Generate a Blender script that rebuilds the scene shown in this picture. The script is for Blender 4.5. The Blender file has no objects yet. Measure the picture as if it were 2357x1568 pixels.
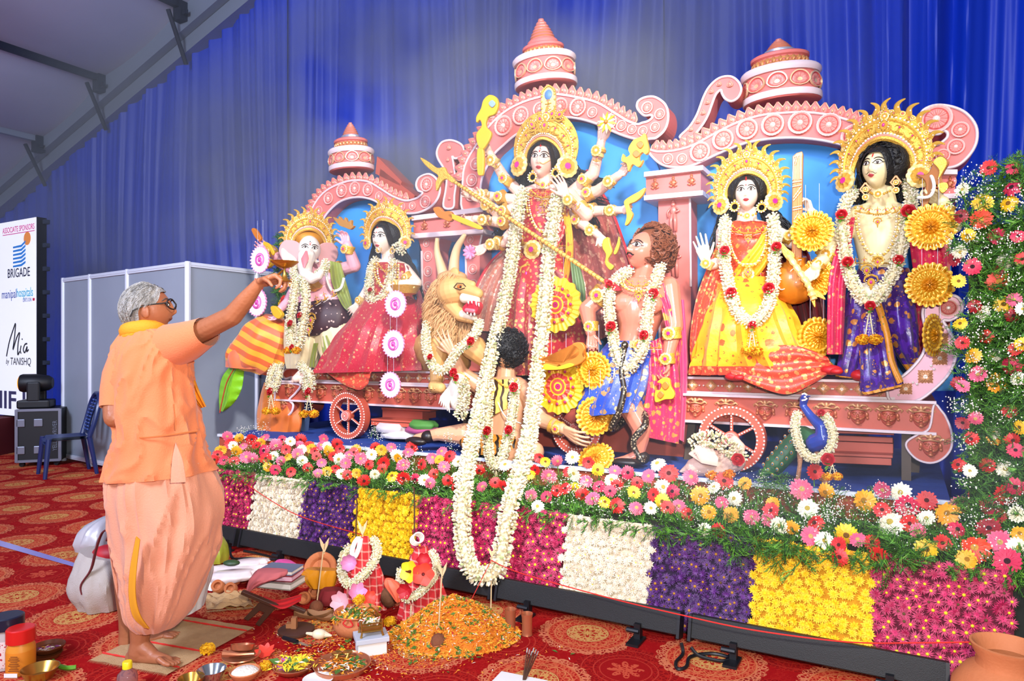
import bpy,math,random
from mathutils import Vector as V3,Matrix as MX,noise as NZ
SC=bpy.context.scene
COL=SC.collection
R=math.radians
pi=math.pi
# camera
FPX,W0,H0,HOR,EYE=1600.0,2357.0,1568.0,802.0,1.40
cam_d=bpy.data.cameras.new('camera'); cam=bpy.data.objects.new('camera',cam_d); COL.objects.link(cam)
cam.location=(0,0,EYE); cam.rotation_euler=(R(90),0,0)
cam_d.sensor_width=36; cam_d.lens=36*FPX/W0; cam_d.shift_y=(HOR-H0/2)/W0
cam_d.clip_start=.05; cam_d.clip_end=200
SC.camera=cam
# light
SC.view_settings.view_transform='Standard'; SC.view_settings.look='None'
SC.view_settings.exposure=0.0; SC.view_settings.gamma=1.0; SC.view_settings.use_curve_mapping=False
SC.cycles.volume_step_rate=8.0; SC.cycles.volume_max_steps=20; SC.cycles.use_adaptive_sampling=True; SC.cycles.adaptive_threshold=.05
SC.cycles.max_bounces=6; SC.cycles.diffuse_bounces=2; SC.cycles.glossy_bounces=2
SC.cycles.transmission_bounces=4; SC.cycles.volume_bounces=0; SC.cycles.transparent_max_bounces=8
SC.cycles.caustics_reflective=False; SC.cycles.caustics_refractive=False
wd=bpy.data.worlds.new('hall_ambient'); SC.world=wd; wd.use_nodes=True
wd.node_tree.nodes['Background'].inputs[0].default_value=(.55,.6,.8,1)
wd.node_tree.nodes['Background'].inputs[1].default_value=.34
def lamp(name,kind,loc,target,power,color=(1,1,1),size=.3,spot=None,blend=.5):
 l=bpy.data.lights.new(name,kind); o=bpy.data.objects.new(name,l); COL.objects.link(o)
 o.location=loc; d=V3(target)-V3(loc); o.rotation_euler=d.to_track_quat('-Z','Y').to_euler()
 l.energy=power; l.color=color
 if kind=='AREA':l.size=size
 else:l.shadow_soft_size=size
 if spot:l.spot_size=R(spot); l.spot_blend=blend
 return o
lamp('camera_flash','SPOT',(.16,-.05,EYE+.22),(.1,5,1.55),450,(1,.97,.93),.05,110,.6)
lamp('stage_wash','SPOT',(.8,-.3,4.6),(-.3,5.2,2.1),2250,(1,.95,.91),.25,54,.6)
lamp('stage_wash_side','SPOT',(2.6,-.4,4.4),(2.0,4.0,1.6),800,(1,.93,.86),.25,50,.8)
lamp('hall_fill','AREA',(-5,-3,6),(-5,8,5),1250,(.7,.78,1),3)
# frames
ANG=math.atan2(-.4923,.8704)
UX=V3((.8704,-.4923,0)); NX=V3((.4923,.8704,0)); ZX=V3((0,0,1))
SROT=MX.Rotation(ANG,4,'Z')
def ray(px,py):return V3(((px-W0/2)/FPX,1.0,(HOR-py)/FPX))
def S(px,py,d):
 if d>50:return YP(px,py,d-100)
 r=ray(px,py); r=r*(d/r.dot(NX)); r.z+=EYE; return r
def DN(d):return V3((0,1,0))if d>50 else NX
def G(px,py,z=0.0):
 r=ray(px,py); r=r*((z-EYE)/r.z); r.z+=EYE; return r
def YP(px,py,y):
 r=ray(px,py)*y; r.z+=EYE; return r
def mpp(px,d):
 if d>50:return(d-100)/FPX
 return(d/ray(px,HOR).dot(NX))/FPX
def SL(u,d,z):return UX*u+NX*d+ZX*z
def lin(c):
 if isinstance(c,str):c=tuple(int(c[i:i+2],16)/255 for i in(0,2,4))
 return tuple(x/12.92 if x<=.04045 else((x+.055)/1.055)**2.4 for x in c[:3])+(1,)
def lerp(a,b,t):return a+(b-a)*t
def cr(pts,n=6,closed=False):
 P=[tuple(p)for p in pts]; k=len(P); out=[]
 for i in range(k if closed else k-1):
  a,b,c,d=(P[(i+j)%k]if closed else P[min(max(i+j,0),k-1)]for j in(-1,0,1,2))
  for s in range(n):
   t=s/n
   out.append(tuple(.5*(2*q+(r-p)*t+(2*p-5*q+4*r-w)*t*t+(3*q-p-3*r+w)*t**3)for p,q,r,w in zip(a,b,c,d)))
 if not closed:out.append(P[-1])
 return out
 # mesh builder
class MB:
 def __init__(s):s.v=[]; s.f=[]; s.m=[]; s.cur=0
 def use(s,i):s.cur=i; return s
 def add(s,vs,fs):
  b=len(s.v); s.v.extend([tuple(p)for p in vs]); s.f.extend([tuple(i+b for i in f)for f in fs]); s.m.extend([s.cur]*len(fs)); return s
 def grid(s,P,cu=False,cv=False):
  n,m=len(P),len(P[0]); vs=[p for r in P for p in r]; fs=[]
  for i in range(n if cu else n-1):
   for j in range(m if cv else m-1):
    a,b=i,(i+1)%n; c,d=j,(j+1)%m
    fs.append((a*m+c,a*m+d,b*m+d,b*m+c))
  return s.add(vs,fs)
 def loft(s,rings,cap=True):
  n,m=len(rings),len(rings[0]); vs=[p for r in rings for p in r]; fs=[]
  for i in range(n-1):
   for j in range(m):
    k=(j+1)%m; fs.append((i*m+j,i*m+k,(i+1)*m+k,(i+1)*m+j))
  if cap:fs.append(tuple(range(m-1,-1,-1))); fs.append(tuple((n-1)*m+j for j in range(m)))
  return s.add(vs,fs)
 def tube(s,pts,rad,n=8,cap=True,flat=1.0,up=None):
  P=[V3(p)for p in pts]; k=len(P)
  if not hasattr(rad,'__len__'):rad=[rad]*k
  rings=[]; ref=V3(up)if up else None
  for i in range(k):
   t=(P[min(i+1,k-1)]-P[max(i-1,0)])
   if t.length<1e-9:t=V3((0,0,1))
   t.normalize()
   if ref is None:ref=V3((0,0,1))if abs(t.z)<.9 else V3((1,0,0))
   b=t.cross(ref)
   if b.length<1e-6:b=t.cross(V3((.3,.7,.2)))
   b.normalize(); a=b.cross(t); a.normalize()
   if not up:ref=a
   rings.append([P[i]+(a*math.cos(2*pi*j/n)*flat+b*math.sin(2*pi*j/n))*rad[i]for j in range(n)])
  return s.loft(rings,cap)
 def caps(s,a,b,ra,rb,n=10,flat=1.0,up=None):
  a,b=V3(a),V3(b); t=(b-a); L=t.length or 1e-6; t=t/L
  pts,rr=[],[]
  for q in(-90,-60,-30):pts.append(a+t*ra*math.sin(R(q))); rr.append(max(ra*math.cos(R(q)),ra*.04))
  pts.append(a); rr.append(ra); pts.append(b); rr.append(rb)
  for q in(30,60,90):pts.append(b+t*rb*math.sin(R(q))); rr.append(max(rb*math.cos(R(q)),rb*.04))
  return s.tube(pts,rr,n,True,flat,up)
 def chain(s,pts,rad,n=10):
  for i in range(len(pts)-1):s.caps(pts[i],pts[i+1],rad[i],rad[i+1],n)
  return s
 def ell(s,c,r,rot=None,n=14,m=9):
  c=V3(c); r=r if hasattr(r,'__len__')else(r,r,r); rings=[]
  for i in range(m+1):
   a=-pi/2+pi*i/m; cz=math.sin(a); cr_=max(math.cos(a),.02); ring=[]
   for j in range(n):
    b=2*pi*j/n; p=V3((r[0]*cr_*math.cos(b),r[1]*cr_*math.sin(b),r[2]*cz))
    ring.append(c+(rot@p if rot else p))
   rings.append(ring)
  return s.loft(rings)
 def box(s,c,size,rot=None):
  c=V3(c); vs=[]
  for x in(-.5,.5):
   for y in(-.5,.5):
    for z in(-.5,.5):
     p=V3((x*size[0],y*size[1],z*size[2])); vs.append(c+(rot@p if rot else p))
  return s.add(vs,[(0,1,3,2),(4,6,7,5),(0,4,5,1),(2,3,7,6),(0,2,6,4),(1,5,7,3)])
 def lathe(s,prof,n=20,mat=None,cap=True,wob=None):
  rings=[]
  for i,(r,z)in enumerate(prof):
   ring=[]
   for j in range(n):
    a=2*pi*j/n; q=r*(wob(a,z)if wob else 1); p=V3((q*math.cos(a),q*math.sin(a),z))
    ring.append(mat@p if mat else p)
   rings.append(ring)
  return s.loft(rings,cap)
 def prism(s,outline,ext):
  P=[V3(p)for p in outline]; n=len(P); e=V3(ext); vs=P+[p+e for p in P]
  fs=[tuple(range(n)),tuple(range(2*n-1,n-1,-1))]
  fs+=[(i,i+n,(i+1)%n+n,(i+1)%n)for i in range(n)]
  return s.add(vs,fs)
 def plate(s,out_px,d,t):return s.prism([S(x,y,d)for x,y in out_px],NX*t)
 def band(s,A,B,d,t,bulge=0.0,k=4):
  n=min(len(A),len(B)); P=[]
  for i in range(n):
   row=[]
   for j in range(k+1):
    q=j/k; row.append(S(lerp(A[i][0],B[i][0],q),lerp(A[i][1],B[i][1],q),d-bulge*math.sin(pi*q)))
   row.append(row[-1]+NX*t); row.append(row[0]+NX*t); P.append(row)
  m=k+3; fs=[]; vs=[p for r in P for p in r]
  for i in range(n-1):
   for j in range(m):
    c=(j+1)%m; fs.append((i*m+j,i*m+c,(i+1)*m+c,(i+1)*m+j))
  fs.append(tuple(range(m))); fs.append(tuple((n-1)*m+j for j in range(m-1,-1,-1)))
  return s.add(vs,fs)
 def polar(s,mat,rad,hfun,nr=8,na=36,rfun=None,zones=None,base=.0):
  P=[]
  for i in range(nr+1):
   q=i/nr; row=[]
   for j in range(na):
    a=2*pi*j/na; r=rad*max(q,.02)*(rfun(a,q)if rfun else 1)
    row.append(mat@V3((r*math.cos(a),r*math.sin(a),hfun(q,a))))
   P.append(row)
  P.append([mat@V3((rad*(rfun(2*pi*j/na,1)if rfun else 1)*math.cos(2*pi*j/na),rad*(rfun(2*pi*j/na,1)if rfun else 1)*math.sin(2*pi*j/na),-base))for j in range(na)])
  c0=s.cur
  for i in range(nr+1):
   if zones:
    q=(i+.5)/nr; s.cur=[zi for lim,zi in zones if q<=lim or lim==zones[-1][0]][0]
   s.loft([P[i],P[i+1]],False)
  s.add([P[-1][j]for j in range(na)],[tuple(range(na-1,-1,-1))])
  s.cur=c0
  return s
def smoothstep(a,b,x):
 t=min(max((x-a)/(b-a),0),1); return t*t*(3-2*t)
 # materials
class EX:
 nt=None
 def __init__(s,k):s.k=k
 def op(o,*a):
  n=EX.nt.nodes.new('ShaderNodeMath'); n.operation=o
  for i,x in enumerate(a):
   x=x.k if isinstance(x,EX)else x
   if isinstance(x,(int,float)):n.inputs[i].default_value=x
   else:EX.nt.links.new(x,n.inputs[i])
  return EX(n.outputs[0])
 def __add__(s,o):return EX.op('ADD',s,o)
 __radd__=__add__
 def __sub__(s,o):return EX.op('SUBTRACT',s,o)
 def __rsub__(s,o):return EX.op('SUBTRACT',o,s)
 def __mul__(s,o):return EX.op('MULTIPLY',s,o)
 __rmul__=__mul__
 def __truediv__(s,o):return EX.op('DIVIDE',s,o)
 def __lt__(s,o):return EX.op('LESS_THAN',s,o)
 def __gt__(s,o):return EX.op('GREATER_THAN',s,o)
def xf(name,*a):return EX.op(name,*a)
def near(x,c,w):return EX.op('LESS_THAN',EX.op('ABSOLUTE',x-c),w)
def mixc(f,a,b):
 n=EX.nt.nodes.new('ShaderNodeMix'); n.data_type='RGBA'
 for k,x in((0,f),(6,a),(7,b)):
  x=x.k if isinstance(x,EX)else x
  if isinstance(x,str):x=lin(x)
  if isinstance(x,(int,float,tuple)):n.inputs[k].default_value=x
  else:EX.nt.links.new(x,n.inputs[k])
 return EX(n.outputs[2])
def coords(kind='Object',scale=1.0):
 t=EX.nt.nodes.new('ShaderNodeTexCoord'); s=EX.nt.nodes.new('ShaderNodeSeparateXYZ')
 EX.nt.links.new(t.outputs[kind],s.inputs[0]); return EX(s.outputs[0]),EX(s.outputs[1]),EX(s.outputs[2]),t.outputs[kind]
def tex(kind,vec,scale=5,out=0,**kw):
 n=EX.nt.nodes.new('ShaderNodeTex'+kind); EX.nt.links.new(vec.k if isinstance(vec,EX)else vec,n.inputs['Vector'])
 if 'Scale' in n.inputs:n.inputs['Scale'].default_value=scale
 for k,x in kw.items():
  if k in n.inputs:n.inputs[k].default_value=x
  else:setattr(n,k,x)
 return EX(n.outputs[out])
def vec(x,y,z):
 n=EX.nt.nodes.new('ShaderNodeCombineXYZ')
 for i,a in enumerate((x,y,z)):
  a=a.k if isinstance(a,EX)else a
  if isinstance(a,(int,float)):n.inputs[i].default_value=a
  else:EX.nt.links.new(a,n.inputs[i])
 return EX(n.outputs[0])
MATS={}
def mat(name,color,rough=.6,metal=0.0,fn=None,bump=None,emit=None,alpha=None,trans=None,spec=None,sheen=0,coat=0,vary=None):
 if name in MATS:return MATS[name]
 m=bpy.data.materials.new(name); m.use_nodes=True; MATS[name]=m; EX.nt=m.node_tree
 b=m.node_tree.nodes['Principled BSDF']; I=b.inputs
 I['Base Color'].default_value=lin(color); I['Roughness'].default_value=rough; I['Metallic'].default_value=metal
 m.diffuse_color=lin(color)
 if spec is not None:I['Specular IOR Level'].default_value=spec
 if sheen:I['Sheen Weight'].default_value=sheen
 if coat:I['Coat Weight'].default_value=coat; I['Coat Roughness'].default_value=.08
 if emit:I['Emission Color'].default_value=lin(color if emit[0]is None else emit[0]); I['Emission Strength'].default_value=emit[1]
 if alpha is not None:I['Alpha'].default_value=alpha
 if trans is not None:I['Transmission Weight'].default_value=trans; I['IOR'].default_value=1.2
 if vary:
  _,_,_,v=coords(); n=tex('Noise',v,vary[1],0,Detail=3)
  EX.nt.links.new(mixc(n,color,vary[0]).k,I['Base Color'])
 if fn:
  r=fn()
  if isinstance(r,EX):r={'Base Color':r}
  for k,x in r.items():EX.nt.links.new(x.k,I[k])
 if bump:
  _,_,_,v=coords(); h=tex(bump[2]if len(bump)>2 else 'Noise',v,bump[0])
  n=EX.nt.nodes.new('ShaderNodeBump'); n.inputs['Strength'].default_value=bump[1]; n.inputs['Distance'].default_value=bump[3]if len(bump)>3 else .01
  EX.nt.links.new(h.k,n.inputs['Height']); EX.nt.links.new(n.outputs[0],I['Normal'])
 return m
 # objects
def tag(o,label=None,cat=None,group=None,kind=None):
 if label:o['label']=label
 if cat:o['category']=cat
 if group:o['group']=group
 if kind:o['kind']=kind
 return o
def thing(name,label,cat,loc=(0,0,0),group=None,rot=0.0):
 o=bpy.data.objects.new(name,None); COL.objects.link(o); o.location=loc; o.empty_display_size=.05; o.rotation_euler[2]=rot
 return tag(o,label,cat,group)
def mesh_of(name,mb,mats,off=None,smooth=True):
 me=bpy.data.meshes.new(name)
 vs=mb.v if off is None else[(p[0]-off[0],p[1]-off[1],p[2]-off[2])for p in mb.v]
 me.from_pydata(vs,[],mb.f)
 for m in(mats if isinstance(mats,(list,tuple))else[mats]):me.materials.append(m)
 me.polygons.foreach_set('material_index',mb.m)
 me.polygons.foreach_set('use_smooth',[bool(smooth)]*len(mb.f))
 me.update()
 return me
def sharp(o,ang=40):
 me=o.data
 try:me.set_sharp_from_angle(angle=R(ang))
 except Exception:pass
def wpos(o):
 p=V3((0,0,0))
 while o is not None:p=p+V3(o.location); o=o.parent
 return p
def part(name,mb,mats,parent=None,label=None,kind=None,smooth=True,local=False,bevel=0,loc=None,remesh=0,sm=4,ang=40,subd=0):
 if loc is None:loc=wpos(parent)if parent is not None else V3((0,0,0))
 off=None if local else loc
 me=mesh_of(name,mb,mats,off,smooth)
 o=bpy.data.objects.new(name,me); COL.objects.link(o)
 if parent is not None:o.parent=parent
 elif not local:o.location=loc
 if smooth and not remesh:sharp(o,ang)
 if remesh:
  r=o.modifiers.new('fuse','REMESH'); r.mode='VOXEL'; r.voxel_size=remesh; r.use_smooth_shade=True
  if sm:q=o.modifiers.new('soften','SMOOTH'); q.factor=.5; q.iterations=sm
 if bevel:
  q=o.modifiers.new('bevel','BEVEL'); q.width=bevel; q.segments=2; q.limit_method='ANGLE'; q.angle_limit=R(40)
 if subd:
  q=o.modifiers.new('subd','SUBSURF'); q.levels=subd; q.render_levels=subd
 if label:o['label']=label
 if kind:o['kind']=kind
 return o
def single(name,label,cat,mb,mats,loc,group=None,**kw):
 o=part(name,mb,mats,None,loc=V3(loc),**kw); return tag(o,label,cat,group)
def copy_of(src,parent=None,mtx=None):
 c=src.copy(); COL.objects.link(c); c.parent=parent
 if mtx is not None:c.matrix_local=mtx
 return c
def cent(mb):
 n=len(mb.v); return V3((sum(p[0]for p in mb.v)/n,sum(p[1]for p in mb.v)/n,min(p[2]for p in mb.v)))
def stage_face(p,roll=0.0,pitch=0.0,yaw=0.0):
 m=MX((UX,ZX,-NX)).transposed().to_4x4(); m.translation=V3(p)
 return m@MX.Rotation(yaw,4,'Y')@MX.Rotation(pitch,4,'X')@MX.Rotation(roll,4,'Z')
 # floor carpet
def carpet():
 x,y,z,v=coords()
 def medal(ox,oy,rad):
  a=xf('FRACT',x/.6+ox)-.5; b=xf('FRACT',y/.56+oy)-.5
  a=a*.6; b=b*.56
  r=xf('SQRT',a*a+b*b)/rad; t=xf('ARCTAN2',b,a)
  return r,t
 nz=tex('Noise',v,14,0,Detail=3); fz=tex('Noise',v,160,0,Detail=2)
 fil=tex('Voronoi',v,55,0,feature='DISTANCE_TO_EDGE')
 lace=(fil<.1)
 base=mixc(lace*.35*(nz>.5),'a50c10','c42a20')
 r,t=medal(.5,.5,.225)
 p=xf('SINE',t*16)
 dark=mixc(r<1.0,base,mixc(fil<.11,'8c0a0e','b32018'))
 dark=mixc((r<(p*.05+.55)),dark,'a01012')
 ring=near(r,.62,.012)+near(r,.86,.012)+near(r,.5,.012)
 dark=mixc(xf('MINIMUM',ring,1),dark,'c0392a')
 fl=(r<(xf('ABSOLUTE',xf('SINE',t*4))*.22+.14))*(fil<.2)
 dark=mixc(fl,dark,'d2553a')
 r,t=medal(0,0,.25)
 pt=xf('ABSOLUTE',xf('SINE',t*12))
 edge=pt*.05+.93
 c=mixc((r<edge)*(r>.76)*(fil<.14),dark,'dd7d55')
 c=mixc((r<.78)*(r>.42),c,mixc((fil<.13),'b52018','d8623f'))
 c=mixc(near(r,.78,.014)+near(r,.64,.012),c,'d97a4c')
 sc=near(r,xf('ABSOLUTE',xf('SINE',t*8))*.1+.5,.012)
 c=mixc(sc,c,'d98a50')
 c=mixc(r<.41,c,mixc(fil<.15,'c03822','dba05c'))
 c=mixc(near(r,.4,.012)+near(r,.36,.006),c,'d3a25c')
 f8=xf('ABSOLUTE',xf('SINE',t*4))
 c=mixc(r<f8*.2+.1,c,'d8a258'); c=mixc(r<f8*.15+.06,c,'b52a1c'); c=mixc(r<f8*.09+.03,c,'d9a65a')
 c=mixc(fz*.35,c,'7d0a0c')
 return{'Base Color':c}
mb=MB(); n=30
mb.grid([[V3((-14+22*i/n,-3+18*j/n,0))for i in range(n+1)]for j in range(n+1)])
vs=[SROT@V3(p)for p in mb.v]
ox=G(1440,1542)
inv=SROT.inverted()
mb.v=[tuple(inv@(V3(p)-ox))for p in vs]
fl=part('floor',mb,mat('carpet','a50c10',.95,fn=carpet,bump=(420,.25),spec=.1),None,local=True,smooth=False)
fl.location=ox; fl.rotation_euler[2]=ANG; tag(fl,'red carpet woven with rows of round medallions',kind='structure')
# draped wall
CD=6.45
def rafter_z(u):
 a,b=S(502,0,CD),S(15,416,CD); ua,ub=a.dot(UX),b.dot(UX)
 return lerp(b.z,a.z,(u-ub)/(ua-ub))
def drape_off(u,z):
 t=u+.05*z*math.sin(u*.63)*.6
 k=max(0.0,(8.5-z)/8.5)
 sw=.5*k*k*math.sin(u*1.7)
 a=.06*math.sin((t+sw)*15+2.2*math.sin(t*2.3))+.034*math.sin((t+sw*.8)*31+1.7*math.sin(t*5))+.012*math.sin((t+sw*.7)*59+2*math.sin(t*7))
 w=.6+.5*NZ.noise(V3((u*.8,z*.12,3)))
 return a*w+.16*NZ.noise(V3((u*.45,z*.18,0)))
drape=thing('stage_curtain','tall deep blue pleated drape hanging behind the whole tableau','curtain',SL(-4,CD,0))
cuts=[-17,S(660,800,CD).dot(UX),S(1190,800,CD).dot(UX),S(1515,800,CD).dot(UX),2.6]
dm=mat('blue_satin','0632b4',.45,spec=.35)
for i in range(4):
 mb=MB(); u0,u1=cuts[i]-.04,cuts[i+1]+.04; n=int((u1-u0)/.016); rows=26; P=[]
 for a in range(n+1):
  u=lerp(u0,u1,a/n); zt=min(rafter_z(u)-.04,8.2); col=[]
  sag=.16*abs(math.sin(u*1.15))if zt<8 else 0
  for b in range(rows+1):
   z=lerp(.02,zt-sag,b/rows)
   col.append(SL(u,CD+drape_off(u,z)+(.03 if i%2 else 0),z))
  P.append(col)
 mb.grid(P); part('curtain_panel',mb,dm,drape)
 # tent roof over the left side
roof=thing('ceiling','grey fabric tent roof with purlins sloping down to the left',None,SL(-10,3,5)); tag(roof,kind='structure')
rm=mat('tent_fabric','c2c8de',.8,vary=('adb3cc',1.2)); am=mat('aluminium','8d96a6',.45,.4); dk=mat('dark_steel','23283a',.5,.5)
def rp(px,py):p=S(px,py,CD-.25); return p.dot(UX),p.z
rl=[rp(520,-70),rp(425,12),rp(238,178),rp(96,318),rp(-60,455)]
rl=[(rl[0][0]+6,rl[0][1]+1.85)]+rl[:0]+rl[1:]
for i in range(len(rl)-1):
 (ua,za),(ub,zb)=rl[i],rl[i+1]; mb=MB(); P=[]
 for a in range(9):
  row=[]; q=a/8
  for b in range(9):
   d=lerp(CD-.1,-6,b/8); row.append(SL(lerp(ua,ub,q),d,lerp(za,zb,q)-.10*math.sin(pi*q)))
  P.append(row)
 Q=[[p+V3((0,0,.04))for p in r]for r in P]
 mb.grid(P); mb.grid(Q); part('roof_panel',mb,rm,roof)
for i in(1,2,3):
 u,z=rl[i]; mb=MB(); mb.box(SL(u,0,z-.03),(.09,12.6,.1),SROT.to_3x3())
 part('purlin',mb,am if i==3 else dk,roof,smooth=False)
 mb=MB(); mb.box(SL(u,CD-.3,z-.12),(.16,.14,.26),SROT.to_3x3()); mb.box(SL(u+.12,CD-.33,z-.16),(.1,.03,.06),SROT.to_3x3())
 part('bracket',mb,dk,roof,smooth=False)
 mb=MB(); mb.tube([SL(u,CD-.5,z-.16),SL(u-.15,CD-.12,z-.75)],.03,6); part('brace',mb,dk,roof)
(ua,za),(ub,zb)=rl[0],rl[-1]
mb=MB()
for off,hh,dd in((-.02,.2,.0),(-.34,.1,.12)):
 A,B=SL(ua,CD-.16+dd,za+off),SL(ub,CD-.16+dd,zb+off); t=(B-A).normalized(); nn=NX; up=t.cross(nn)
 if up.z<0:up=-up
 mb.loft([[P+nn*x+up*y for x,y in((-.1,-hh),(.1,-hh),(.1,hh),(-.1,hh))]for P in(A,B)])
part('rafter',mb,am,roof,smooth=False)
A,B=S(386,92,CD-.05),S(560,-40,CD-.05); mb=MB()
mb.grid([[lerp(A,B,i/12)+V3((0,0,-.02-.42*math.sin(pi*i/12)*j/4))+NX*.03*math.sin(i*2.2)for j in range(5)]for i in range(13)])
part('lining_cloth',mb,mat('white_lining','c9d3ea',.8),roof)
# exhibition booth
bz=2.276
bl=YP(147,802,8.65); bc=YP(432,802,7.0); bl.z=bc.z=0; br=bc+NX*1.55
booth=thing('exhibition_booth','grey panelled exhibition booth with white aluminium posts left of the tableau','booth',bc)
pm=mat('booth_panel','9aa2b0',.38,vary=('8f97a6',3),spec=.6); wm=mat('white_aluminium','dfe3f0',.35,.15)
lf=[bl,lerp(bl,bc,.255),lerp(bl,bc,.57),bc]
rt=[bc,lerp(bc,br,.55),br]
for run in(lf,rt):
 for a,b in zip(run[:-1],run[1:]):
  t=(b-a).normalized(); nrm=V3((t.y,-t.x,0)); rot=MX((t,-nrm,ZX)).transposed()
  L=(b-a).length; mid=(a+b)/2
  mb=MB(); mb.box(mid+V3((0,0,bz/2)),(L-.04,.012,bz-.1),rot); part('wall_panel',mb,pm,booth,smooth=False)
  for z in(bz-.03,.07):
   mb=MB(); mb.box(mid+V3((0,0,z)),(L-.04,.04,.05),rot); mb.box(mid+V3((0,0,z))+nrm*.022,(L-.04,.004,.012),rot); part('rail',mb,wm,booth,smooth=False,bevel=.004)
for p in lf+rt[1:]:
 mb=MB(); mb.lathe([(.026,0),(.03,.01),(.03,bz-.01),(.026,bz)],8,MX.Translation(p)); part('post',mb,wm,booth,ang=20)
 # LED screen with sponsor lettering
A,B=YP(8,802,9.42),YP(84,802,9.0); ztop,zbot=1.4+302*9/1600,.5
A.z=B.z=0; A=A-(B-A)*.12
t=(B-A).normalized(); nrm=V3((t.y,-t.x,0)); rot=MX((t,-nrm,ZX)).transposed(); LW=(B-A).length; LH=ztop-zbot
scr=thing('led_screen','tall white video screen with sponsor lettering at the far left','screen',(A+B)/2+V3((0,0,zbot)))
mid=(A+B)/2+V3((0,0,(ztop+zbot)/2))
mb=MB(); mb.box(mid-nrm*.06,(LW+.01,.12,LH+.01),rot); part('cabinet',mb,mat('black_plastic','0d0f16',.5),scr,smooth=False)
mb=MB(); mb.box(mid+nrm*.004,(LW,.008,LH),rot); part('display',mb,mat('lit_white','eef0fa',.5,emit=('f1f2fc',.5)),scr,smooth=False)
def scr_pt(fx,fy,o=.012):return A+t*LW*fx+V3((0,0,ztop-LH*fy))+nrm*o
def ink(nm,c):return mat('ink_'+nm,c,.6,emit=(c,.12))
def letters(name,body,fx,fy,h,color,w=None,shear=0.0,parent=scr,rotm=None,pt=None,bold=0.0,align='CENTER',extrude=.001):
 cu=bpy.data.curves.new(name,'FONT'); cu.body=body; cu.size=1; cu.align_x=align; cu.align_y='CENTER'; cu.shear=shear; cu.extrude=extrude; cu.offset=bold; cu.resolution_u=3
 o=bpy.data.objects.new(name,cu); COL.objects.link(o); cu.materials.append(color)
 m=rotm if rotm else MX((t,ZX,nrm)).transposed().to_4x4()
 bpy.context.view_layer.update()
 wd_=max(o.dimensions[0],1e-3); sx=(w/wd_)if w else h
 me=bpy.data.meshes.new_from_object(o.evaluated_get(bpy.context.evaluated_depsgraph_get())); bpy.data.objects.remove(o); bpy.data.curves.remove(cu)
 me.name=name; o=bpy.data.objects.new(name,me); COL.objects.link(o)
 m=m.copy(); m.translation=(pt if pt is not None else scr_pt(fx,fy))-wpos(parent)
 o.parent=parent; o.matrix_local=m@MX.Diagonal((sx,h,h,1)); return o
pk,nv,sk,og=ink('pink','e5218c'),ink('navy','161b3c'),ink('sky','1b86e0'),ink('orange','ff9a3c')
letters('heading_lettering','ASSOCIATE SPONSORS',.54,.045,.105,pk,LW*.86,bold=.004)
mb=MB(); mb.box(scr_pt(.54,.066,.01),(LW*.86,.002,.009),rot); part('heading_rule',mb,pk,scr,smooth=False)
letters('logo_lettering','BRIGADE',.55,.27,.17,nv,LW*.6,bold=.006)
mb=MB(); mb.polar(MX((t,ZX,nrm)).transposed().to_4x4(),.001,lambda q,a:0)
mb=MB(); c=scr_pt(.78,.1,.011); mb.add([c+(t*math.cos(2*pi*k/24)+ZX*math.sin(2*pi*k/24))*.088 for k in range(24)],[tuple(range(24))]); part('logo_sun',mb,og,scr,smooth=False)
for k in range(6):
 mb=MB(); y0=.128+.0195*k
 mb.add([scr_pt(.4,y0+.004),scr_pt(.62,y0),scr_pt(.74,y0-.02+.004*k*.3),scr_pt(.735,y0-.008+.004*k*.3),scr_pt(.63,y0+.011),scr_pt(.4,y0+.013)],[(0,1,2,3,4,5)]); part('logo_bar',mb,sk,scr,smooth=False)
letters('logo_lettering','manipal',.29,.375,.17,ink('indigo','3b55a8'),LW*.4)
letters('logo_lettering','hospitals',.715,.372,.17,ink('cyan','1fb4dc'),LW*.43)
letters('logo_lettering',"LIFE'S ON",.78,.41,.07,ink('indigo','3b55a8'),LW*.22)
mb=MB(); mb.box(scr_pt(.95,.409,.011),(LW*.05,.002,.035),rot); part('logo_badge',mb,ink('red','d93050'),scr,smooth=False)
def brush(name,pts,w,col):
 mb=MB(); mb.tube([scr_pt(x,y,.012)for x,y in cr(pts,5)],w,5,flat=.3,up=nrm); part(name,mb,col,scr)
bk=ink('black','14141c')
brush('script_stroke',[(.22,.695),(.3,.62),(.42,.55),(.47,.53),(.44,.6),(.4,.66),(.5,.6),(.58,.575),(.54,.63),(.53,.685),(.58,.67)],.012,bk)
brush('script_stroke',[(.62,.64),(.6,.665),(.62,.68)],.011,bk); brush('script_stroke',[(.645,.61),(.65,.607),(.655,.605)],.011,bk)
brush('script_stroke',[(.78,.63),(.72,.635),(.68,.66),(.72,.675),(.78,.645),(.77,.67),(.82,.66)],.011,bk)
letters('logo_lettering','by',.24,.722,.1,bk,LW*.09,shear=.3)
letters('logo_lettering','TANISHQ',.6,.722,.14,bk,LW*.55,shear=.1)
letters('logo_lettering','IIF L',.44,.925,.33,ink('plum','3e3a63'),LW*.86,bold=.02)
for k in range(9):
 mb=MB(); p=B+V3((0,0,lerp(zbot+.1,ztop-.05,k/8)))-nrm*.1+t*.03; mb.box(p,(.07,.06,.055),rot); mb.box(p+t*.03,(.03,.04,.03),rot)
 part('latch',mb,mat('latch_grey','3a4256',.5,.3),scr,smooth=False)
mb=MB(); mb.box(YP(-20,802,9.2)+V3((-.4,0,-1.4+.24)),(1.2,.7,.48)); single('stage_riser','dark red carpeted riser under the video screen','riser',mb,mat('riser_red','5a0a14',.9),(-8,10,0),smooth=False)
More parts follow.
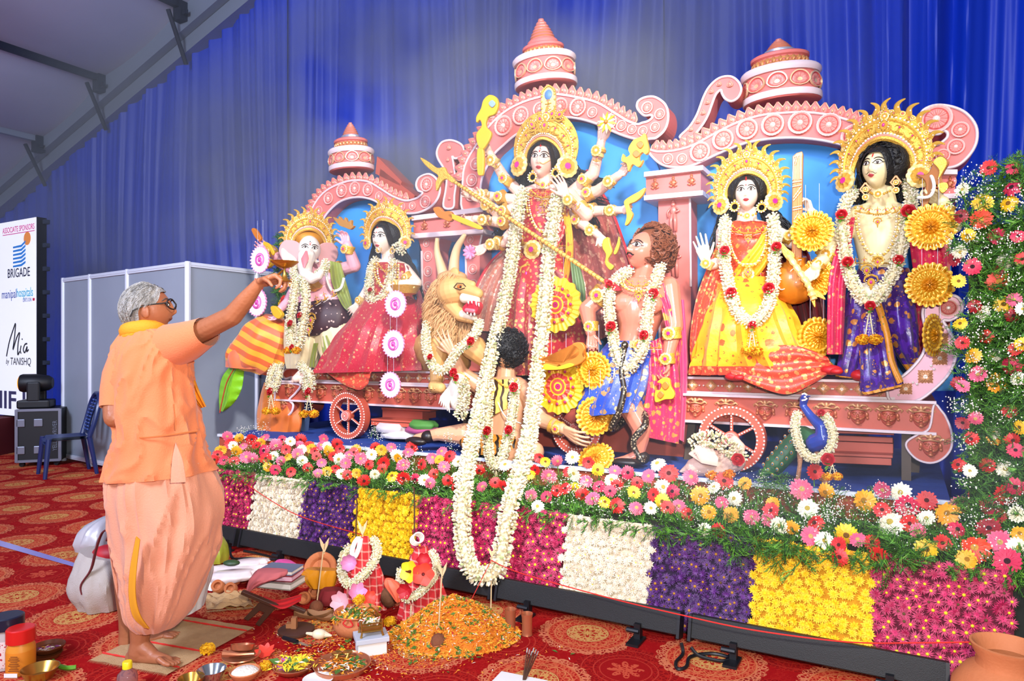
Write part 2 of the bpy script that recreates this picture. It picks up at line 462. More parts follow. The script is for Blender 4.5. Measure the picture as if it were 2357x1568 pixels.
# tableau platform
DH,DE=.615,4.2
plat=thing('stage_platform',None,None,SL(-2,DE,0)); tag(plat,'blue cloth covered platform carrying the tableau',kind='structure')
uL,uR=-5.45,S(2188,1110,DE).dot(UX)
dbl=mat('blue_deck_cloth','1d3f8f',.8,vary=('27499a',2.5),bump=(6,.5,'Noise',.03))
mb=MB(); n=60; P=[]
for i in range(n+1):
 u=lerp(uL,uR,i/n)
 P.append([SL(u,lerp(DE+.0,6.2,j/16),DH+.006*NZ.noise(V3((u*2.2,j*.35,0))))for j in range(17)])
mb.grid(P); part('deck_cloth',mb,dbl,plat)
mb=MB(); mb.box(SL((uL+uR)/2,(DE+6.2)/2,DH/2-.01),(uR-uL,6.2-DE-.02,DH-.02),SROT.to_3x3()); part('riser_body',mb,mat('terracotta_board','a5482f',.8),plat,smooth=False)
mb=MB(); mb.box(SL((uL+uR)/2,DE-.004,DH-.005),(uR-uL,.02,.022),SROT.to_3x3()); part('edge_strip',mb,mat('white_strip','cfd4e2',.6),plat,smooth=False)
WT,WB,HT,HB=3.47,3.36,.49,.03
uA,uB=S(470,1085,WT).dot(UX),S(2345,1320,WT).dot(UX)
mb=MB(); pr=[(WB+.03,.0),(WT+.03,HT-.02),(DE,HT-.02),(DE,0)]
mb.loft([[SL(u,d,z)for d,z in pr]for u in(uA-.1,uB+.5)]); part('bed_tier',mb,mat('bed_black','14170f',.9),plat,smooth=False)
mb=MB(); n=40
mb.grid([[SL(-15.6+.03*math.sin(j*1.3),lerp(-6,6.6,j/n),z)for z in(0,2,4,4.45)]for j in range(n+1)]); tag(part('wall_left',mb,rm,None,loc=SL(-15.6,0,0)),'grey fabric side wall of the tent',kind='structure')
# flower wall: nine panels of chrysanthemum heads
rng=random.Random(7)
def wall_pt(u,q):return SL(u,lerp(WB,WT,q),lerp(HB,HT,q))
WN=(SL(0,WB,HB)-SL(0,WT,HT)).cross(UX); WN.normalize()
if WN.dot(NX)>0:WN=-WN
def head_mesh(name,mats,rows,dome,centre,spread=1.0,eye=.34):
 mb=MB()
 for k,(n,r0,r1,z0,z1,wd_)in enumerate(rows):
  mb.use(k%2)
  for j in range(n):
   a=2*pi*(j+.5*(k%2))/n+.2*math.sin(j*5.1+k); c,s=math.cos(a),math.sin(a); w=wd_
   p=lambda r,o,z:(r*c-o*s,r*s+o*c,z)
   mb.add([p(r0,-w*.6,z0),p(r0,w*.6,z0),p((r0+r1)*.5,w,(z0+z1)/2+.05),p(r1,0,z1),p((r0+r1)*.5,-w,(z0+z1)/2+.05)],[(0,1,2,3,4)])
 if centre:
  mb.use(2); mb.lathe([(eye,centre-.14),(eye*.9,centre),(eye*.4,centre+.07)],7)
 return mesh_of(name,mb,mats)
pomp=[(10,.1,1.0,.1,.12,.16),(9,.1,.85,.2,.34,.16),(7,.05,.6,.3,.5,.15),(5,0,.32,.4,.58,.12)]
dais=[(13,.15,1.08,.15,.1,.09),(11,.15,.95,.22,.26,.08)]
wh1,wh2=mat('chrys_white','ecdcc4',.7),mat('chrys_cream','e2cdae',.7)
ye1,ye2=mat('chrys_yellow','ffd21a',.65),mat('chrys_gold','f6b90d',.65)
cr1,cr2=mat('chrys_crimson','a01542',.6),mat('chrys_rose','c42a5e',.6)
pu1,pu2=mat('chrys_purple','3d1550',.6),mat('chrys_violet','5a2270',.6)
eyem,eyed=mat('chrys_eye','d8c81e',.7),mat('chrys_eye_dark','5c4020',.8)
HEADS={'white':[head_mesh('chrysanthemum',(wh1,wh2,eyem),pomp,0,0),head_mesh('chrysanthemum',(wh2,wh1,eyem),pomp[:3],0,.3,eye=.2)],'yellow':[head_mesh('chrysanthemum',(ye1,ye2,eyem),pomp,0,0),head_mesh('chrysanthemum',(ye2,ye1,eyem),pomp,0,0)],'crimson':[head_mesh('chrysanthemum',(cr1,cr2,eyem),dais,0,.32,eye=.26),head_mesh('chrysanthemum',(cr2,cr1,eyed),dais,0,.3,eye=.25),head_mesh('chrysanthemum',(cr1,cr2,cr1),dais+pomp[2:3],0,0),head_mesh('chrysanthemum',(cr2,cr1,cr1),dais+pomp[2:3],0,0)],'purple':[head_mesh('chrysanthemum',(pu1,pu2,mat('chrys_eye_amber','b07a1c',.7)),dais,0,.32,eye=.26),head_mesh('chrysanthemum',(pu1,pu2,eyed),dais,0,.3,eye=.25),head_mesh('chrysanthemum',(pu1,pu2,pu1),dais+pomp[2:3],0,0),head_mesh('chrysanthemum',(pu2,pu1,pu1),dais+pomp[2:3],0,0)]}
BACK={'white':mat('foam_cream','d9c7a8',.9),'yellow':mat('foam_gold','c98a08',.9),'crimson':mat('foam_crimson','5a0a22',.9),'purple':mat('foam_purple','25102e',.9)}
edges=[(478,1180),(579,1170),(693,1180),(813,1195),(955,1220),(1294,1280),(1497,1300),(1731,1350),(2009,1400),(2338,1450)]
def wall_u(px,py):
 r=ray(px,py); d0=(WB+WT)/2; r=r*(d0/r.dot(NX)); return r.dot(UX)
kinds=['crimson','white','purple','yellow','crimson','white','purple','yellow','crimson']
labs=['crimson daisy panel at the far end of the flower wall, next to the standing man','cream white chrysanthemum panel farther from us, between crimson and purple, behind the bags of pots','purple daisy panel behind the wide brown clay lid','yellow chrysanthemum panel behind the two veiled pots','wide crimson daisy panel behind the loop of the long white garland','cream white chrysanthemum panel behind the two copper tumblers','purple daisy panel between large white and large yellow panels above the light bars','large yellow chrysanthemum panel nearest to us, under the red thread','crimson daisy panel at the near end, behind the clay pitcher']
for i,kd in enumerate(kinds):
 u0,u1=wall_u(*edges[i]),wall_u(*edges[i+1])
 root=thing('flower_board',labs[i],'flower panel',wall_pt((u0+u1)/2,0),'flower panels along the front of the platform')
 mb=MB(); t0,t1=u0+.004,u1-.004
 mb.loft([[wall_pt(u,q)-WN*o for q,o in((0,.012),(1,.012),(1,.03),(0,.03))]for u in(t0,t1)])
 part('backing',mb,BACK[kd],root,smooth=False)
 w,h=u1-u0,.455; sp=max(.038,math.sqrt(w*h/285/.92)); cols=max(4,round(w/sp)); rows=round(h/(sp*.9)); n=0
 protos={}
 for r in range(rows):
  for c in range(cols):
   if n>=298:break
   u=lerp(u0,u1,(c+.5+(.25 if r%2 else-.25))/cols)+rng.uniform(-.01,.01); q=(r+.5)/rows+rng.uniform(-.02,.02)
   L=HEADS[kd]; me=L[0]if rng.random()<.38 else L[rng.randrange(len(L))]
   o=bpy.data.objects.new('chrysanthemum',me); COL.objects.link(o); o.parent=root
   nrm=(WN+UX*rng.uniform(-.28,.28)+ZX*rng.uniform(-.2,.35)).normalized()
   m=nrm.to_track_quat('Z','Y').to_matrix().to_4x4()@MX.Rotation(rng.uniform(0,6.3),4,'Z')@MX.Scale(sp*rng.uniform(.58,.8),4)
   m.translation=wall_pt(u,q)+WN*rng.uniform(-.008,.008)-wpos(root); o.matrix_local=m; n+=1
   # gerberas
def gerb_mesh(col,droop,seed):
 r_=random.Random(seed); mb=MB(); n=17
 for layer,(ln,z)in enumerate(((1.0,0.0),(.86,.07))):
  mb.use(layer)
  for j in range(n):
   a=2*pi*(j+.5*layer)/n+r_.uniform(-.06,.06); L=ln*r_.uniform(.9,1.05); c,s=math.cos(a),math.sin(a); w=.135; dz=droop*r_.uniform(.7,1.3)
   p=lambda r,o,zz:(r*c-o*s,r*s+o*c,zz)
   mb.add([p(.14,-.05,z+.02),p(.14,.05,z+.02),p(.55*L,-w,z+.07-dz*.3),p(.55*L,0,z+.04-dz*.3),p(.55*L,w,z+.07-dz*.3),p(.88*L,-w*.8,z-dz*.8),p(.88*L,w*.8,z-dz*.8),p(L,0,z-dz)],[(0,1,3),(0,3,2),(1,4,3),(2,3,5),(3,4,6),(3,6,5),(5,6,7)])
 c1,c2=GCOL[col]
 return mesh_of('gerbera',mb,[mat('gerbera_'+col,c1,.5,sheen=.1),mat('gerbera_inner_'+col,c2,.5)])
GCOL={'R':('dd2d28','c8201f'),'D':('a01220','8a0d1a'),'C':('d8284e','c01f45'),'P':('ee6b86','e0587a'),'Y':('fbc925','f2b415'),'O':('f9ae28','f09a18'),'W':('f6efd8','efe6c4'),'S':('ef4a2a','e33d20')}
CCOL={'R':'5c1a14','D':'3c0a10','C':'37101a','P':'d9b26a','Y':'8a5a14','O':'b07a1e','W':'cdb24a','S':'d9a040'}
GM={k:[gerb_mesh(k,dr,11*j+ord(k))for j,dr in enumerate((-.1,.12,.3))]for k in GCOL}
CM={}
for k,c in CCOL.items():
 mb=MB(); mb.lathe([(.26,0),(.27,.05),(.2,.12),(.08,.1),(.01,.08)],10); CM[k]=mesh_of('flower_centre',mb,mat('gerb_centre_'+k,c,.8,bump=(30,.6,'Voronoi')))
stm=mat('flower_stem','6f9a3a',.6)
bed=thing('flower_bed','long bed of gerberas, fern and white sprays along the front of the platform','flower bed',SL(-2.5,3.6,HT))
colm=thing('floral_tower','tall bank of fern set with gerberas at the right edge of the tableau','flower tower',SL(S(2290,900,3.95).dot(UX),4.0,HT))
def bed_hit(px,py):
 r=ray(px,py); sl=.2; t=(.515-sl*3.47-EYE)/(r.z-sl*r.dot(NX)); d=t*r.dot(NX)
 if d<3.40 or t<0:d=3.40
 if d>4.24:d=4.24
 return S(px,py,d),d
def gerbera(p,k,diam,nrm,root,stem=None,seed=0):
 o=bpy.data.objects.new('gerbera',GM[k][seed%3]); COL.objects.link(o); o.parent=root
 m=nrm.to_track_quat('Z','Y').to_matrix().to_4x4()@MX.Rotation(seed*1.7,4,'Z')@MX.Scale(diam/2,4); m.translation=p-wpos(root); o.matrix_local=m
 c=bpy.data.objects.new('flower_centre',CM[k]); COL.objects.link(c); c.parent=o
 if stem is not None:
  mi=(MX.Translation(wpos(root))@m).inverted(); mb=MB(); a,b=p-nrm*diam*.04,stem
  pts=cr([a,lerp(a,b,.35)-nrm*.012-ZX*.01,b],4); mb.tube([mi@V3(q)for q in pts],.0035/(diam/2),5)
  s=part('stem',mb,stm,o,local=True)
LISTS=[(1100,1050,3.027,'470,40,Y,70 555,35,P,80 660,10,W,100 835,95,Y,90 770,40,R,90 955,105,P,90 1045,115,C,95 1250,50,W,110 1190,140,P,100 1330,120,R,130 1485,145,P,110 1715,175,R,130 1860,190,O,90 495,135,P,110 670,120,W,110 630,110,R,70 760,170,P,90 845,215,C,90 930,165,W,100 970,205,R,90 920,245,C,90 680,225,Y,80 730,270,R,100 800,300,P,110 885,320,Y,90 965,345,R,110 1085,255,Y,95 1110,185,R,70 1290,215,W,110 1225,270,R,95 1285,315,Y,105 1355,245,C,95 1320,360,R,100 1400,350,P,100 1105,360,P,100 1205,365,W,100 1550,275,O,130 1610,390,O,110 1765,410,O,115 1645,215,W,90 1785,295,W,100 1700,325,P,90 1905,425,P,110 1465,405,R,60 1580,515,W,100 1675,520,R,90 415,350,W,90 370,275,P,80 610,225,R,80 550,240,R,80 480,285,C,60 180,215,R,90 360,125,Y,80 400,95,R,60 190,60,W,100 10,100,R,80 30,215,P,80 120,185,R,70 430,10,R,80'),(1700,1050,3.027,'45,190,O,90 440,230,P,150 605,250,O,115 530,110,R,110 480,365,W,140 240,330,O,90 225,380,R,110 90,425,P,110 210,440,P,90 285,485,W,120 370,500,O,100 530,465,R,120 500,560,P,140 600,590,W,130 750,550,Y,150 700,620,R,90 830,580,P,80 875,310,O,150 1005,235,P,120 1130,255,W,140 1180,345,C,155 1310,310,R,130 1000,375,R,110 1055,460,W,170 1310,435,W,120 1455,400,O,160 1545,350,P,130 1190,470,R,120 1250,525,P,110 1525,510,C,115 1420,605,R,110 1310,650,Y,145 930,600,R,90 970,685,R,100 705,705,R,95 1665,270,R,110 1745,505,D,150 1960,540,O,90 1645,640,S,190 1825,600,P,160 1590,720,O,135 1950,640,W,140 1875,735,C,180'),(480,960,3.8016,'165,170,P,90 270,185,O,80 380,195,R,100 485,180,P,95 460,220,O,80 645,200,C,80 715,215,W,90 805,200,R,100 1010,190,P,90 190,235,R,100 105,285,O,100 215,250,W,80 245,300,O,100 590,250,P,110 680,285,R,90 485,295,C,110 795,250,P,80 880,255,R,90 895,275,O,90 985,245,P,90 1035,255,W,80 1125,235,R,100 1050,305,O,105 815,285,W,90 330,350,P,110 385,365,P,100 500,365,R,110 570,340,W,80 690,345,O,80 780,325,P,110 820,380,W,95 635,385,P,70 225,390,R,90 135,380,C,90 50,375,R,90 945,345,R,80 990,400,P,80 1140,370,W,110 1090,345,R,70 1150,280,R,90 1290,290,O,95 1425,330,W,100 1460,265,R,90 1510,285,O,105 1330,365,P,110 1200,405,P,100 1400,415,R,90 1530,400,R,110 1600,265,P,90 1640,340,W,110 1660,360,O,80 1745,310,P,100 1780,265,R,110 1705,425,P,130 1865,415,R,95 1960,355,P,110 2020,375,O,80 2110,345,R,110 2040,300,P,100 2185,395,W,110 2060,435,P,105 520,435,O,85 585,465,C,100 720,480,R,90 865,445,R,90 955,495,P,90 1035,475,O,90 1110,450,R,80 1160,500,W,95 1215,505,R,90 1295,490,O,80 1455,500,W,85 1520,455,R,80 1605,515,Y,110 1705,535,R,120 1360,560,R,115 1810,545,C,90 1890,555,W,110 1940,580,P,90 2095,555,R,100 2165,525,W,90 1970,500,R,70 2180,620,R,70 1270,310,R,90 80,330,R,90 300,250,P,70 420,250,R,80 930,300,R,70 1230,330,P,80')]
seed=0
for ox_,oy_,sc_,txt in LISTS:
 for tok in txt.split():
  x,y,k,dm_=tok.split(','); px,py=ox_+float(x)/sc_,oy_+float(y)/sc_
  p,d=bed_hit(px,py); seed+=1; r_=random.Random(seed)
  dia=min(max(float(dm_)/sc_*mpp(px,d)*1.12,.08),.145)
  tilt=r_.uniform(.0,1.15)if r_.random()<.8 else-.25
  vw=V3((-p.x,-p.y,.12)).normalized(); nrm=(vw*.85-NX*.15+ZX*tilt*.85+UX*r_.uniform(-.55,.5)).normalized()
  stem=p+NX*.05-ZX*min(.16,p.z-HT+.03)if p.z>HT+.03 else None
  gerbera(p,k,dia,nrm,bed,stem,seed)
CL=(2140,320,2.705,'367,180,R,100 520,180,C,60 510,300,C,110 205,315,W,90 330,395,Y,125 490,400,Y,110 320,500,S,125 195,480,D,60 235,600,Y,60 420,605,C,105 550,605,C,80 190,705,W,80 155,750,D,90 265,795,C,110 465,765,W,100 575,750,R,60 430,885,S,140 420,820,D,90 180,885,Y,85 460,1030,Y,115 285,1040,D,85 330,1080,W,95 525,1000,P,60 520,1100,D,85 580,1060,W,60 190,1150,Y,80 345,1230,R,90 205,1270,R,90 270,1350,O,100 395,1350,W,70 535,1310,R,90 575,1280,Y,60 505,1415,C,120 300,1465,P,110 420,1520,O,125 180,1520,D,80 205,1540,P,60 550,1490,W,70')
CL2=(1700,1050,3.027,'1530,60,R,70 1610,105,W,90 1730,65,R,110 1860,90,W,120 1860,270,R,150 1930,215,C,130 1750,345,C,140 1935,405,W,120 1820,420,R,100 1910,-110,R,90 1780,-165,W,100 1790,-130,O,110 1620,-120,R,80 1930,-40,C,110 1560,-230,D,70 1650,-260,P,80 1890,-310,R,90 1960,-200,Y,80')
def col_pt(px,py):
 d=3.93+.05*math.sin(px*.05)-.05*smoothstep(1000,1250,py); return S(px,py,d),d
for ox_,oy_,sc_,txt in(CL,CL2):
 for tok in txt.split():
  x,y,k,dm_=tok.split(','); px,py=ox_+float(x)/sc_,oy_+float(y)/sc_
  p,d=col_pt(px,py); seed+=1; r_=random.Random(seed); dia=min(max(float(dm_)/sc_*mpp(px,d)*1.06,.07),.135)
  nrm=(-NX+ZX*r_.uniform(-.3,.5)+UX*r_.uniform(-.7,.35)).normalized(); gerbera(p,k,dia,nrm,colm,None,seed)
  # fern and white sprays
def fern(mb,p,dirn,L,r_):
 t=dirn.normalized(); b=t.cross(V3((r_.uniform(-1,1),r_.uniform(-1,1),r_.uniform(-1,1)))).normalized(); a=b.cross(t); k=9
 for i in range(k):
  q=(i+1)/k; o=p+t*L*q-ZX*L*.25*q*q
  for sgn in(-1,1):
   ln=L*.42*math.sin(pi*(.15+.8*q))*r_.uniform(.7,1.2); e=o+(b*sgn+t*.7+a*r_.uniform(-.7,.7)).normalized()*ln
   w=a*.0022; mb.use(r_.randrange(3)); mb.add([o-w,o+w,e+w*.4],[(0,1,2)]); mid=lerp(o,e,.55); e2=mid+(b*sgn*.3+t+a*r_.uniform(-1,1)).normalized()*ln*.5; mb.add([mid-w,mid+w,e2],[(0,1,2)])
 mb.use(1); mb.tube([p,p+t*L*.5-ZX*L*.06,p+t*L-ZX*L*.25],.0012,3,False)
fm=[mat('fern_dark','24481a',.7),mat('fern_mid','3c7022',.65),mat('fern_light','64a02e',.6)]
def spray(mb,p,r_,n,R_,up=V3((0,0,1))):
 for i in range(n):
  q=p+V3((r_.gauss(0,1),r_.gauss(0,1),r_.gauss(0,1)*.9))*R_; mb.use(0); s_=r_.uniform(.0028,.0045)
  mb.add([q+V3((s_,0,0)),q-V3((s_,0,0)),q+V3((0,s_,0)),q-V3((0,s_,0)),q+V3((0,0,s_)),q-V3((0,0,s_))],[(0,2,4),(2,1,4),(1,3,4),(3,0,4),(2,0,5),(1,2,5),(3,1,5),(0,3,5)])
  if i%3==0:mb.use(1); o=lerp(p,q,.1)-up*R_*.8; w=V3((.0007,0,0)); mb.add([o-w,o+w,q],[(0,1,2)])
r_=random.Random(3); f1,f2,g1,g2=MB(),MB(),MB(),MB()
ub0,ub1=uA-.02,uB+.25
for i in range(1500):
 u=r_.uniform(ub0,ub1); q=.08+.92*r_.random(); d=lerp(WT-.02,DE-.02,q); z=HT-.04+.10*q*r_.random()
 fern(f1,SL(u,d,z),-NX*r_.uniform(0,1)*(1-q)+UX*r_.uniform(-.8,.8)+ZX*r_.uniform(.25,1),r_.uniform(.09,.17),r_)
for i in range(230):
 u=lerp(ub0,ub1,r_.random()**.7); fern(f1,SL(u,WT-.03,HT-r_.uniform(-.02,.03)),-NX+UX*r_.uniform(-.7,.7)+ZX*r_.uniform(-.5,.4),r_.uniform(.05,.1),r_)
for px,py,n in((1800,1110,14),(1730,1235,22),(1810,1265,24),(2080,1245,26),(2050,1270,20),(1640,1215,12),(1550,1205,12)):
 p,d=bed_hit(px,py)
 for i in range(n):fern(f1,p+UX*r_.uniform(-.09,.09)+ZX*r_.uniform(-.05,.03)-NX*.02,-NX*r_.uniform(.1,.8)+UX*r_.uniform(-1,1)+ZX*r_.uniform(-.5,1),r_.uniform(.1,.17),r_)
for i in range(2300):
 py=365+900*r_.random(); lim=2226+14*math.sin(py*.021)+(30 if py<430 else 0); px=r_.uniform(lim,2450)
 p,d=col_pt(px,py); fern(f2,p+NX*r_.uniform(.0,.16),-NX*r_.uniform(.1,.8)+UX*r_.uniform(-1,1)+ZX*r_.uniform(-.8,.9),r_.uniform(.06,.12),r_)
for i in range(150):
 px=r_.uniform(490,2330); tt=(px-490)/1840; py=lerp(1075,1290,tt)-r_.random()*lerp(70,140,tt); p,d=bed_hit(px,py); spray(g1,p+NX*.02,r_,16,.03)
for px,py in((860,1000),(600,995),(1215,1125),(1420,1115),(1660,1140),(1900,1200),(2100,1180),(2040,1150),(1930,1180),(1320,1120),(2090,1200),(1760,1110),(1330,1130),(1040,1020),(560,1000),(940,1075)):
 p,d=bed_hit(px,py)
 for i in range(3):spray(g1,p+UX*r_.uniform(-.05,.05)+ZX*r_.uniform(-.03,.06),r_,22,.028)
for px,py in((2245,405),(2225,440),(2258,445),(2330,490),(2235,540),(2255,550),(2270,585),(2310,565),(2335,640),(2200,470),(2345,455),(2265,700),(2290,740),(2250,720),(2335,800),(2315,790),(2255,820),(2250,770),(2215,600),(2345,880),(2270,870),(2240,940),(2320,960),(2300,1080),(2225,1100),(2250,1180),(2330,1150),(2340,545),(2240,850),(2200,560),(2205,930),(2230,1020),(2300,1160)):
 p,d=col_pt(px,py)
 for i in range(2):spray(g2,p-NX*.04+UX*r_.uniform(-.03,.03),r_,20,.028)
br_=[mat('gypsophila','f4f0e4',.7),stm]
part('fern_foliage',f1,fm,bed,kind='stuff',smooth=False); part('white_sprays',g1,br_,bed,kind='stuff',smooth=False)
part('fern_foliage',f2,fm,colm,kind='stuff',smooth=False); part('white_sprays',g2,br_,colm,kind='stuff',smooth=False)
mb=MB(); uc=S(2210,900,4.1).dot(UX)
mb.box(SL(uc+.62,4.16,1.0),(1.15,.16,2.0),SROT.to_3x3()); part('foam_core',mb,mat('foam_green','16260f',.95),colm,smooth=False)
# chariot backdrop: arches, spires, pillars, plinths, wheels
pink=mat('pink_plaster','dd6f68',.5,vary=('e5817a',4),spec=.4)
deep=mat('rose_plaster','c9534d',.55)
white=mat('white_edging','e6cfd2',.4)
gold=mat('antique_gold','d9975f',.35,.35)
pearl=mat('pearl_white','f6e6d8',.3)
copper=mat('copper_relief','c26a45',.35,.3)
terra=mat('terracotta_paint','cf5f48',.5,vary=('b84f3c',3))
skyb=mat('painted_sky','1f7fd8',.6,vary=('4aa5ea',1.4))
def rosette_mesh(nm,mats,lobes=12):
 mb=MB(); h=lambda q,a:(.34 if q<.18 else .18+.14*abs(math.cos(a*lobes/2))*smoothstep(.15,.4,q)*(1-smoothstep(.62,.74,q))+(.12 if q>.8 else 0)*abs(math.sin(a*12)))
 return mb.polar(MX.Identity(4),1.0,h,9,48,None,[(.22,1),(.72,0),(.8,2),(1,3)])
ros_mats=[mat('rosette_pink','e38a80',.4,.1),pearl,deep,mat('rosette_rim','eaaea4',.4)]
ROS=mesh_of('rosette',rosette_mesh('r',ros_mats),ros_mats)
def put(me,name,root,m,sc=1.0):
 o=bpy.data.objects.new(name,me); COL.objects.link(o); o.parent=root
 m=m@MX.Scale(sc,4); m.translation=m.translation-wpos(root); o.matrix_local=m; return o
def rosettes(root,lst,d,me=None,name='rosette'):
 for px,py,r in lst:put(me or ROS,name,root,stage_face(S(px,py,d)),r*mpp(px,d)*1.05)
mb=MB()
for sx in(-1,1):
 pts=cr([(sx*.0,0),(sx*.42,.12),(sx*.46,.45),(sx*.26,.72),(sx*.05,1.0)],4)
 mb.use(0); mb.grid([[V3((0,y*.98+.01,.22+.1*math.sin(pi*min(y,1)))),V3((x*.6,y,.26+.1*math.sin(pi*min(y,1)))),V3((x,y,.0))]for x,y in pts])
 mb.use(1); mb.tube([V3((x*.92,y,.1))for x,y in pts],.06,4)
mb.use(1); mb.ell((0,.38,.33),(.1,.18,.07),None,6,4)
LEAF=mesh_of('crest_leaf',mb,[mat('leaf_pink','e07f76',.4,.1),mat('leaf_gold','e6b48a',.35,.25)])
def crest(root,poly,d,h,sp):
 L=cr(poly,8); acc=0; last=L[0]
 for a,b in zip(L[:-1],L[1:]):
  acc+=math.hypot(b[0]-a[0],b[1]-a[1])
  if acc>=sp:
   acc=0; p0,p1=S(a[0],a[1],d),S(b[0],b[1],d); t=p1-p0; ang=math.atan2(t.z,t.dot(UX))
   put(LEAF,'crest_leaf',root,stage_face(S(b[0],b[1],d+.02)-ZX*.006,ang+.12),h*mpp(b[0],d))
def slab(root,outline,d,t,rim=2.6,name='moulding',m=pink,rimname='edging',sub=4):
 L=cr(outline,sub,True); mb=MB(); mb.plate(L,d,t); part(name,mb,m,root,smooth=False)
 mb=MB(); P=[S(x,y,d-.006)for x,y in L]; mb.tube(P+[P[0]],rim*mpp(L[0][0],d),6); part(rimname,mb,white,root)
AD=5.2
ca=thing('pediment_arch','largest pink arch with rosettes and scroll end, behind the tall central goddess figure','arch',S(1085,480,AD),'pink arches of the backdrop')
co_out=[(1064,482),(1065,421),(1068,390),(1078,364),(1094,338),(1113,310),(1132,284),(1164,256),(1202,236),(1240,224),(1279,217),(1327,224),(1374,236),(1413,259),(1444,278),(1467,286)]
co_end=[(1478,283),(1492,279),(1502,270),(1497,265),(1483,266),(1470,254),(1466,244),(1470,232),(1486,224),(1508,224),(1531,241),(1538,268),(1531,297),(1512,316),(1499,319)]
co_in=[(1470,321),(1438,313),(1406,300),(1371,284),(1327,272),(1285,270),(1250,277),(1215,294),(1183,313),(1158,335),(1138,354),(1123,380),(1110,409),(1105,447),(1105,482)]
slab(ca,co_out+co_end+co_in,AD,.24)
rosettes(ca,[(1085,450,13),(1087,415,14),(1096,378,14),(1115,345,16),(1160,290,22),(1200,267,20),(1243,252,16),(1290,246,19),(1331,247,20),(1364,259,12),(1405,280,16),(1431,290,12),(1455,298,11),(1480,302,11),(1508,293,11),(1519,263,12),(1490,248,13)],AD-.005)
crest(ca,co_out[1:],AD,25,14)
la=thing('pediment_arch','smallest pink arch, at the left end above the elephant-headed figure','arch',S(730,520,AD),'pink arches of the backdrop')
lo=[(704,520),(722,474),(744,445),(773,427),(809,416),(846,418),(875,434),(904,452),(933,462),(955,458)]
slab(la,lo+[(966,452),(973,444),(968,441),(962,438),(958,424),(966,408),(988,401),(1006,414),(1013,438),(1004,463),(985,480),(955,491)]+[(912,489),(882,474),(857,460),(828,454),(798,458),(773,471),(747,500),(730,540)],AD,.22,2.4)
rosettes(la,[(735,485,10),(757,457,13),(788,439,15),(818,434,15),(848,437,14),(873,452,10),(895,466,10),(925,476,10),(950,474,9),(980,465,14),(983,425,16)],AD-.005)
crest(la,lo[:-1],AD,20,11)
ra=thing('pediment_arch','wide pink arch at the right, above the seated goddess in yellow','arch',S(1500,360,AD),'pink arches of the backdrop')
ro=[(1495,345),(1513,349),(1549,347),(1593,335),(1644,308),(1695,283),(1750,266),(1805,260),(1860,259),(1914,266),(1958,279),(1991,292),(2030,312),(2070,330),(2105,338)]
slab(ra,ro+[(2133,338),(2160,332),(2179,318),(2181,306),(2172,301),(2160,309),(2140,307),(2121,291),(2117,272),(2126,253),(2155,242),(2192,246),(2224,261),(2246,290),(2248,323),(2235,352),(2210,377),(2184,386),(2140,388),(2100,385)]+[(2060,375),(2010,360),(1965,343),(1925,330),(1878,321),(1823,317),(1768,320),(1714,330),(1666,348),(1622,368),(1586,383),(1549,385),(1520,377),(1497,356)],AD,.24,2.8)
rosettes(ra,[(1538,366,12),(1570,366,12),(1612,350,22),(1665,322,23),(1720,298,23),(1779,288,24),(1842,283,25),(1908,288,25),(1965,315,26),(2030,340,18),(2155,275,31),(2210,299,17),(2200,338,17),(2170,358,14),(2125,365,14)],AD-.005)
crest(ra,ro[:-2],AD,27,15)
sv=thing('scroll_bracket','small pink scroll leaning against the left shoulder of the largest arch','scroll',S(1035,476,AD),'pink scrolls beside the arches')
slab(sv,[(1021,476),(1026,438),(1028,412),(1021,387),(1008,365),(1006,347),(1017,328),(1039,323),(1061,332),(1068,347),(1061,361),(1047,365),(1041,360),(1043,372),(1047,398),(1050,420),(1046,450),(1043,478)],AD+.04,.2,2.6)
rosettes(sv,[(1033,345,12),(1030,372,9),(1038,400,9),(1038,430,9),(1034,460,8)],AD+.035,LEAF,'crest_leaf')
sv=thing('scroll_bracket','tall pink S-shaped scroll standing left of the right-hand spire','scroll',S(1590,310,AD),'pink scrolls beside the arches')
slab(sv,[(1564,316),(1586,293),(1604,264),(1619,224),(1633,199),(1655,180),(1681,176),(1699,188),(1706,206),(1699,224),(1684,233),(1670,228),(1662,216),(1659,207),(1648,217),(1639,239),(1630,264),(1615,290),(1590,318)],AD+.06,.2,2.8)
rosettes(sv,[(1680,200,13),(1655,198,11),(1637,215,11),(1628,240,11),(1618,264,11),(1606,284,11),(1590,302,10)],AD+.055,LEAF,'crest_leaf')
def board(lab,pts,d=5.33):
 mb=MB(); mb.plate(pts,d,.03); p=S(pts[0][0],pts[0][1],d); single('painted_board',lab,'board',mb,skyb,p,'sky blue boards behind the figures',smooth=False)
board('sky blue painted board filling the largest arch behind the central goddess',[(1085,900),(1085,430),(1100,375),(1145,320),(1200,280),(1280,255),(1360,262),(1430,300),(1490,310),(1520,400),(1530,900)])
board('sky blue painted board filling the left arch behind the elephant-headed figure',[(700,860),(705,540),(745,480),(800,440),(850,440),(910,480),(965,485),(965,860)],5.35)
board('sky blue painted board between the two slim pillars behind the lion',[(960,880),(960,520),(1090,505),(1090,880)],5.38)
board('sky blue painted board filling the right arch behind the seated yellow goddess',[(1525,900),(1520,370),(1600,360),(1700,310),(1820,300),(1930,310),(2010,345),(2090,380),(2185,385),(2195,900)],5.36)
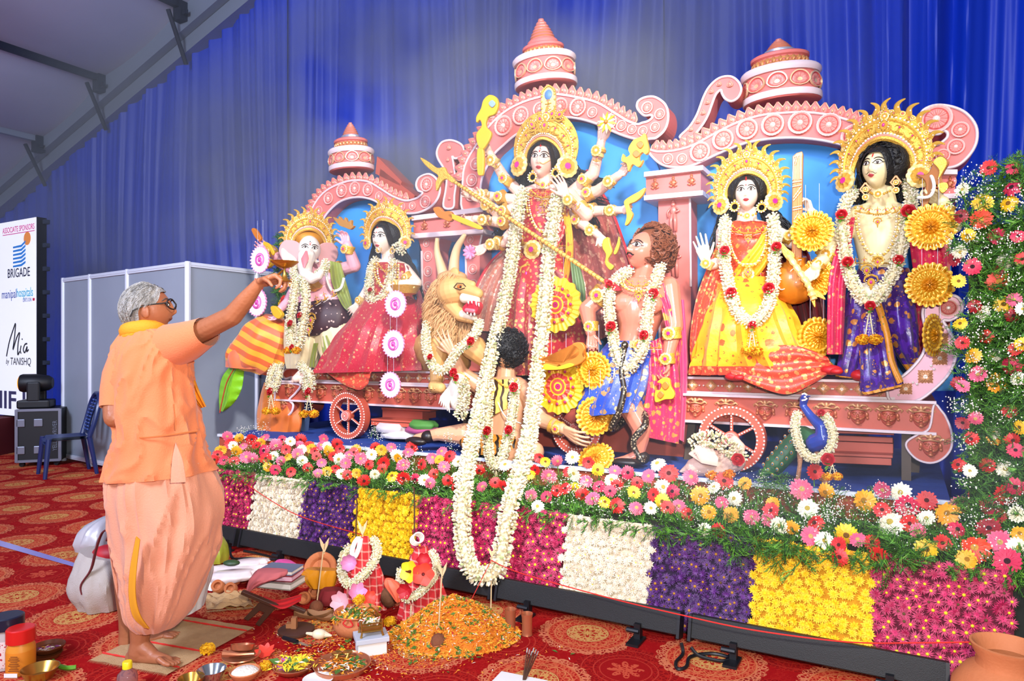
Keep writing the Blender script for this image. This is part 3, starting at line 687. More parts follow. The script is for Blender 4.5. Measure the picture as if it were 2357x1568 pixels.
def lotus_mesh():
 mb=MB(); h=lambda q,a:.1+.12*abs(math.cos(a*6))*smoothstep(.2,.5,q)*(1-smoothstep(.68,.78,q))+(.1 if q>.82 else 0)
 mb.polar(MX.Identity(4),1.0,h,8,30,lambda a,q:1.0 if math.sin(a)>0 else max(.55,1-.5*abs(math.sin(a))),[(.2,1),(.74,0),(.84,2),(1,1)]); return mb
LOT=mesh_of('lotus_panel',lotus_mesh(),[mat('rosette_pink',''),mat('gold_rim','e9c49a',.35,.3),deep])
def spire(lab,base,top,R1,R2,ring,tip,dd=5.42,tilt=0.0):
 m=mpp(base[0],dd); p0=S(base[0],base[1],dd); root=thing('temple_spire',lab,'spire',p0,'tiered pink spires on the arches')
 up=(S(top[0],top[1],dd)-p0).normalized(); T=MX((UX,NX,up)).transposed().to_4x4(); T.translation=p0
 H1=(S(top[0],top[1],dd)-p0).length; r1=R1*m; r2=R2*m; T2=T@MX.Diagonal((1,.7,1,1)); T2.translation=p0
 mb=MB(); mb.lathe([(r1*.94,-.03),(r1*1.0,-.02),(r1,.02),(r1*.93,.03),(r1*.93,H1-.03),(r1*.98,H1-.02),(r1*1.02,H1+.01),(r1*.98,H1+.025),(r2,H1+.03)],32,T2); part('drum',mb,pink,root)
 mb=MB(); mb.lathe([(r1*1.01,-.02),(r1*1.035,-.01),(r1*1.03,.025),(r1*.99,.03)],32,T2); mb.lathe([(r1*1.0,H1-.03),(r1*1.05,H1-.01),(r1*1.05,H1+.01),(r1*1.0,H1+.025)],32,T2); part('rim',mb,white,root)
 for k in range(9):
  a=-pi/2+(k-4)*.62; q=T2@V3((r1*.93*math.cos(a),r1*.93*math.sin(a),H1*.42))
  nrm=(UX*math.cos(a)/1.0+NX*math.sin(a)/.7).normalized(); mm=MX((nrm.cross(up)*-1,up,nrm)).transposed().to_4x4(); mm.translation=q
  put(LOT,'lotus_panel',root,mm,r1*.27)
 h2=H1+.03; H2=h2+r2*.42
 mb=MB(); mb.lathe([(r2*.95,h2),(r2*.93,H2-.02),(r2*1.03,H2-.01),(r2*1.04,H2+.01),(r2*.95,H2+.02),(r2*.5,H2+.03)],28,T2); part('upper_tier',mb,pink,root)
 mb=MB()
 for z in(h2+.02,H2-.035):mb.lathe([(r2*.96,z-.008),(r2*.99,z),(r2*.96,z+.008)],28,T2,False)
 for k in range(26):
  a=2*pi*k/26; mb.ell(T2@V3((r2*.95*math.cos(a),r2*.95*math.sin(a),(h2+H2)/2-.005)),(.016,.016,.026),None,6,4)
 part('frieze',mb,gold,root)
 r3=ring*m; h3=H2+.025; Ht=(S(tip[0],tip[1],dd)-p0).dot(up)
 mb=MB(); mb.lathe([(r3*1.1,h3),(r3*1.15,h3+.012),(r3*1.12,h3+.035),(r3*.9,h3+.04)],24,T2); part('collar',mb,mat('silver_paint','b9bccb',.3,.6)if R1!=74 else pink,root)
 pr=[]; zz=h3+.035; n=7
 for k in range(n):
  q=k/n; rr=r3*((1-q)**.75)*(1.0+.05*math.sin(q*3)); hh=(Ht-zz)/n; z0=zz+k*hh
  pr+=[(rr*.9,z0),(rr,z0+hh*.35),(rr*.98,z0+hh*.6),(rr*.84,z0+hh*.9)]
 pr.append((.004,Ht)); mb=MB(); mb.lathe(pr,20,T2); part('finial',mb,mat('finial_pink','dd8478',.4,.15),root)
 mb=MB()
 for k in range(n):mb.lathe([(pr[4*k][0]*1.02,pr[4*k][1]-.006),(pr[4*k][0]*1.1,pr[4*k][1]),(pr[4*k][0]*1.02,pr[4*k][1]+.006)],20,T2,False)
 part('gold_bands',mb,gold,root)
spire('tallest tiered pink spire on the largest arch',(1256,196),(1252,141),74,49,33,(1250,42))
spire('pink tiered spire with silver collar on the wide right arch',(1799,232),(1796,172),84,62,30,(1800,88))
spire('smallest pink tiered spire on the left arch',(809,390),(808,352),57,42,22,(808,282))
for x0,y0,x1,y1 in((868,360,925,418),(875,388,955,450)):
 mb=MB(); mb.plate([(x0,y0),(x1,y1),(x1-4,y1+10),(x0-4,y0+40)],5.5,.2)
 single('roof_board','slanting pink board behind the left spire, '+('upper one' if y0==360 else 'lower one'),'board',mb,terra,S(x0,y1,5.5),'pink boards behind the left arch',smooth=False)
def idol_relief():
 mb=MB(); mb.ell((0,.05,.1),(.34,.42,.16)); mb.ell((0,.58,.12),(.17,.2,.14)); mb.lathe([(.2,0),(.2,.06),(.13,.2),(.06,.34),(.01,.42)],10,MX.Translation((0,.7,.1))@MX.Rotation(-pi/2,4,'X'))
 for s in(-1,1):mb.tube([(s*.25,.35,.12),(s*.46,.1,.16),(s*.2,-.1,.22)],.09,6); mb.tube([(s*.1,-.3,.14),(s*.48,-.38,.16),(s*.1,-.46,.2)],.12,6)
 return mb
IDR=mesh_of('relief_figure',idol_relief(),copper)
STF=MB(); STF.ell((0,.82,.1),(.11,.12,.1)); STF.ell((0,.52,.09),(.16,.24,.1)); STF.tube([(-.06,.35,.1),(-.12,0,.12),(-.08,-.5,.1)],.09,6); STF.tube([(.06,.35,.1),(.1,0,.12),(.1,-.5,.1)],.09,6)
STF.tube([(.14,.68,.1),(.3,.5,.1),(.1,.42,.18)],.05,6); STF.tube([(-.14,.68,.1),(-.3,.45,.1),(-.26,.2,.12)],.05,6); STF.lathe([(.12,0),(.1,.1),(.03,.24)],8,MX.Translation((0,.9,.1))@MX.Rotation(-pi/2,4,'X'))
STR=mesh_of('relief_figure',STF,mat('relief_pink','d97a70',.35,.15))
def pillar(lab,cap,shaft,reliefs,d,flare=None,figs=None,rel_mesh=None,rr=16):
 root=thing('pillar',lab,'pillar',S(*shaft[2],d),'pink pillars of the backdrop')
 x0,y0,x1,y1,y2,y3=cap
 if x1>x0:
  mb=MB(); mb.plate([(x0+5,y0+6),(x1-5,y1+6),(x1-5,y3),(x0+5,y2)],d-.05,.3); part('capital',mb,pink,root,smooth=False)
  for(a,b,c,e)in((x0,y0,x1,y1),(x0,y2,x1,y3)):
   mb=MB(); mb.plate([(a,b-2),(c,e-2),(c,e+9),(a,b+9)],d-.09,.38); part('slab',mb,white,root,smooth=False)
  for k in range(3):
   q=(k+.5)/3; px,py=lerp(x0+5,x1-5,q),lerp(lerp(y0,y1,q),lerp(y2,y3,q),.58); put(IDR,'relief_figure',root,stage_face(S(px,py,d-.05)),17*mpp(px,d))
 mb=MB(); mb.plate(shaft,d,.2); part('shaft',mb,pink,root,smooth=False)
 n=len(shaft)
 for k in(0,n//2):
  pass
 A=[shaft[-1]]+[shaft[-2]]if n==4 else shaft[n//2:]; B=shaft[1:n//2]if n>4 else[shaft[1],shaft[2]]
 for L in(B,[p for p in(shaft[n//2:]if n>4 else[shaft[2],shaft[3]])]if n>4 else[shaft[3],shaft[0]]):
  mb=MB(); mb.tube([S(x,y,d-.005)for x,y in L],3.4*mpp(L[0][0],d),6,flat=.8); part('edging',mb,white,root)
 for px,py,r in reliefs:put(rel_mesh or ROS,'relief_ornament',root,stage_face(S(px,py,d)),r*mpp(px,d))
PD_=5.12
pillar('slim pink pillar left of the lion, under a flat capital',(947,499,1112,478,540,528),[(962,548),(1012,546),(1003,575),(1004,860),(975,860),(971,578)],[(982,560,9),(986,590,12),(986,625,12),(986,660,12),(987,700,12),(987,740,12),(987,780,12)],PD_)
pillar('slim pink pillar right of the lion, beside the long white garland',(0,0,0,0,0,0),[(1056,540),(1110,537),(1104,566),(1106,860),(1078,860),(1072,570)],[(1083,552,9),(1088,583,12),(1089,620,12),(1090,655,12),(1091,700,12),(1092,740,12)],PD_)
pillar('broad pink pillar with standing relief figures, behind the dark-haired demon',(1482,398,1618,382,452,440),[(1515,452),(1588,448),(1590,660),(1592,900),(1520,900),(1517,660)],[(1551,510,46),(1555,615,46),(1557,720,46)],PD_,rel_mesh=STR)
pillar('pink pillar top half hidden by the raised hand at the right end',(2120,392,2204,392,450,447),[(2130,455),(2186,452),(2187,600),(2187,840),(2135,840),(2132,600)],[(2178,420,20)],PD_)
def boss_mesh():
 mb=MB(); h=lambda q,a:.3*(1-q)+.22*abs(math.cos(2*a))*math.sin(pi*q)+.06*math.cos(a*16)
 mb.polar(MX.Identity(4),1.0,h,8,48,lambda a,q:1-.28*q*abs(math.sin(2*a))+.06*q*math.cos(a*16),[(.2,1),(1,0)])
 for s in(-1,1):mb.use(1); mb.ell((s*1.22,0,.1),(.16,.16,.14),None,8,5)
 return mb
BOSS=mesh_of('floral_boss',boss_mesh(),[mat('boss_gold','d99a6a',.35,.25),pearl])
def face_mesh():
 mb=MB(); E=mb.ell
 mb.use(0); E((0,-.05,0),(.56,.72,.42),None,18,12); mb.use(1)
 E((0,-.06,.42),(.1,.22,.14)); E((0,-.18,.46),(.15,.09,.1))
 for s in(-1,1):
  mb.use(1); mb.tube([(s*.06,-.28,.42),(s*.24,-.3,.38),(s*.42,-.18,.28),(s*.5,-.06,.2)],[.09,.1,.07,.02],6)
  mb.tube([(s*.08,.2,.4),(s*.24,.28,.38),(s*.42,.18,.26)],.05,5); E((s*.23,.1,.36),(.13,.07,.06)); E((s*.64,.05,.05),(.14,.24,.1)); E((s*.68,-.22,.06),(.12,.13,.1))
  mb.use(2); mb.tube([(s*.5,.4,.12),(s*.8,.62,.08),(s*.98,.5,.05),(s*.86,.34,.06)],[.12,.11,.08,.04],6)
  mb.tube([(s*.1,.66,.2),(s*.34,.84,.14),(s*.6,.78,.1),(s*.7,.6,.1)],[.13,.13,.1,.05],6)
 mb.use(2); mb.tube([(-.56,.42,.22),(0,.56,.42),(.56,.42,.22)],.08,6); E((0,.72,.26),(.15,.26,.12)); mb.use(1); E((0,-.46,.36),(.17,.06,.08)); E((0,-.62,.3),(.2,.14,.12))
 return mb
FACE=mesh_of('carved_face',face_mesh(),[terra,copper,mat('boss_gold','')])
z2,z1,z0=1.205,1.095,.905; QD=4.65
def upx(px,d=QD):return S(px,800,d).dot(UX)
def tier(root,u0,u1,za,zb,d,name,back=5.5):
 mb=MB(); mb.box(SL((u0+u1)/2,(d+back)/2,(za+zb)/2),(u1-u0,back-d,zb-za),SROT.to_3x3()); part(name,mb,terra,root,smooth=False)
 for z in(za+.008,zb-.004):
  mb=MB(); mb.box(SL((u0+u1)/2,d-.015,z),(u1-u0,.03,.016),SROT.to_3x3()); part('edging',mb,white,root,smooth=False)
def scroll_end(root,out,d,t,name='scroll_end',m=terra):slab(root,out,d,t,2.6,name,m)
lp=thing('plinth','left chariot plinth with carved faces, under the elephant-headed figure and the lion','plinth',SL(upx(800),QD,DH),'carved terracotta plinths of the chariots')
tier(lp,upx(690,QD+.06),upx(1128),z1,z2,QD+.06,'upper_tier'); tier(lp,upx(640),upx(1128),z0,z1,QD,'lower_tier')
rp_=thing('plinth','right chariot plinth with carved faces and upswept end, under the seated yellow goddess','plinth',SL(upx(1800),QD,DH),'carved terracotta plinths of the chariots')
tier(rp_,upx(1575),upx(2060,QD+.06),z1,z2,QD+.06,'upper_tier'); tier(rp_,upx(1575),upx(2155),z0,z1,QD,'lower_tier')
for root,xs,d in((lp,range(668,1120,36),QD),(rp_,(1602,1672,1762,1830,1903,1975,2045,2120),QD)):
 for px in xs:
  m=mpp(px,d); put(FACE,'carved_face',root,stage_face(SL(upx(px,d),d-.002,(z0+z1)/2)),.074)
for root,xs in((lp,range(705,1120,26)),(rp_,range(1594,2080,43))):
 for px in xs:put(BOSS,'floral_boss',root,stage_face(SL(upx(px,QD+.06),QD+.055,(z1+z2)/2)),.04)
scroll_end(rp_,[(2150,932),(2166,945),(2179,964),(2191,999),(2189,1033),(2169,1057),(2141,1066),(2110,1057),(2088,1033),(2089,1016),(2114,1000),(2140,985)],QD-.01,.5)
put(FACE,'carved_face',rp_,stage_face(S(2142,1028,QD-.012)),.075)
sw=mat('pearl_pink','d295a6',.4,.1)
slab(rp_,[(2050,924),(2107,924),(2151,895),(2186,858),(2200,820),(2198,789),(2182,758),(2171,738),(2189,737),(2210,723),(2215,703),(2203,684),(2179,680),(2155,689),(2131,703),(2124,723),(2131,758),(2132,785),(2124,816),(2100,847),(2072,870),(2045,877)],QD+.03,.42,3.6,'upswept_end',sw)
put(ROS,'rosette',rp_,stage_face(S(2183,709,QD+.025)),20*mpp(2183,QD)); put(ROS,'rosette',rp_,stage_face(S(2150,733,QD+.025)),11*mpp(2150,QD))
for px,py,r in((2165,782,20),(2163,825,20),(2130,867,20),(2085,895,17)):put(BOSS,'floral_boss',rp_,stage_face(S(px,py,QD+.025),.8),r*mpp(px,QD))
scroll_end(lp,[(640,885),(633,914),(638,946),(654,960),(670,950),(675,932),(666,920),(680,905),(690,886)],QD-.01,.4)
put(FACE,'carved_face',lp,stage_face(S(653,935,QD-.012)),.05)
scroll_end(lp,[(694,853),(676,848),(658,850),(650,862),(658,872),(672,868),(672,880),(694,884)],QD+.05,.3)
cp=thing('plinth','plain terracotta centre plinth behind the demon, under the tall central goddess','plinth',SL(upx(1350,4.9),4.95,DH),'carved terracotta plinths of the chariots')
mb=MB(); mb.box(SL((upx(1128)+upx(1575))/2,5.22,.88),(upx(1575)-upx(1128)-.02,.5,.53),SROT.to_3x3()); part('body',mb,terra,cp,smooth=False)
mb=MB(); mb.box(SL((upx(1128)+upx(1575))/2,4.96,1.14),(upx(1575)-upx(1128)-.02,.04,.02),SROT.to_3x3()); part('edging',mb,white,cp,smooth=False)
wd_m=mat('old_timber','6d5a4a',.8,vary=('4a4038',6)); bt=mat('blue_grey_timber','4d6288',.7)
for i,(px,top,d,m_,sl)in enumerate(((705,925,4.8,bt,.2),(1075,945,4.95,wd_m,0),(2086,985,4.75,wd_m,0),(1590,975,4.9,wd_m,.15),(2110,960,5.1,wd_m,.1))):
 u=upx(px,d); mb=MB(); mb.box(SL(u,d,(DH+z0)/2),(.05,.05,z0-DH+.01),SROT.to_3x3()@MX.Rotation(sl*.8,3,'Y'))
 single('trestle_leg',('slanting blue-grey prop under the far left end of the left plinth','dark timber prop under the left plinth near the lion','brown timber prop below the right end of the right plinth','timber prop under the near left corner of the right plinth','timber prop deep behind the curled end of the right plinth')[i],'prop',mb,m_,SL(u,d,DH),'timber props under the plinths',smooth=False)
def wheel(lab,px,py,Rp,d):
 c=S(px,py,d); r=Rp*mpp(px,d); root=thing('chariot_wheel',lab,'wheel',c-ZX*r,'terracotta chariot wheels'); F=stage_face(c)
 def ring(a,b,t0,t1,n=40):mb=MB(); mb.lathe([(a,-t0),(b,-t0),(b,t1),(a,t1),(a,-t0)],n,F,False); return mb
 part('rim',ring(r*.74,r,.05,.02),terra,root)
 mb=MB()
 for rr,n,s_ in((r*.97,54,.032),(r*.77,42,.032)):
  for k in range(n):a=2*pi*k/n; mb.ell(F@V3((rr*math.cos(a),rr*math.sin(a),.022)),r*s_,None,6,4)
 part('beading',mb,pearl,root,kind='stuff')
 for k in range(6):
  a=pi/2+k*pi/3; e=V3((math.cos(a),math.sin(a),0)); mb=MB(); mb.tube([F@(e*r*.15),F@(e*r*.76)],r*.05,8); s=part('spoke',mb,terra,root)
  mb=MB()
  for j in range(6):mb.ell(F@(e*r*(.28+.085*j)+V3((0,0,r*.05))),r*.028,None,6,4)
  part('beading',mb,pearl,s,kind='stuff')
 mb=MB(); mb.lathe([(r*.2,-.03),(r*.24,0),(r*.24,.03),(r*.1,.05),(.002,.05)],20,F); h=part('hub',mb,terra,root); put(ROS,'rosette',h,stage_face(c-NX*.04),r*.2)
wheel('far left spoked chariot wheel below the seated red-robed goddess',802,957,54,4.55)
wheel('middle spoked chariot wheel half hidden behind the open hand and gold discs',1328,986,62,4.6)
wheel('near right spoked chariot wheel behind the swan',1684,1010,75,4.55)
def steps(lab,items,d):
 root=thing('boarding_step',lab,'steps',S(items[0][0][0],items[0][0][1],d),'small terracotta steps of the chariots')
 for q,dd,t in items_iter(items):
  mb=MB(); mb.plate(q,d+dd,t); part('tread',mb,terra,root,smooth=False,bevel=.003)
def items_iter(items):
 for it in items:yield it[:4],it[4],it[5]
steps('terracotta steps under the right plinth, right of the peacock',[((1905,990),(2058,996),(2058,1002),(1905,997),0.02,.2),((1908,1002),(2055,1008),(2055,1020),(1908,1014),.05,.03),((1912,1016),(2056,1022),(2056,1048),(1912,1042),.06,.25),((1912,1043),(2055,1049),(2055,1055),(1912,1049),-.06,.2),((1914,1050),(2052,1056),(2052,1072),(1914,1066),-.05,.2)],4.7)
steps('terracotta steps under the left plinth, beside the far left wheel',[((878,938),(990,944),(990,948),(878,943),0,.2),((880,943),(972,948),(972,966),(880,962),.02,.2),((854,964),(946,970),(946,974),(854,969),-.16,.25),((854,970),(944,975),(944,984),(854,979),-.15,.22)],4.75)
# figure kit
def SV(u,z,f):return UX*u+ZX*z-NX*f
def limb(mb,pts,n=12):
 P=[S(x,y,d)for x,y,d,r in pts]; rr=[r*mpp(x,d)for x,y,d,r in pts]; mb.chain(P,rr,n); return P
def hand(mb,w,t,nrm,L,curl=.4,thumb=1,spread=.16,fat=1.0):
 t=t.normalized(); nrm=(nrm-t*nrm.dot(t)).normalized(); s=nrm.cross(t)*thumb
 base=w+t*L*.08; K=[]
 for i,o in enumerate((.2,.07,-.06,-.18)):
  k=base+t*L*(.44,.47,.44,.38)[i]+s*o*L; K.append(k)
  mb.caps(base+s*o*L*.55,k,.085*L*fat,.072*L*fat,8)
 for i,k in enumerate(K):
  d=(t+s*spread*(1.5-i)*.75).normalized(); p=k; ang=0
  Ls=[x*L*(.46,.52,.48,.38)[i]for x in(.46,.3,.24)]; r=.055*L*fat
  for j,ln in enumerate(Ls):
   ang+=curl*(.9,1.2,.8)[j]
   dd=d*math.cos(ang)+nrm*math.sin(ang); q=p+dd*ln; mb.caps(p,q,r,r*.88,8); p=q; r*=.88
 d=(t*.62+s*.75+nrm*.25).normalized(); p=base+s*.12*L+t*L*.06; mb.caps(p,p+d*L*.22,.085*L*fat,.062*L*fat,8); p=p+d*L*.22
 d2=(d+t*.5+nrm*curl*.9-s*curl*.3).normalized(); mb.caps(p,p+d2*L*.2,.062*L*fat,.05*L*fat,8); p=p+d2*L*.2
 d3=(d2+nrm*curl*.7).normalized(); mb.caps(p,p+d3*L*.15,.05*L*fat,.042*L*fat,8)
def px_hand(mb,x,y,d,dx,dy,dd,L_px,nrm=(0,0,1),curl=.4,thumb=1,spread=.16,fat=1.0):
 hand(mb,S(x,y,d),UX*dx-ZX*dy-NX*dd,SV(*nrm),L_px*mpp(x,d),curl,thumb,spread,fat)
class Head:
 def __init__(s,c,h,yaw=0,pitch=0,roll=0,wide=.355,jaw=.36,nose=1.0):
  s.c=V3(c); s.h=h; f=V3((-s.c.x,-s.c.y,0)).normalized(); f=MX.Rotation(yaw,3,'Z')@f
  r=V3((-f.y,f.x,0))if False else V3((0,0,1)).cross(f); r.normalize()
  q=MX.Rotation(pitch,3,-r); f=q@f; up=q@V3((0,0,1)); q=MX.Rotation(roll,3,f); r=q@r; up=q@up
  s.r,s.up,s.f=r,up,f; s.rx,s.ry,s.rz=wide*h,.5*h,.43*h; s.jaw=jaw; s.nose=nose
  s.M=MX((r,up,f)).transposed().to_4x4(); s.M.translation=s.c
 def disp(s,x,y):
  g=lambda cx,cy,sx,sy:math.exp(-((x-cx)/sx)**2-((y-cy)/sy)**2)
  h=s.h; z=0
  z+=s.nose*h*.105*g(0,-.26,.13,.12)+s.nose*h*.05*g(0,-.02,.1,.24)
  z+=s.nose*h*.025*(g(.14,-.3,.08,.07)+g(-.14,-.3,.08,.07))
  z-=h*.035*(g(.38,.06,.2,.13)+g(-.38,.06,.2,.13))
  z+=h*.03*g(0,-.52,.24,.1)+h*.045*g(0,-.84,.28,.14)-h*.02*g(0,-.66,.24,.06)
  z+=h*.022*(g(.42,-.26,.22,.22)+g(-.42,-.26,.22,.22))+h*.012*(g(.38,.24,.25,.08)+g(-.38,.24,.25,.08))
  return z
 def at(s,x,y,off=0.0):
  q=max(0.0,1-x*x*.92-y*y*.96); nx=1-s.jaw*max(0,-y)**1.7
  return s.c+s.r*(x*s.rx*nx)+s.up*(y*s.ry)+s.f*(s.rz*math.sqrt(q)+s.disp(x,y)+off*s.h)
 def skull(s,mb,n=40,m=30):
  rings=[]
  for i in range(m+1):
   a=-pi/2+pi*i/m; y=math.sin(a); cy=max(math.cos(a),.03); ring=[]
   for j in range(n):
    b=2*pi*j/n; x=cy*math.cos(b); z=cy*math.sin(b); nx=1-s.jaw*max(0,-y)**1.7
    zz=s.rz*z*(1.0 if z>0 else 1.12-.25*max(0,-y))
    if z>0:zz+=s.disp(x,y)*smoothstep(0,.25,z)
    ring.append(s.c+s.r*(x*s.rx*nx)+s.up*(y*s.ry)+s.f*zz)
   rings.append(ring)
  mb.loft(rings); return s
 def ears(s,mb,k=1.0):
  for q in(-1,1):mb.ell(s.c+s.r*q*s.rx*1.02-s.up*s.h*.07-s.f*s.h*.02,(.035*s.h*k,.12*s.h*k,.07*s.h*k),MX((s.r,s.up,s.f)).transposed()@MX.Rotation(q*.35,3,'Y'),10,7)
 def patch(s,mb,pts,off=.006,crown=0.0):
  cx=sum(p[0]for p in pts)/len(pts); cy=sum(p[1]for p in pts)/len(pts); n=len(pts)
  rings=[[s.at(lerp(cx,x,k),lerp(cy,y,k),off+crown*(1-k*k))for x,y in pts]for k in(.02,.5,1.0)]
  mb.loft(rings,False); mb.add(rings[0],[tuple(range(n))])
 def line(s,mb,pts,w,off=.006,taper=True,n=5):
  L=cr(pts,5); k=len(L)
  rr=[w*s.h*(max(.25,math.sin(pi*min(.999,(i+.3)/k))**.5)if taper else 1)for i in range(k)]
  mb.tube([s.at(x,y,off)for x,y in L],rr,n)
INKM=mat('paint_black','120c0c',.5); LIPM=mat('paint_lips','cf4a52',.4); REDM=mat('paint_red','c3161c',.5); EYEW=mat('eye_white','fbf6ef',.3); IRIS=mat('eye_brown','3a2016',.25)
def features(H,root,brow='2a1512',look=0.0,lip=LIPM,bindi=True,sindoor=False,eye=1.0,third=False,lx=.30,ly=-.53,mous=None,open_=0,ey=.07):
 bm=mat('brow_'+brow,brow,.6)
 for q in(-1,1):
  mb=MB(); e=eye; cx,cy=.39*q,ey
  up=[(cx+.27*e*t,cy+(.125*e)*(1-t*t)**.8+.02*q*t)for t in[k/6-1 for k in range(13)]]
  lo=[(cx+.27*e*t,cy-(.075*e)*(1-t*t)**.9+.02*q*t)for t in[1-k/6 for k in range(13)]]
  mb.use(0); H.patch(mb,up+lo[1:-1],.005,.006)
  ix,iy=cx+look*.1,cy+.02
  mb.use(1); H.patch(mb,[(ix+.095*e*math.cos(a*pi/8),iy+.085*e*math.sin(a*pi/8))for a in range(16)],.0125,.003)
  mb.use(2); H.patch(mb,[(ix+.045*e*math.cos(a*pi/5),iy+.04*e*math.sin(a*pi/5))for a in range(10)],.017)
  mb.use(0); mb.ell(H.at(ix-.03,iy+.03,.02),.007*H.h,None,6,4)
  mb.use(2); H.line(mb,[(cx-.3*e*q,cy-.03)]+up[::3][::q]+[(cx+.36*e*q,cy+.04)],.012,.012); H.line(mb,lo[::3],.006,.008)
  part('eye',mb,[EYEW,IRIS,INKM],root)
  mb=MB(); H.line(mb,[(cx-.27*q,.24),(cx-.08*q,.315),(cx+.14*q,.305),(cx+.34*q,.215)],.015,.004); part('eyebrow',mb,bm,root)
 mb=MB()
 ux=[(-lx,ly),(-lx*.5,ly+.055),(-.06,ly+.075),(0,ly+.055),(.06,ly+.075),(lx*.5,ly+.055),(lx,ly),(lx*.5,ly-.008),(0,ly-.015),(-lx*.5,ly-.008)]
 lo=[(-lx*.92,ly),(-lx*.5,ly-.015),(0,ly-.02),(lx*.5,ly-.015),(lx*.92,ly),(lx*.5,ly-.07),(0,ly-.095),(-lx*.5,ly-.07)]
 H.patch(mb,ux,.004,.01); H.patch(mb,lo,.004,.012); mb.use(1); H.line(mb,[(-lx,ly+.01),(-lx*.4,ly-.012),(0,ly-.008),(lx*.4,ly-.012),(lx,ly+.01)],.005,.012)
 part('lips',mb,[lip,mat('lip_line','7a2228',.5)],root)
 if bindi:mb=MB(); mb.ell(H.at(0,.3,.004),.02*H.h); part('bindi',mb,REDM,root)
 if third:
  mb=MB(); mb.use(0); H.patch(mb,[(.05*math.cos(a*pi/6),.5+.12*math.sin(a*pi/6))for a in range(12)],.006); mb.use(1); mb.ell(H.at(0,.5,.01),.018*H.h); mb.use(2); H.line(mb,[(-.1,.46),(0,.36),(.1,.46)],.008); part('third_eye',mb,[EYEW,INKM,REDM],root)
 if sindoor:mb=MB(); H.line(mb,[(0,.6),(0,.72),(0,.86)],.02,.045,False); part('parting_mark',mb,REDM,root)
 if mous:
  mb=MB()
  for q in(-1,1):H.line(mb,[(0.01*q,ly+.12),(.16*q,ly+.13),(.3*q,ly+.07),(.42*q,ly+.1)],mous,.012)
  part('moustache',mb,INKM,root)
HAIR=mat('black_hair','0c0a0d',.55,bump=(90,.6))
def hair_cap(H,root,m=HAIR,line=.62,k=1.06,dome=None,seed=1,low=-.5,ear=False):
 mb=MB(); n,mm=44,22; P=[]
 for i in range(mm+1):
  row=[]
  for j in range(n+1):
   b=pi/2+.001+(2*pi-.002)*j/n; q=abs(j/n-.5)*2
   low_=lerp(low,line,smoothstep(.58,.86,q))if not ear else lerp(lerp(low,.12,smoothstep(.36,.44,q)),line,smoothstep(.62,.8,q)); a=lerp(math.asin(max(-1,min(1,low_))),pi/2,i/mm)
   y,cy=math.sin(a),math.cos(a); kk=k+.05*NZ.noise(V3((j*.35,i*.4,seed)))
   row.append(H.c+H.r*(math.cos(b)*cy*H.rx*kk*1.02)+H.up*(y*H.ry*kk)+H.f*(H.rz*math.sin(b)*cy*(1.03 if math.sin(b)>0 else 1.16)*kk))
  P.append(row)
 mb.grid(P)
 if dome:mb.ell(H.c+H.up*dome[2]*H.h-H.f*H.h*.2,(dome[0],dome[1],H.h*.42),MX((H.r,H.up,H.f)).transposed(),28,16)
 part('hair',mb,m,root)
def locks(root,guides,w,n,m=HAIR,wave=.35,rad=.006,seed=1,name='hair_lock',px=True):
 r_=random.Random(seed); mb=MB()
 for g in guides:
  L=cr(g,7)
  for i in range(n):
   o=(r_.uniform(-1,1),r_.uniform(-1,1),r_.uniform(-.5,.5)); ph=r_.uniform(0,6); fr=r_.uniform(.6,1.1); k=len(L); P=[]
   for j,(x,y,d)in enumerate(L):
    q=j/(k-1); ww=w*(.35+.65*q)*(1-.25*q*q); p=S(x+o[0]*ww+wave*w*.4*math.sin(j*fr+ph),y+o[1]*ww*.3,d+o[2]*.05); P.append(p)
   mb.tube(P,[rad*(1-.6*(j/(k-1))**2)for j in range(k)],5)
 return part(name,mb,m,root)
def curls(root,c,rad,n,size,m,name='hair',squash=(1,1,1),seed=1,keep=None):
 r_=random.Random(seed); mb=MB(); mb.ell(c,[rad*q*.93 for q in squash],None,20,12)
 for i in range(n):
  v=V3((r_.gauss(0,1),r_.gauss(0,1),r_.gauss(0,1))).normalized()
  if keep and not keep(v):continue
  p=V3(c)+V3((v.x*rad*squash[0],v.y*rad*squash[1],v.z*rad*squash[2])); a=v.cross(V3((r_.random(),r_.random(),r_.random()))).normalized(); b=v.cross(a); s=size*r_.uniform(.7,1.3)
  mb.tube([p+(a*math.cos(t*1.1)+b*math.sin(t*1.1))*s+v*s*.28*t for t in range(-1,6)],[s*.3]*6+[s*.1],4)
 return part(name,mb,m,root)
GOLD=mat('crown_gold','e09a22',.38,.45,vary=('f4cc62',60),bump=(140,.5)); PALE=mat('crown_pale_gold','f3d486',.4,.3); GEMP=mat('gem_pink','c92a86',.2,coat=.5); GEMG=mat('gem_green','1d7a46',.2); PEARL=mat('jewel_pearl','fbeedd',.25)
GRO=mesh_of('gold_rosette',MB().polar(MX.Identity(4),1.0,lambda q,a:(.4 if q<.2 else .12+.2*abs(math.cos(a*4))*math.sin(pi*q)),7,40,lambda a,q:1+.1*q*abs(math.sin(a*6)),[(.24,1),(.7,0),(1,2)]),[GOLD,PEARL,PALE])
GRP=mesh_of('gold_rosette',MB().polar(MX.Identity(4),1.0,lambda q,a:(.4 if q<.3 else .12+.2*abs(math.cos(a*4))*math.sin(pi*q)),7,40,lambda a,q:1+.1*q*abs(math.sin(a*6)),[(.34,1),(.7,0),(1,2)]),[GOLD,GEMP,PALE])
_f=MB()
for k,(x,y)in enumerate(()):pass
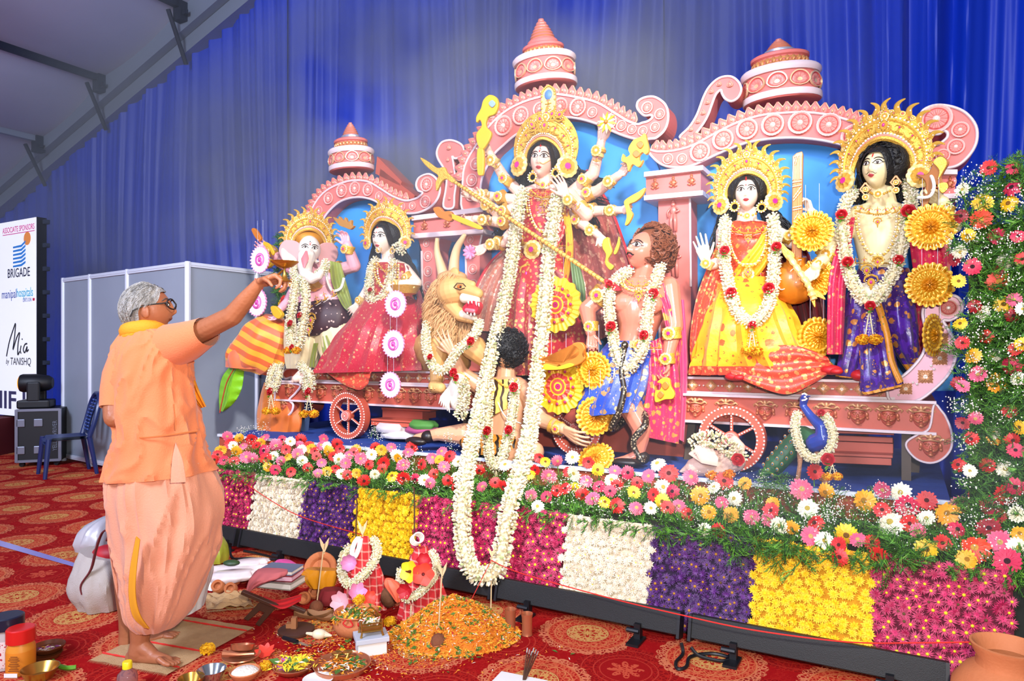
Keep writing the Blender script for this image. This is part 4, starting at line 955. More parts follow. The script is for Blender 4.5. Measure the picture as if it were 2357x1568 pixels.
_pts=cr([(0,-.2),(.2,.2),(.26,.5),(.1,.8),(-.2,1.02)],4); _f.tube([V3((x,y,.0))for x,y in _pts],[.27*(1-(i/len(_pts))**1.5)+.02 for i in range(len(_pts))],6,flat=.5,up=(0,0,1)); _f.use(1); _f.ell((.12,.3,.08),(.07,.07,.06),None,6,4)
FLAME=mesh_of('flame_point',_f,[GOLD,PEARL])
_f=MB(); _f.use(0); _f.ell((0,.42,.05),(.36,.42,.16)); _f.use(1); _f.ell((0,.42,.18),(.13,.18,.1)); _f.use(0)
for s in(-1,1):_f.tube([(0,-.3,.05),(s*.5,-.1,.1),(s*.62,.3,.1),(s*.4,.42,.1)],[.12,.1,.08,.04],6)
_f.tube([(0,.75,.05),(0,1.05,.05),(0,1.35,.02)],[.16,.12,.02],6); _f.use(2)
for k in range(9):a=-.4+k*.49; _f.ell((.42*math.cos(a),.42+.48*math.sin(a),.1),.06,None,6,4)
FINIAL=mesh_of('crown_finial',_f,[GOLD,GEMP,PEARL])
def swirl_panel():
 mb=MB()
 for s in(-1,1):
  mb.tube([V3((s*(.1+.11*t**.9)*math.cos(t*.9),s*0+(.06+.1*t)*math.sin(t*.9)+.1,.12))+V3((s*.35,0,0))for t in[i*.55 for i in range(12)]],.055,5)
  mb.tube([(s*.1,-.7,.08),(s*.45,-.5,.14),(s*.8,-.6,.06)],[.09,.1,.03],5)
 mb.tube([(0,-.7,.1),(0,.2,.16),(0,.9,.04)],[.13,.12,.02],6); mb.use(1); mb.ell((0,.1,.22),(.12,.16,.1),None,8,5)
 for k in range(7):mb.use(2); mb.ell((-.6+.2*k,-.9,.08),.075,None,6,4)
 return mb
SWIRL=mesh_of('chased_scroll',swirl_panel(),[GOLD,GEMP,PEARL])
def crown(root,F,R0,T,tall=1.0,n=17,span=200,ears=True,squash=1.0,name='crown',flames=True,lift=0):
 k=part(name,MB().ell(F@V3((0,R0*.35,-R0*.35)),(.01,.01,.01)),GOLD,root)
 a0,a1=R(90-span/2),R(90+span/2); N_=56; Z=lambda a,r:-R0*.55*abs(math.cos(a))**1.5-(r-R0)*.18
 ro=lambda a:R0+T*(.42+.58*max(0,math.sin(a))**1.4)
 def pt(a,q,o=0):r=lerp(R0,ro(a),q); return F@V3((r*math.cos(a),r*math.sin(a)*squash,Z(a,r)+o))
 mb=MB(); P=[]
 for i in range(N_+1):
  a=lerp(a0,a1,i/N_); row=[pt(a,q,.012*math.sin(pi*q)+.004*math.sin(a*40)*math.sin(q*14))for q in[j/8 for j in range(9)]]+[pt(a,1,-.02),pt(a,0,-.02)]; P.append(row)
 mb.grid(P,cv=True); part('plate',mb,GOLD,k)
 for q,s_,c_ in((.02,.009,GOLD),(.12,.005,mat('rose_enamel','d98a7a',.4)),(.64,.006,GOLD)):
  mb=MB(); mb.tube([pt(lerp(a0,a1,i/40),q,.012)for i in range(41)],s_*R0/.09,6); part('crown_band',mb,c_,k)
 mb=MB()
 for q,m_ in((.19,40),(.72,46)):
  for i in range(m_):mb.ell(pt(lerp(a0,a1,(i+.5)/m_),q,.016),.0038*R0/.09,None,6,4)
 part('pearl_rows',mb,PEARL,k,kind='stuff')
 def place(me,nm,a,q,s_,turn=0,o=.01):
  p=pt(a,q,o); m=F.to_3x3().to_4x4()@MX.Rotation(-math.cos(a)*-.5,4,'Y')@MX.Rotation(a-pi/2+turn,4,'Z'); m.translation=p; put(me,nm,k,m,s_)
 for i in range(11):a=lerp(a0+.12,a1-.12,i/10); place(SWIRL,'chased_scroll',a,.42,T*.21*(.7+.5*max(0,math.sin(a))),o=.012)
 for i in range(14):a=lerp(a0+.1,a1-.1,i/13); place(SWIRL,'chased_scroll',a,.84,T*.12*(.7+.5*max(0,math.sin(a))),o=.012)
 if flames:
  for i in range(n):
   a=lerp(a0+.12,a1-.12,i/(n-1)); s=1 if a<pi/2 else-1; l=T*.34*(.85+.3*max(0,math.sin(a)))
   p=pt(a,.96,0); m=F.to_3x3().to_4x4()@MX.Rotation(a-pi/2,4,'Z')@MX.Diagonal((-s,1,1,1)); m.translation=p; put(FLAME,'flame_point',k,m,l)
  for i in range(n-1):place(GRP if i%2 else GRO,'gem_setting',lerp(a0+.2,a1-.2,(i+.5)/(n-1)),.9,T*.07)
 place(FINIAL,'crown_finial',pi/2,.3,T*.34*tall); place(FINIAL,'crown_finial',pi/2,.72,T*.3*tall); place(GRO,'gold_rosette',pi/2,.72,T*.12,o=.03)
 if ears:
  for a in(a0,a1):place(GRP,'ear_rosette',a,.5,T*.34,o=.015); place(GRO,'gold_rosette',a+(.3 if a==a0 else-.3),.45,T*.2,o=.012)
 mb=MB(); mb.ell(F@V3((0,R0*.45,-R0*.75)),(R0*.95,R0*.8,R0*.8),F.to_3x3(),20,10); part('crown_cap',mb,mat('cap_amber','c9851e',.5,.3),k)
 return k
def beads(root,pts,r,m=GOLD,name='bead_string',gap=2.1,m2=None,parent_kind=None):
 mb=MB(); L=cr(pts,10); acc=0; last=V3(L[0]); mb.ell(last,r,None,7,5); i=0
 for p in L[1:]:
  p=V3(p)
  if(p-last).length>=r*gap:i+=1; mb.use(i%2 if m2 else 0); mb.ell(p,r,None,7,5); last=p
 return part(name,mb,[m,m2]if m2 else m,root)
def PX(pts):return[S(x,y,d)for x,y,d in pts]
def band(root,x,y,d,r,ang,w=10,m=GOLD,name='bangle',ros=True):
 k=mpp(x,d); ax=(UX*math.cos(R(ang))+ZX*math.sin(R(ang))); c=S(x,y,d); a2=NX; b2=ax.cross(a2)
 M=MX((a2,b2,ax)).transposed().to_4x4(); M.translation=c; r*=k; w*=k; mb=MB()
 mb.lathe([(r,-w/2),(r*1.1,-w/2),(r*1.14,-w*.3),(r*1.06,-w*.15),(r*1.1,0),(r*1.06,w*.15),(r*1.14,w*.3),(r*1.1,w/2),(r,w/2)],18,M)
 o=part(name,mb,m,root)
 if ros:put(GRP if ros==2 else GRO,'gold_rosette',o,stage_face(c-NX*r*1.08),max(w*.55,r*.58))
 return o
def rowloft(mb,rows,n=44,pleat=(0,0),sub=5,seed=0,grow=True,cap=True,split=None,noise=0.0,wr=0.0,wf=(5,9)):
 L=cr(rows,sub); rings=[]; N_=len(L)
 for i,(yl,yr,xl,xr,d,t)in enumerate(L):
  A,B=S(xl,yl,d),S(xr,yr,d); c=(A+B)/2; hx=(B-A)/2; g=((i/(N_-1))**.6 if grow else 1); ring=[]
  for j in range(n):
   a=2*pi*j/n; k=1+pleat[1]*g*math.sin(a*pleat[0]+1.3*math.sin(a*2+seed)+i*.06)
   if noise:k+=noise*NZ.noise(V3((math.cos(a)*2.2+seed,math.sin(a)*2.2,yl*(.011 if d>50 else .024))))
   if wr:k+=wr*((1-abs(NZ.noise(V3((math.cos(a)*wf[0],math.sin(a)*wf[0]+yl*.004,yl/100*wf[1]*.3+math.cos(a)*2))))*1.6)**3-.35)
   ring.append(c+hx*math.cos(a)*k+DN(d)*t*math.sin(a)*k)
  rings.append(ring)
 if split is None:mb.loft(rings,cap)
 else:
  c0=mb.cur; s0=0
  for idx,q in enumerate(list(split)+[1.0]):
   s1=round(q*(N_-1)); mb.cur=idx; mb.loft(rings[s0:s1+1],False); s0=s1
  mb.cur=c0
 return rings
def sheet(mb,A,B,n=24,m=14,fold=(5,.015),d0=None,seed=0,thick=.004):
 A=cr(A,6); B=cr(B,6); P=[]
 def at(L,t):k=t*(len(L)-1); i=min(int(k),len(L)-2); f=k-i; return tuple(lerp(a,b,f)for a,b in zip(L[i],L[i+1]))
 for i in range(n+1):
  t=i/n; a,b=at(A,t),at(B,t); row=[]
  for j in range(m*2+1):
   q=j/(2*m); x,y,d=(lerp(u,v,q)for u,v in zip(a,b))
   row.append(S(x,y,d+fold[1]*math.sin(q*pi*fold[0]*2+seed+.8*math.sin(t*3+seed))*(.35+.65*t)))
  P.append(row)
 mb.grid(P)
 Q=[[p+DN(A[0][2])*thick for p in r]for r in P]; mb.grid(Q)
def brocade(name,base,motif='e0a83c',scale=22,thr=.26,rough=.4,met=.0,second=None):
 def fn():
  x,y,z,v=coords(); nz=tex('Noise',v,scale*1.6,0,Detail=3); d=tex('Voronoi',v,scale); d2=tex('Voronoi',v,scale*3.3); w=tex('Wave',v,scale*.9,1,Distortion=9,Detail=2)
  f=xf('MAXIMUM',((d+(nz-.5)*.7)<thr),(d2<.24)*(nz>.52)); f=f*((d2>.13)+.0)
  c=mixc(f*.85,base,motif)
  if second:c=mixc((d>.62)*.8,c,second)
  return{'Base Color':c,'Metallic':f*.4}
 return mat(name,base,rough,met,fn=fn,sheen=.15,bump=(30,.25))
 # garlands
PET=mat('jasmine_white','f0e6cb',.6); PETC=mat('jasmine_cream','e4d4a8',.6); PETG=mat('jasmine_green','b7c489',.6)
ROSE=mat('rose_red','b3121f',.55); RLEAF=mat('rose_leaf','6fa02e',.6); MARI=mat('marigold_orange','ef8a12',.8,bump=(120,.8)); MARY=mat('marigold_yellow','f7b81c',.8,bump=(120,.8))
def florets(mb,L,r,step,r_,per=9,ln=1.0):
 acc=0
 for i in range(1,len(L)):
  p0,p1=V3(L[i-1][:3]),V3(L[i][:3]); rr=r if not hasattr(r,'__len__')else r[i]; t=(p1-p0); ln_=t.length
  if ln_<1e-6:continue
  t/=ln_; a=t.cross(V3((.31,.8,.52))).normalized(); b=t.cross(a); acc+=ln_
  while acc>step:
   acc-=step; c=p1-t*acc
   for k in range(per):
    th=2*pi*(k+r_.random())/per; dr=a*math.cos(th)+b*math.sin(th); dr=(dr+t*r_.uniform(-.35,.35)).normalized(); e=c+dr*rr*ln*r_.uniform(.92,1.12); s=c+dr*rr*.45; w=dr.cross(t).normalized()*rr*.17; h=t*rr*.15
    mb.use(0 if r_.random()<.62 else 1 if r_.random()<.75 else 2); mid=lerp(s,e,.72)
    mb.add([s,mid+w,mid+h,mid-w,mid-h,e],[(0,1,2),(0,2,3),(0,3,4),(0,4,1),(5,2,1),(5,3,2),(5,4,3),(5,1,4)])
def rose(root,c,r,nrm,leaf=True,m=ROSE):
 nrm=nrm.normalized(); a=nrm.cross(V3((.2,.3,.9))).normalized(); b=nrm.cross(a); mb=MB()
 for k,(n,rr,z,op)in enumerate(((3,.35,.5,.1),(5,.65,.32,.35),(6,1.0,.1,.8))):
  for j in range(n):
   th=2*pi*j/n+k; P=[]
   for u in range(5):
    q=(u-2)/2*(pi/n)*1.25; d=a*math.cos(th+q)+b*math.sin(th+q); P.append([c+d*r*rr*.45+nrm*r*(z-.35),c+d*r*rr*.95+nrm*r*(z+.1),c+d*r*(rr+op*.18)*(1-.06*abs(u-2))+nrm*r*(z+.42-.1*abs(u-2)-op*.3)])
   mb.grid(P)
 mb.ell(c,(r*.5,r*.5,r*.5),None,8,6); o=part('rose',mb,m,root)
 return o
def sprig(root,c,r,nrm,seed=0):
 r_=random.Random(seed); mb=MB()
 for k in range(16):
  d=(V3((r_.gauss(0,1),r_.gauss(0,1),r_.gauss(0,1))).normalized()+nrm*.4).normalized(); e=d.cross(V3((.3,.1,.9))).normalized()*r*.22; mb.add([c,c+d*r*.6+e,c+d*r*r_.uniform(.9,1.3),c+d*r*.6-e],[(0,1,2,3)])
 return part('leaf_sprig',mb,RLEAF,root)
def garland(lab,pts,rad,roses=(),tassel=None,seed=1,group=None,per=11,step=.34,name='flower_garland'):
 L=[S(x,y,d)for x,y,d in cr(pts,8)]; low=min(L,key=lambda p:p.z); root=thing(name,lab,'garland',low,group)
 r_=random.Random(seed); m=mpp(pts[0][0],pts[0][2]); mb=MB(); mb.use(1); rr=rad*m; mb.tube(L,rr*.5,8); florets(mb,L,rr,rr*step,r_,per); part('blossoms',mb,[PET,PETC,PETG],root,kind='stuff',smooth=False)
 for i,(x,y,d,r)in enumerate(roses):c=S(x,y,d); rose(root,c,r*mpp(x,d),-NX+ZX*.3); sprig(root,c-ZX*r*.9*mpp(x,d)-NX*.005,r*.9*mpp(x,d),-NX,i)
 if tassel:
  x,y,d,ln,wd_=tassel; mb=MB(); m=mpp(x,d)
  for s in(-1,1):
   Q=[S(x+s*wd_*.35*t,y+ln*t,d-.01)for t in[i/6 for i in range(7)]]; florets(mb,[p for i in range(6)for p in(Q[i],lerp(Q[i],Q[i+1],.5))]+[Q[-1]],wd_*.3*m,wd_*.3*m,r_,3)
   mb.use(1); mb.tube(Q,wd_*.06*m,5)
  part('tassel',mb,[PET,PETC,PETG],root,smooth=False)
  for s in(-1,1):mb=MB(); pom(mb,S(x+s*wd_*.55,y+ln*1.12,d-.01),wd_*.6*m,seed+s); part('marigold',mb,[MARY,MARI],root)
 return root
def pom(mb,c,r,seed=0,flat=.75):
 r_=random.Random(seed); mb.ell(c,(r*.8,r*.8,r*.62),None,10,7)
 for k in range(70):
  v=V3((r_.gauss(0,1),r_.gauss(0,1),r_.gauss(0,1))).normalized(); v=V3((v.x,v.y,v.z*flat)); p=V3(c)+v*r; a=v.cross(V3((.2,.5,.8))).normalized()*r*.22; b=v.cross(a).normalized()*r*.22; mb.use(k%2)
  mb.add([V3(c)+v*r*.6,p+a,p+v*r*.12+b*.6,p-a,p+v*r*.05-b*.6],[(0,1,2),(0,2,3),(0,3,4),(0,4,1)])
  # hanging discs
def disc_mesh(kind):
 mb=MB()
 if kind=='gold':
  h=lambda q,a:.1*(1-q)+(.07*abs(math.cos(a*11))**.5 if q>.74 else .035*math.cos(a*16)*math.sin(q*16))+(.09 if .64<q<.74 else 0)+.08*abs(math.cos(a*6))*(q<.3)
  return mb.polar(MX.Identity(4),1,h,16,132,lambda a,q:1-.1*q**4*(1-abs(math.cos(a*11))**.6),[(.3,1),(.6,2),(.74,0),(.88,1),(1,0)],.02),[mat('disc_gold','fdc544',.3,.3),mat('disc_amber','d98a14',.22,.3),mat('disc_deep_amber','e6a224',.25,.35)]
 if kind=='ornate':
  h=lambda q,a:.08+.04*math.cos(a*12)*(.35<q<.7)+.03*math.cos(a*32)*(q>.7)
  return mb.polar(MX.Identity(4),1,h,18,132,lambda a,q:1+.04*q*math.cos(a*16),[(.09,2),(.16,0),(.26,1),(.32,0),(.52,1),(.56,0),(.72,3),(1,0)],.02),[mat('plaque_yellow','f0c22a',.4,.15),mat('plaque_red','d9483f',.4),mat('plaque_magenta','b01d60',.4),mat('plaque_gold','e3a21e',.35,.3)]
 h=lambda q,a:.06+.05*math.cos(a*24)*(q>.6)
 return mb.polar(MX.Identity(4),1,h,14,120,lambda a,q:1+.04*q*math.cos(a*24),[(.08,1),(.2,2),(.3,0),(.42,1),(.52,2),(.9,0),(1,1)],.02),[mat('lace_white','f6eef0',.6),mat('lace_pink','e59ac4',.5),mat('lace_magenta','d458a8',.5)]
DISC={}
for kd in('gold','ornate','lace'):_m,_ms=disc_mesh(kd); DISC[kd]=mesh_of('disc',_m,_ms)
THR=mat('clear_thread','c9cfe0',.4)
def disc(lab,kind,x,y,rpx,d,yaw=0,group=None,hang=60,pitch=0):
 c=S(x,y,d); r=rpx*mpp(x,d); root=thing('hanging_disc',lab,'disc',c-ZX*r,group)
 put(DISC[kind],'disc',root,stage_face(c,0,pitch,yaw),r)
 if kind!='gold':
  for k in range(12 if kind=='ornate' else 0):
   a=2*pi*k/12; put(JEWEL,'jewel',root,stage_face(c,0,pitch,yaw)@MX.Translation((r*.64*math.cos(a),r*.64*math.sin(a),r*.14)),r*.06)
  if kind=='lace':
   mb=MB(); m=stage_face(c,0,pitch,yaw); mb.tube([m@V3((r*x_,r*y_,r*.1))for x_,y_ in cr([(.15,.32),(-.25,.2),(-.28,-.2),(.05,-.38),(.2,-.15),(0,0),(-.08,-.12)],5)],r*.05,6); part('printed_emblem',mb,mat('lace_magenta',''),root)
 if hang:
  mb=MB()
  for s in(-1,1):mb.tube([c+UX*s*r*.3+ZX*r*.8,c+UX*s*r*.3+ZX*(r+hang*mpp(x,d))],.0012,4)
  part('thread',mb,THR,root)
 return root
JEWEL=mesh_of('jewel',MB().ell((0,0,0),(1,1,.7),None,8,5),mat('plaque_magenta',''))
# seated goddess in yellow, with her veena
SKIN_W=mat('idol_skin_pale','f3dcc8',.4,spec=.5); SKIN_Y=mat('idol_skin_cream','eed9a6',.4,spec=.5); SKIN_P=mat('idol_skin_pink','efc2ae',.4,spec=.5)
SARIY=brocade('yellow_silk','f3a51c','d8492e',8.5,.17,.42); BORD=brocade('red_border_silk','d8452f','f0b468',30,.36); REDB=brocade('red_brocade','b5202c','d9904a',26,.28); BLOU=brocade('orange_blouse','cf4326','f0a24a',18,.25)
def jewel_set(root,cx,y0,d,w,drop,belt=None,k=1.0):
 m=mpp(cx,d)
 for i in range(5):
  t=(i-2)/2.3; put(SWIRL,'chased_scroll',root,stage_face(S(cx+t*w*.72,y0+6*(1-t*t)+2,d-.02-.05*(1-t*t)),t*.5*1),w*.2*m)
 beads(root,PX([(cx-w*.62,y0-3,d),(cx-w*.3,y0+12,d-.05),(cx,y0+18,d-.06),(cx+w*.3,y0+12,d-.05),(cx+w*.62,y0-3,d)]),2.1*m,GOLD,'collar_beads')
 put(FINIAL,'pendant',root,stage_face(S(cx,y0+24*k,d-.07),pi),12*m*k)
 for o,r,c in((0,3.0,GOLD),(6,2.2,PEARL)):
  beads(root,PX([(cx-w*.82+o,y0,d+.0),(cx-w*.74+o,y0+drop*.5,d-.05),(cx-w*.4+o*.5,y0+drop*.88,d-.08),(cx,y0+drop-o,d-.09),(cx+w*.4-o*.5,y0+drop*.88,d-.08),(cx+w*.74-o,y0+drop*.5,d-.05),(cx+w*.82-o,y0,d)]),r*m,c,'necklace',1.8,PALE)
 put(FINIAL,'pendant',root,stage_face(S(cx,y0+drop+6,d-.1),pi),15*m*k)
 if belt:
  by,bw,bd=belt
  for i in range(6):t=(i-2.5)/2.5; put(SWIRL,'belt_plate',root,stage_face(S(cx+t*bw,by,bd+.03*t*t),0,0,t*.5),bw*.24*mpp(cx,bd))
  put(GRP,'belt_buckle',root,stage_face(S(cx,by,bd-.03)),13*mpp(cx,bd))
def earrings(root,pts,d,r,kind='round'):
 for x,y in pts:
  m=mpp(x,d); F=stage_face(S(x,y,d)); mb=MB(); mb.use(0); mb.tube([F@V3((r*m*math.cos(a),r*m*math.sin(a),0))for a in[i*pi/8 for i in range(17)]],r*m*.3,6)
  for i in range(12):mb.use(1); mb.ell(F@V3((r*m*1.25*math.cos(i*pi/6),r*m*1.25*math.sin(i*pi/6),.01)),r*m*.2,None,6,4)
  mb.use(0); mb.ell(F@V3((0,r*m*1.5,.0)),r*m*.4,None,8,5); part('earring',mb,[GOLD,PEARL],root)
g=thing('goddess_statue','seated pale goddess in a yellow sari with flame-edged gold crown, on the right plinth','statue',S(1740,862,4.75)); sg=g
hd=Head(S(1719,446,4.82),.225,-.06,.05,0)
mb=MB(); hd.skull(mb); limb(mb,[(1719,480,4.88,20),(1719,530,4.9,26)]); limb(mb,[(1700,535,4.92,30),(1740,535,4.92,30)]); limb(mb,[(1718,560,4.9,42),(1720,640,4.9,42)])
limb(mb,[(1668,535,4.88,20),(1662,602,4.8,16),(1632,612,4.7,11),(1625,600,4.68,10)]); px_hand(mb,1625,602,4.68,-16,-60,6,62,(.1,.1,1),.12,-1,.12)
limb(mb,[(1775,535,4.9,20),(1835,560,4.82,17),(1868,525,4.72,12),(1868,488,4.68,10)]); px_hand(mb,1868,490,4.68,-16,-45,0,54,(-.9,.1,.5),.75,1,.25)
part('body',mb,SKIN_W,g,remesh=.004)
features(hd,g,sindoor=True)
hair_cap(hd,g,line=.62,k=1.08,dome=(.135,.135,.2))
mb=MB(); mb.ell(S(1722,450,4.97),(.12,.06,.15),SROT.to_3x3()); part('hair',mb,HAIR,g)
locks(g,[[(1690,425,4.92),(1678,480,4.95),(1660,540,4.96),(1640,610,4.95)],[(1700,425,4.95),(1690,490,4.97),(1672,550,5.0),(1652,600,5.0)],[(1750,425,4.93),(1768,480,4.95),(1795,515,4.96),(1822,545,4.98)],[(1745,430,4.95),(1765,490,4.98),(1785,525,5.0),(1805,560,5.0)]],26,40)
mb=MB(); rowloft(mb,[(512,512,1672,1768,4.9,.07),(528,528,1656,1784,4.89,.1),(560,560,1662,1782,4.87,.14),(590,590,1670,1776,4.87,.13),(625,625,1668,1778,4.86,.13),(650,650,1662,1788,4.85,.15)],seed=2,pleat=(14,.015)); part('blouse',mb,BLOU,g)
mb=MB(); sheet(mb,[(1762,520,4.77),(1740,560,4.72),(1700,610,4.72),(1672,650,4.74)],[(1785,545,4.8),(1775,590,4.73),(1750,630,4.72),(1720,655,4.73)],fold=(3,.012)); part('sari_pallu',mb,SARIY,g)
mb=MB(); rowloft(mb,[(640,640,1664,1784,4.84,.15),(665,665,1650,1800,4.8,.2),(700,700,1640,1815,4.76,.25),(745,750,1626,1835,4.72,.28),(795,800,1612,1862,4.72,.29),(835,835,1600,1895,4.73,.29),(862,856,1594,1918,4.74,.28)],pleat=(19,.1),seed=1,split=(.86,),noise=.1); part('sari_skirt',mb,[SARIY,BORD],g)
mb=MB(); sheet(mb,[(1672,812,4.5),(1750,800,4.47),(1830,795,4.47),(1905,822,4.5)],[(1684,862,4.46),(1745,890,4.44),(1812,908,4.44),(1870,884,4.46),(1920,852,4.5)],fold=(3,.014),n=30); part('sari_hem',mb,BORD,g)
mb=MB(); sheet(mb,[(1660,540,4.8),(1630,610,4.75),(1602,690,4.72),(1588,780,4.72),(1592,862,4.7)],[(1690,600,4.78),(1668,660,4.7),(1650,740,4.66),(1640,800,4.62),(1636,866,4.6)],fold=(3,.02)); part('shawl',mb,BORD,g)
mb=MB(); sheet(mb,[(1780,530,4.98),(1800,640,5.0),(1820,740,5.0),(1850,840,4.98)],[(1850,560,5.0),(1885,640,5.02),(1905,740,5.02),(1912,840,5.0)],fold=(4,.03)); part('shawl',mb,mat('maroon_silk','7a1420',.35,sheen=.3),g)
jewel_set(g,1722,522,4.77,60,92,(632,48,4.72)); earrings(g,[(1691,476),(1753,478)],4.74,9)
beads(g,PX([(1700,492,4.78),(1719,499,4.76),(1740,492,4.78)]),3*mpp(1719,4.78),GOLD,'choker'); put(GRO,'gold_rosette',g,stage_face(S(1720,497,4.745)),8*mpp(1719,4.78))
band(g,1628,608,4.68,13,60,20,PALE); band(g,1664,588,4.79,18,80,18); band(g,1820,545,4.83,20,-30,18); band(g,1868,500,4.69,12,90,8)
crown(g,hd.M@MX.Translation((0,-.01,.035)),.137,.175,1.05,19,214)
for x,y in((1914,852),(1690,866)):
 mb=MB(); mb.ell(S(x,y,4.5),(.06,.04,.03),SROT.to_3x3()); mb.ell(S(x+12,y+3,4.46),(.035,.03,.02),SROT.to_3x3()); part('foot',mb,REDM,g)
vn=thing('veena','orange-brown stringed instrument with a tall white-lined neck, held by the seated yellow goddess','instrument',S(1850,690,4.72))
vm=mat('veena_wood','c9731a',.4,coat=.3); vw=mat('veena_line','f7e9d2',.5)
mb=MB(); mb.plate([(1833,352),(1846,348),(1848,354),(1846,480),(1845,612),(1822,612),(1823,480),(1824,360)],4.62,.04); part('neck',mb,vm,vn,bevel=.004,smooth=False)
mb=MB()
for L in([(1827,361),(1843,357),(1844,412),(1825,414),(1827,361)],[(1824,420),(1845,417)],[(1824,430),(1845,426)],[(1826,455),(1844,430)],[(1826,462),(1844,440)],[(1825,478),(1845,474)],[(1825,484),(1845,480)],[(1828,505),(1838,490),(1842,500),(1834,508)],[(1826,540),(1838,525)],[(1824,600),(1845,598)],[(1830,380),(1836,360)],[(1827,375),(1832,362)]):
 mb.tube([S(x,y,4.612)for x,y in L],.0028,5)
part('painted_lines',mb,vw,vn)
mb=MB(); mb.ell(S(1828,650,4.72),(.15,.12,.14),SROT.to_3x3(),20,12); mb.tube([S(1834,590,4.66),S(1830,620,4.68)],.06,10); part('bowl',mb,vm,vn)
mb=MB()
for k in range(3):mb.tube([S(1800+10*math.cos(a)+k*14,655+12*math.sin(a)-k*12,4.615)for a in[i*.5 for i in range(11)]],.003,5)
part('painted_lines',mb,vw,vn)
mb=MB()
for s in(-4,0,4):mb.tube([S(1835+s,360,4.605),S(1832+s,650,4.6)],.0009,4)
part('strings',mb,PALE,vn)
garland('white garland with red roses on the seated yellow goddess',[(1670,502,4.8),(1667,540,4.7),(1668,600,4.66),(1676,650,4.58),(1688,695,4.5),(1706,730,4.45),(1730,742,4.43),(1755,724,4.45),(1772,690,4.5),(1780,640,4.58),(1784,580,4.66),(1783,530,4.72),(1778,500,4.8)],15,[(1668,577,4.62,11),(1683,674,4.5,12),(1769,664,4.5,13),(1787,568,4.62,11),(1732,748,4.4,9)],(1731,756,4.42,46,22),5,'flower garlands on the figures')
# standing youth at the right end
g=thing('god_statue','standing cream-skinned crowned youth in a purple and gold dhoti at the right end','statue',S(2010,870,4.75))
PURP=brocade('purple_gold_brocade','3f1a72','d98c2e',17,.3,.3,second='55249a'); GB=brocade('gold_border','d98a1e','3c6a2a',40,.16); PINKS=brocade('pink_shawl_silk','cf2350','e8a06a',24,.26)
hd=Head(S(2022,388,4.74),.243,-.38,.1,-.06,jaw=.33)
mb=MB(); hd.skull(mb); hd.ears(mb,.9)
rowloft(mb,[(465,465,2000,2062,4.84,.07),(482,480,1966,2096,4.85,.1),(515,512,1958,2104,4.84,.14),(560,560,1966,2096,4.84,.14),(610,610,1976,2078,4.84,.12),(660,660,1966,2082,4.84,.13)])
limb(mb,[(2024,425,4.8,27),(2030,475,4.84,32)])
limb(mb,[(1975,495,4.85,24),(1905,585,4.72,19),(1880,612,4.6,13)]); px_hand(mb,1882,612,4.6,-30,36,.02,58,(-.3,.1,1),.8,1,.2,1.15)
limb(mb,[(2090,495,4.86,24),(2190,520,4.72,22),(2170,465,4.62,14)]); px_hand(mb,2172,468,4.62,-42,-34,.04,72,(-.5,-.4,.7),.85,-1,.22,1.1)
part('body',mb,SKIN_Y,g,remesh=.004)
features(hd,g,bindi=False,mous=.006,look=-.3,lx=.26)
mb=MB(); hd.patch(mb,[(.045*math.cos(a*pi/6),.45+.12*math.sin(a*pi/6))for a in range(12)],.008); part('forehead_mark',mb,REDM,g)
hair_cap(hd,g,line=.52,k=1.12,dome=(.15,.15,.16),low=-.75)
curls(g,hd.c+hd.up*.035-hd.f*.015,.108,240,.016,HAIR,'hair',(1.0,1.0,1.0),4,lambda v:v.dot(hd.f)<.35 or v.dot(hd.up)>.7)
locks(g,[[(1985,390,4.86),(1980,430,4.88),(1972,470,4.88)],[(2060,385,4.84),(2076,420,4.86),(2082,460,4.88)],[(2068,390,4.86),(2078,430,4.88),(2076,465,4.9)],[(1992,400,4.9),(1984,440,4.9),(1980,470,4.92)]],16,30,wave=.5)
mb=MB(); mb.ell(S(2035,415,4.93),(.12,.06,.16),SROT.to_3x3()); part('hair',mb,HAIR,g)
crown(g,hd.M@MX.Rotation(.2,4,'Y')@MX.Translation((0.01,.0,.03)),.165,.195,1.0,19,208)
jewel_set(g,2020,478,4.7,62,112,(600,50,4.69),1.15); put(FINIAL,'belt_pendant',g,stage_face(S(2005,640,4.66),pi),24*mpp(2005,4.66)); put(FINIAL,'belt_pendant',g,stage_face(S(1995,615,4.67),pi),20*mpp(2005,4.66))
beads(g,PX([(1998,440,4.72),(2020,450,4.69),(2048,440,4.73)]),3*mpp(2019,4.7),GOLD,'choker'); put(GRO,'gold_rosette',g,stage_face(S(2021,447,4.665)),9*mpp(2019,4.7))
for x,y in((1992,436),(2062,420)):
 mb=MB(); mb.tube([S(x+a,y+b,4.66)for a,b in((0,-15),(12,0),(0,15),(-12,0),(0,-15))],2.4*mpp(x,4.66),6); part('earring',mb,mat('earring_rose','d99a6a',.35,.3),g); put(GRO,'gold_rosette',g,stage_face(S(x,y+18,4.655)),7*mpp(x,4.66)); put(GRO,'gold_rosette',g,stage_face(S(x,y,4.66)),6*mpp(x,4.66))
band(g,1903,587,4.71,22,55,20); band(g,2178,480,4.64,17,70,14); band(g,1886,607,4.62,15,50,12)
mb=MB(); mb.tube([S(x,y,d)for x,y,d in cr([(2112,455,4.53),(2140,452,4.52),(2150,430,4.52),(2146,410,4.54),(2142,405,4.56)],5)],.009,8); part('hand_strap',mb,mat('white_thread','f2ece6',.6),g)
mb=MB(); rowloft(mb,[(655,655,1966,2074,4.82,.14),(672,672,1958,2080,4.81,.16),(700,698,1956,2062,4.8,.17)],pleat=(9,.02)); part('waist_cloth',mb,mat('cream_cloth','f1e2c6',.7),g)
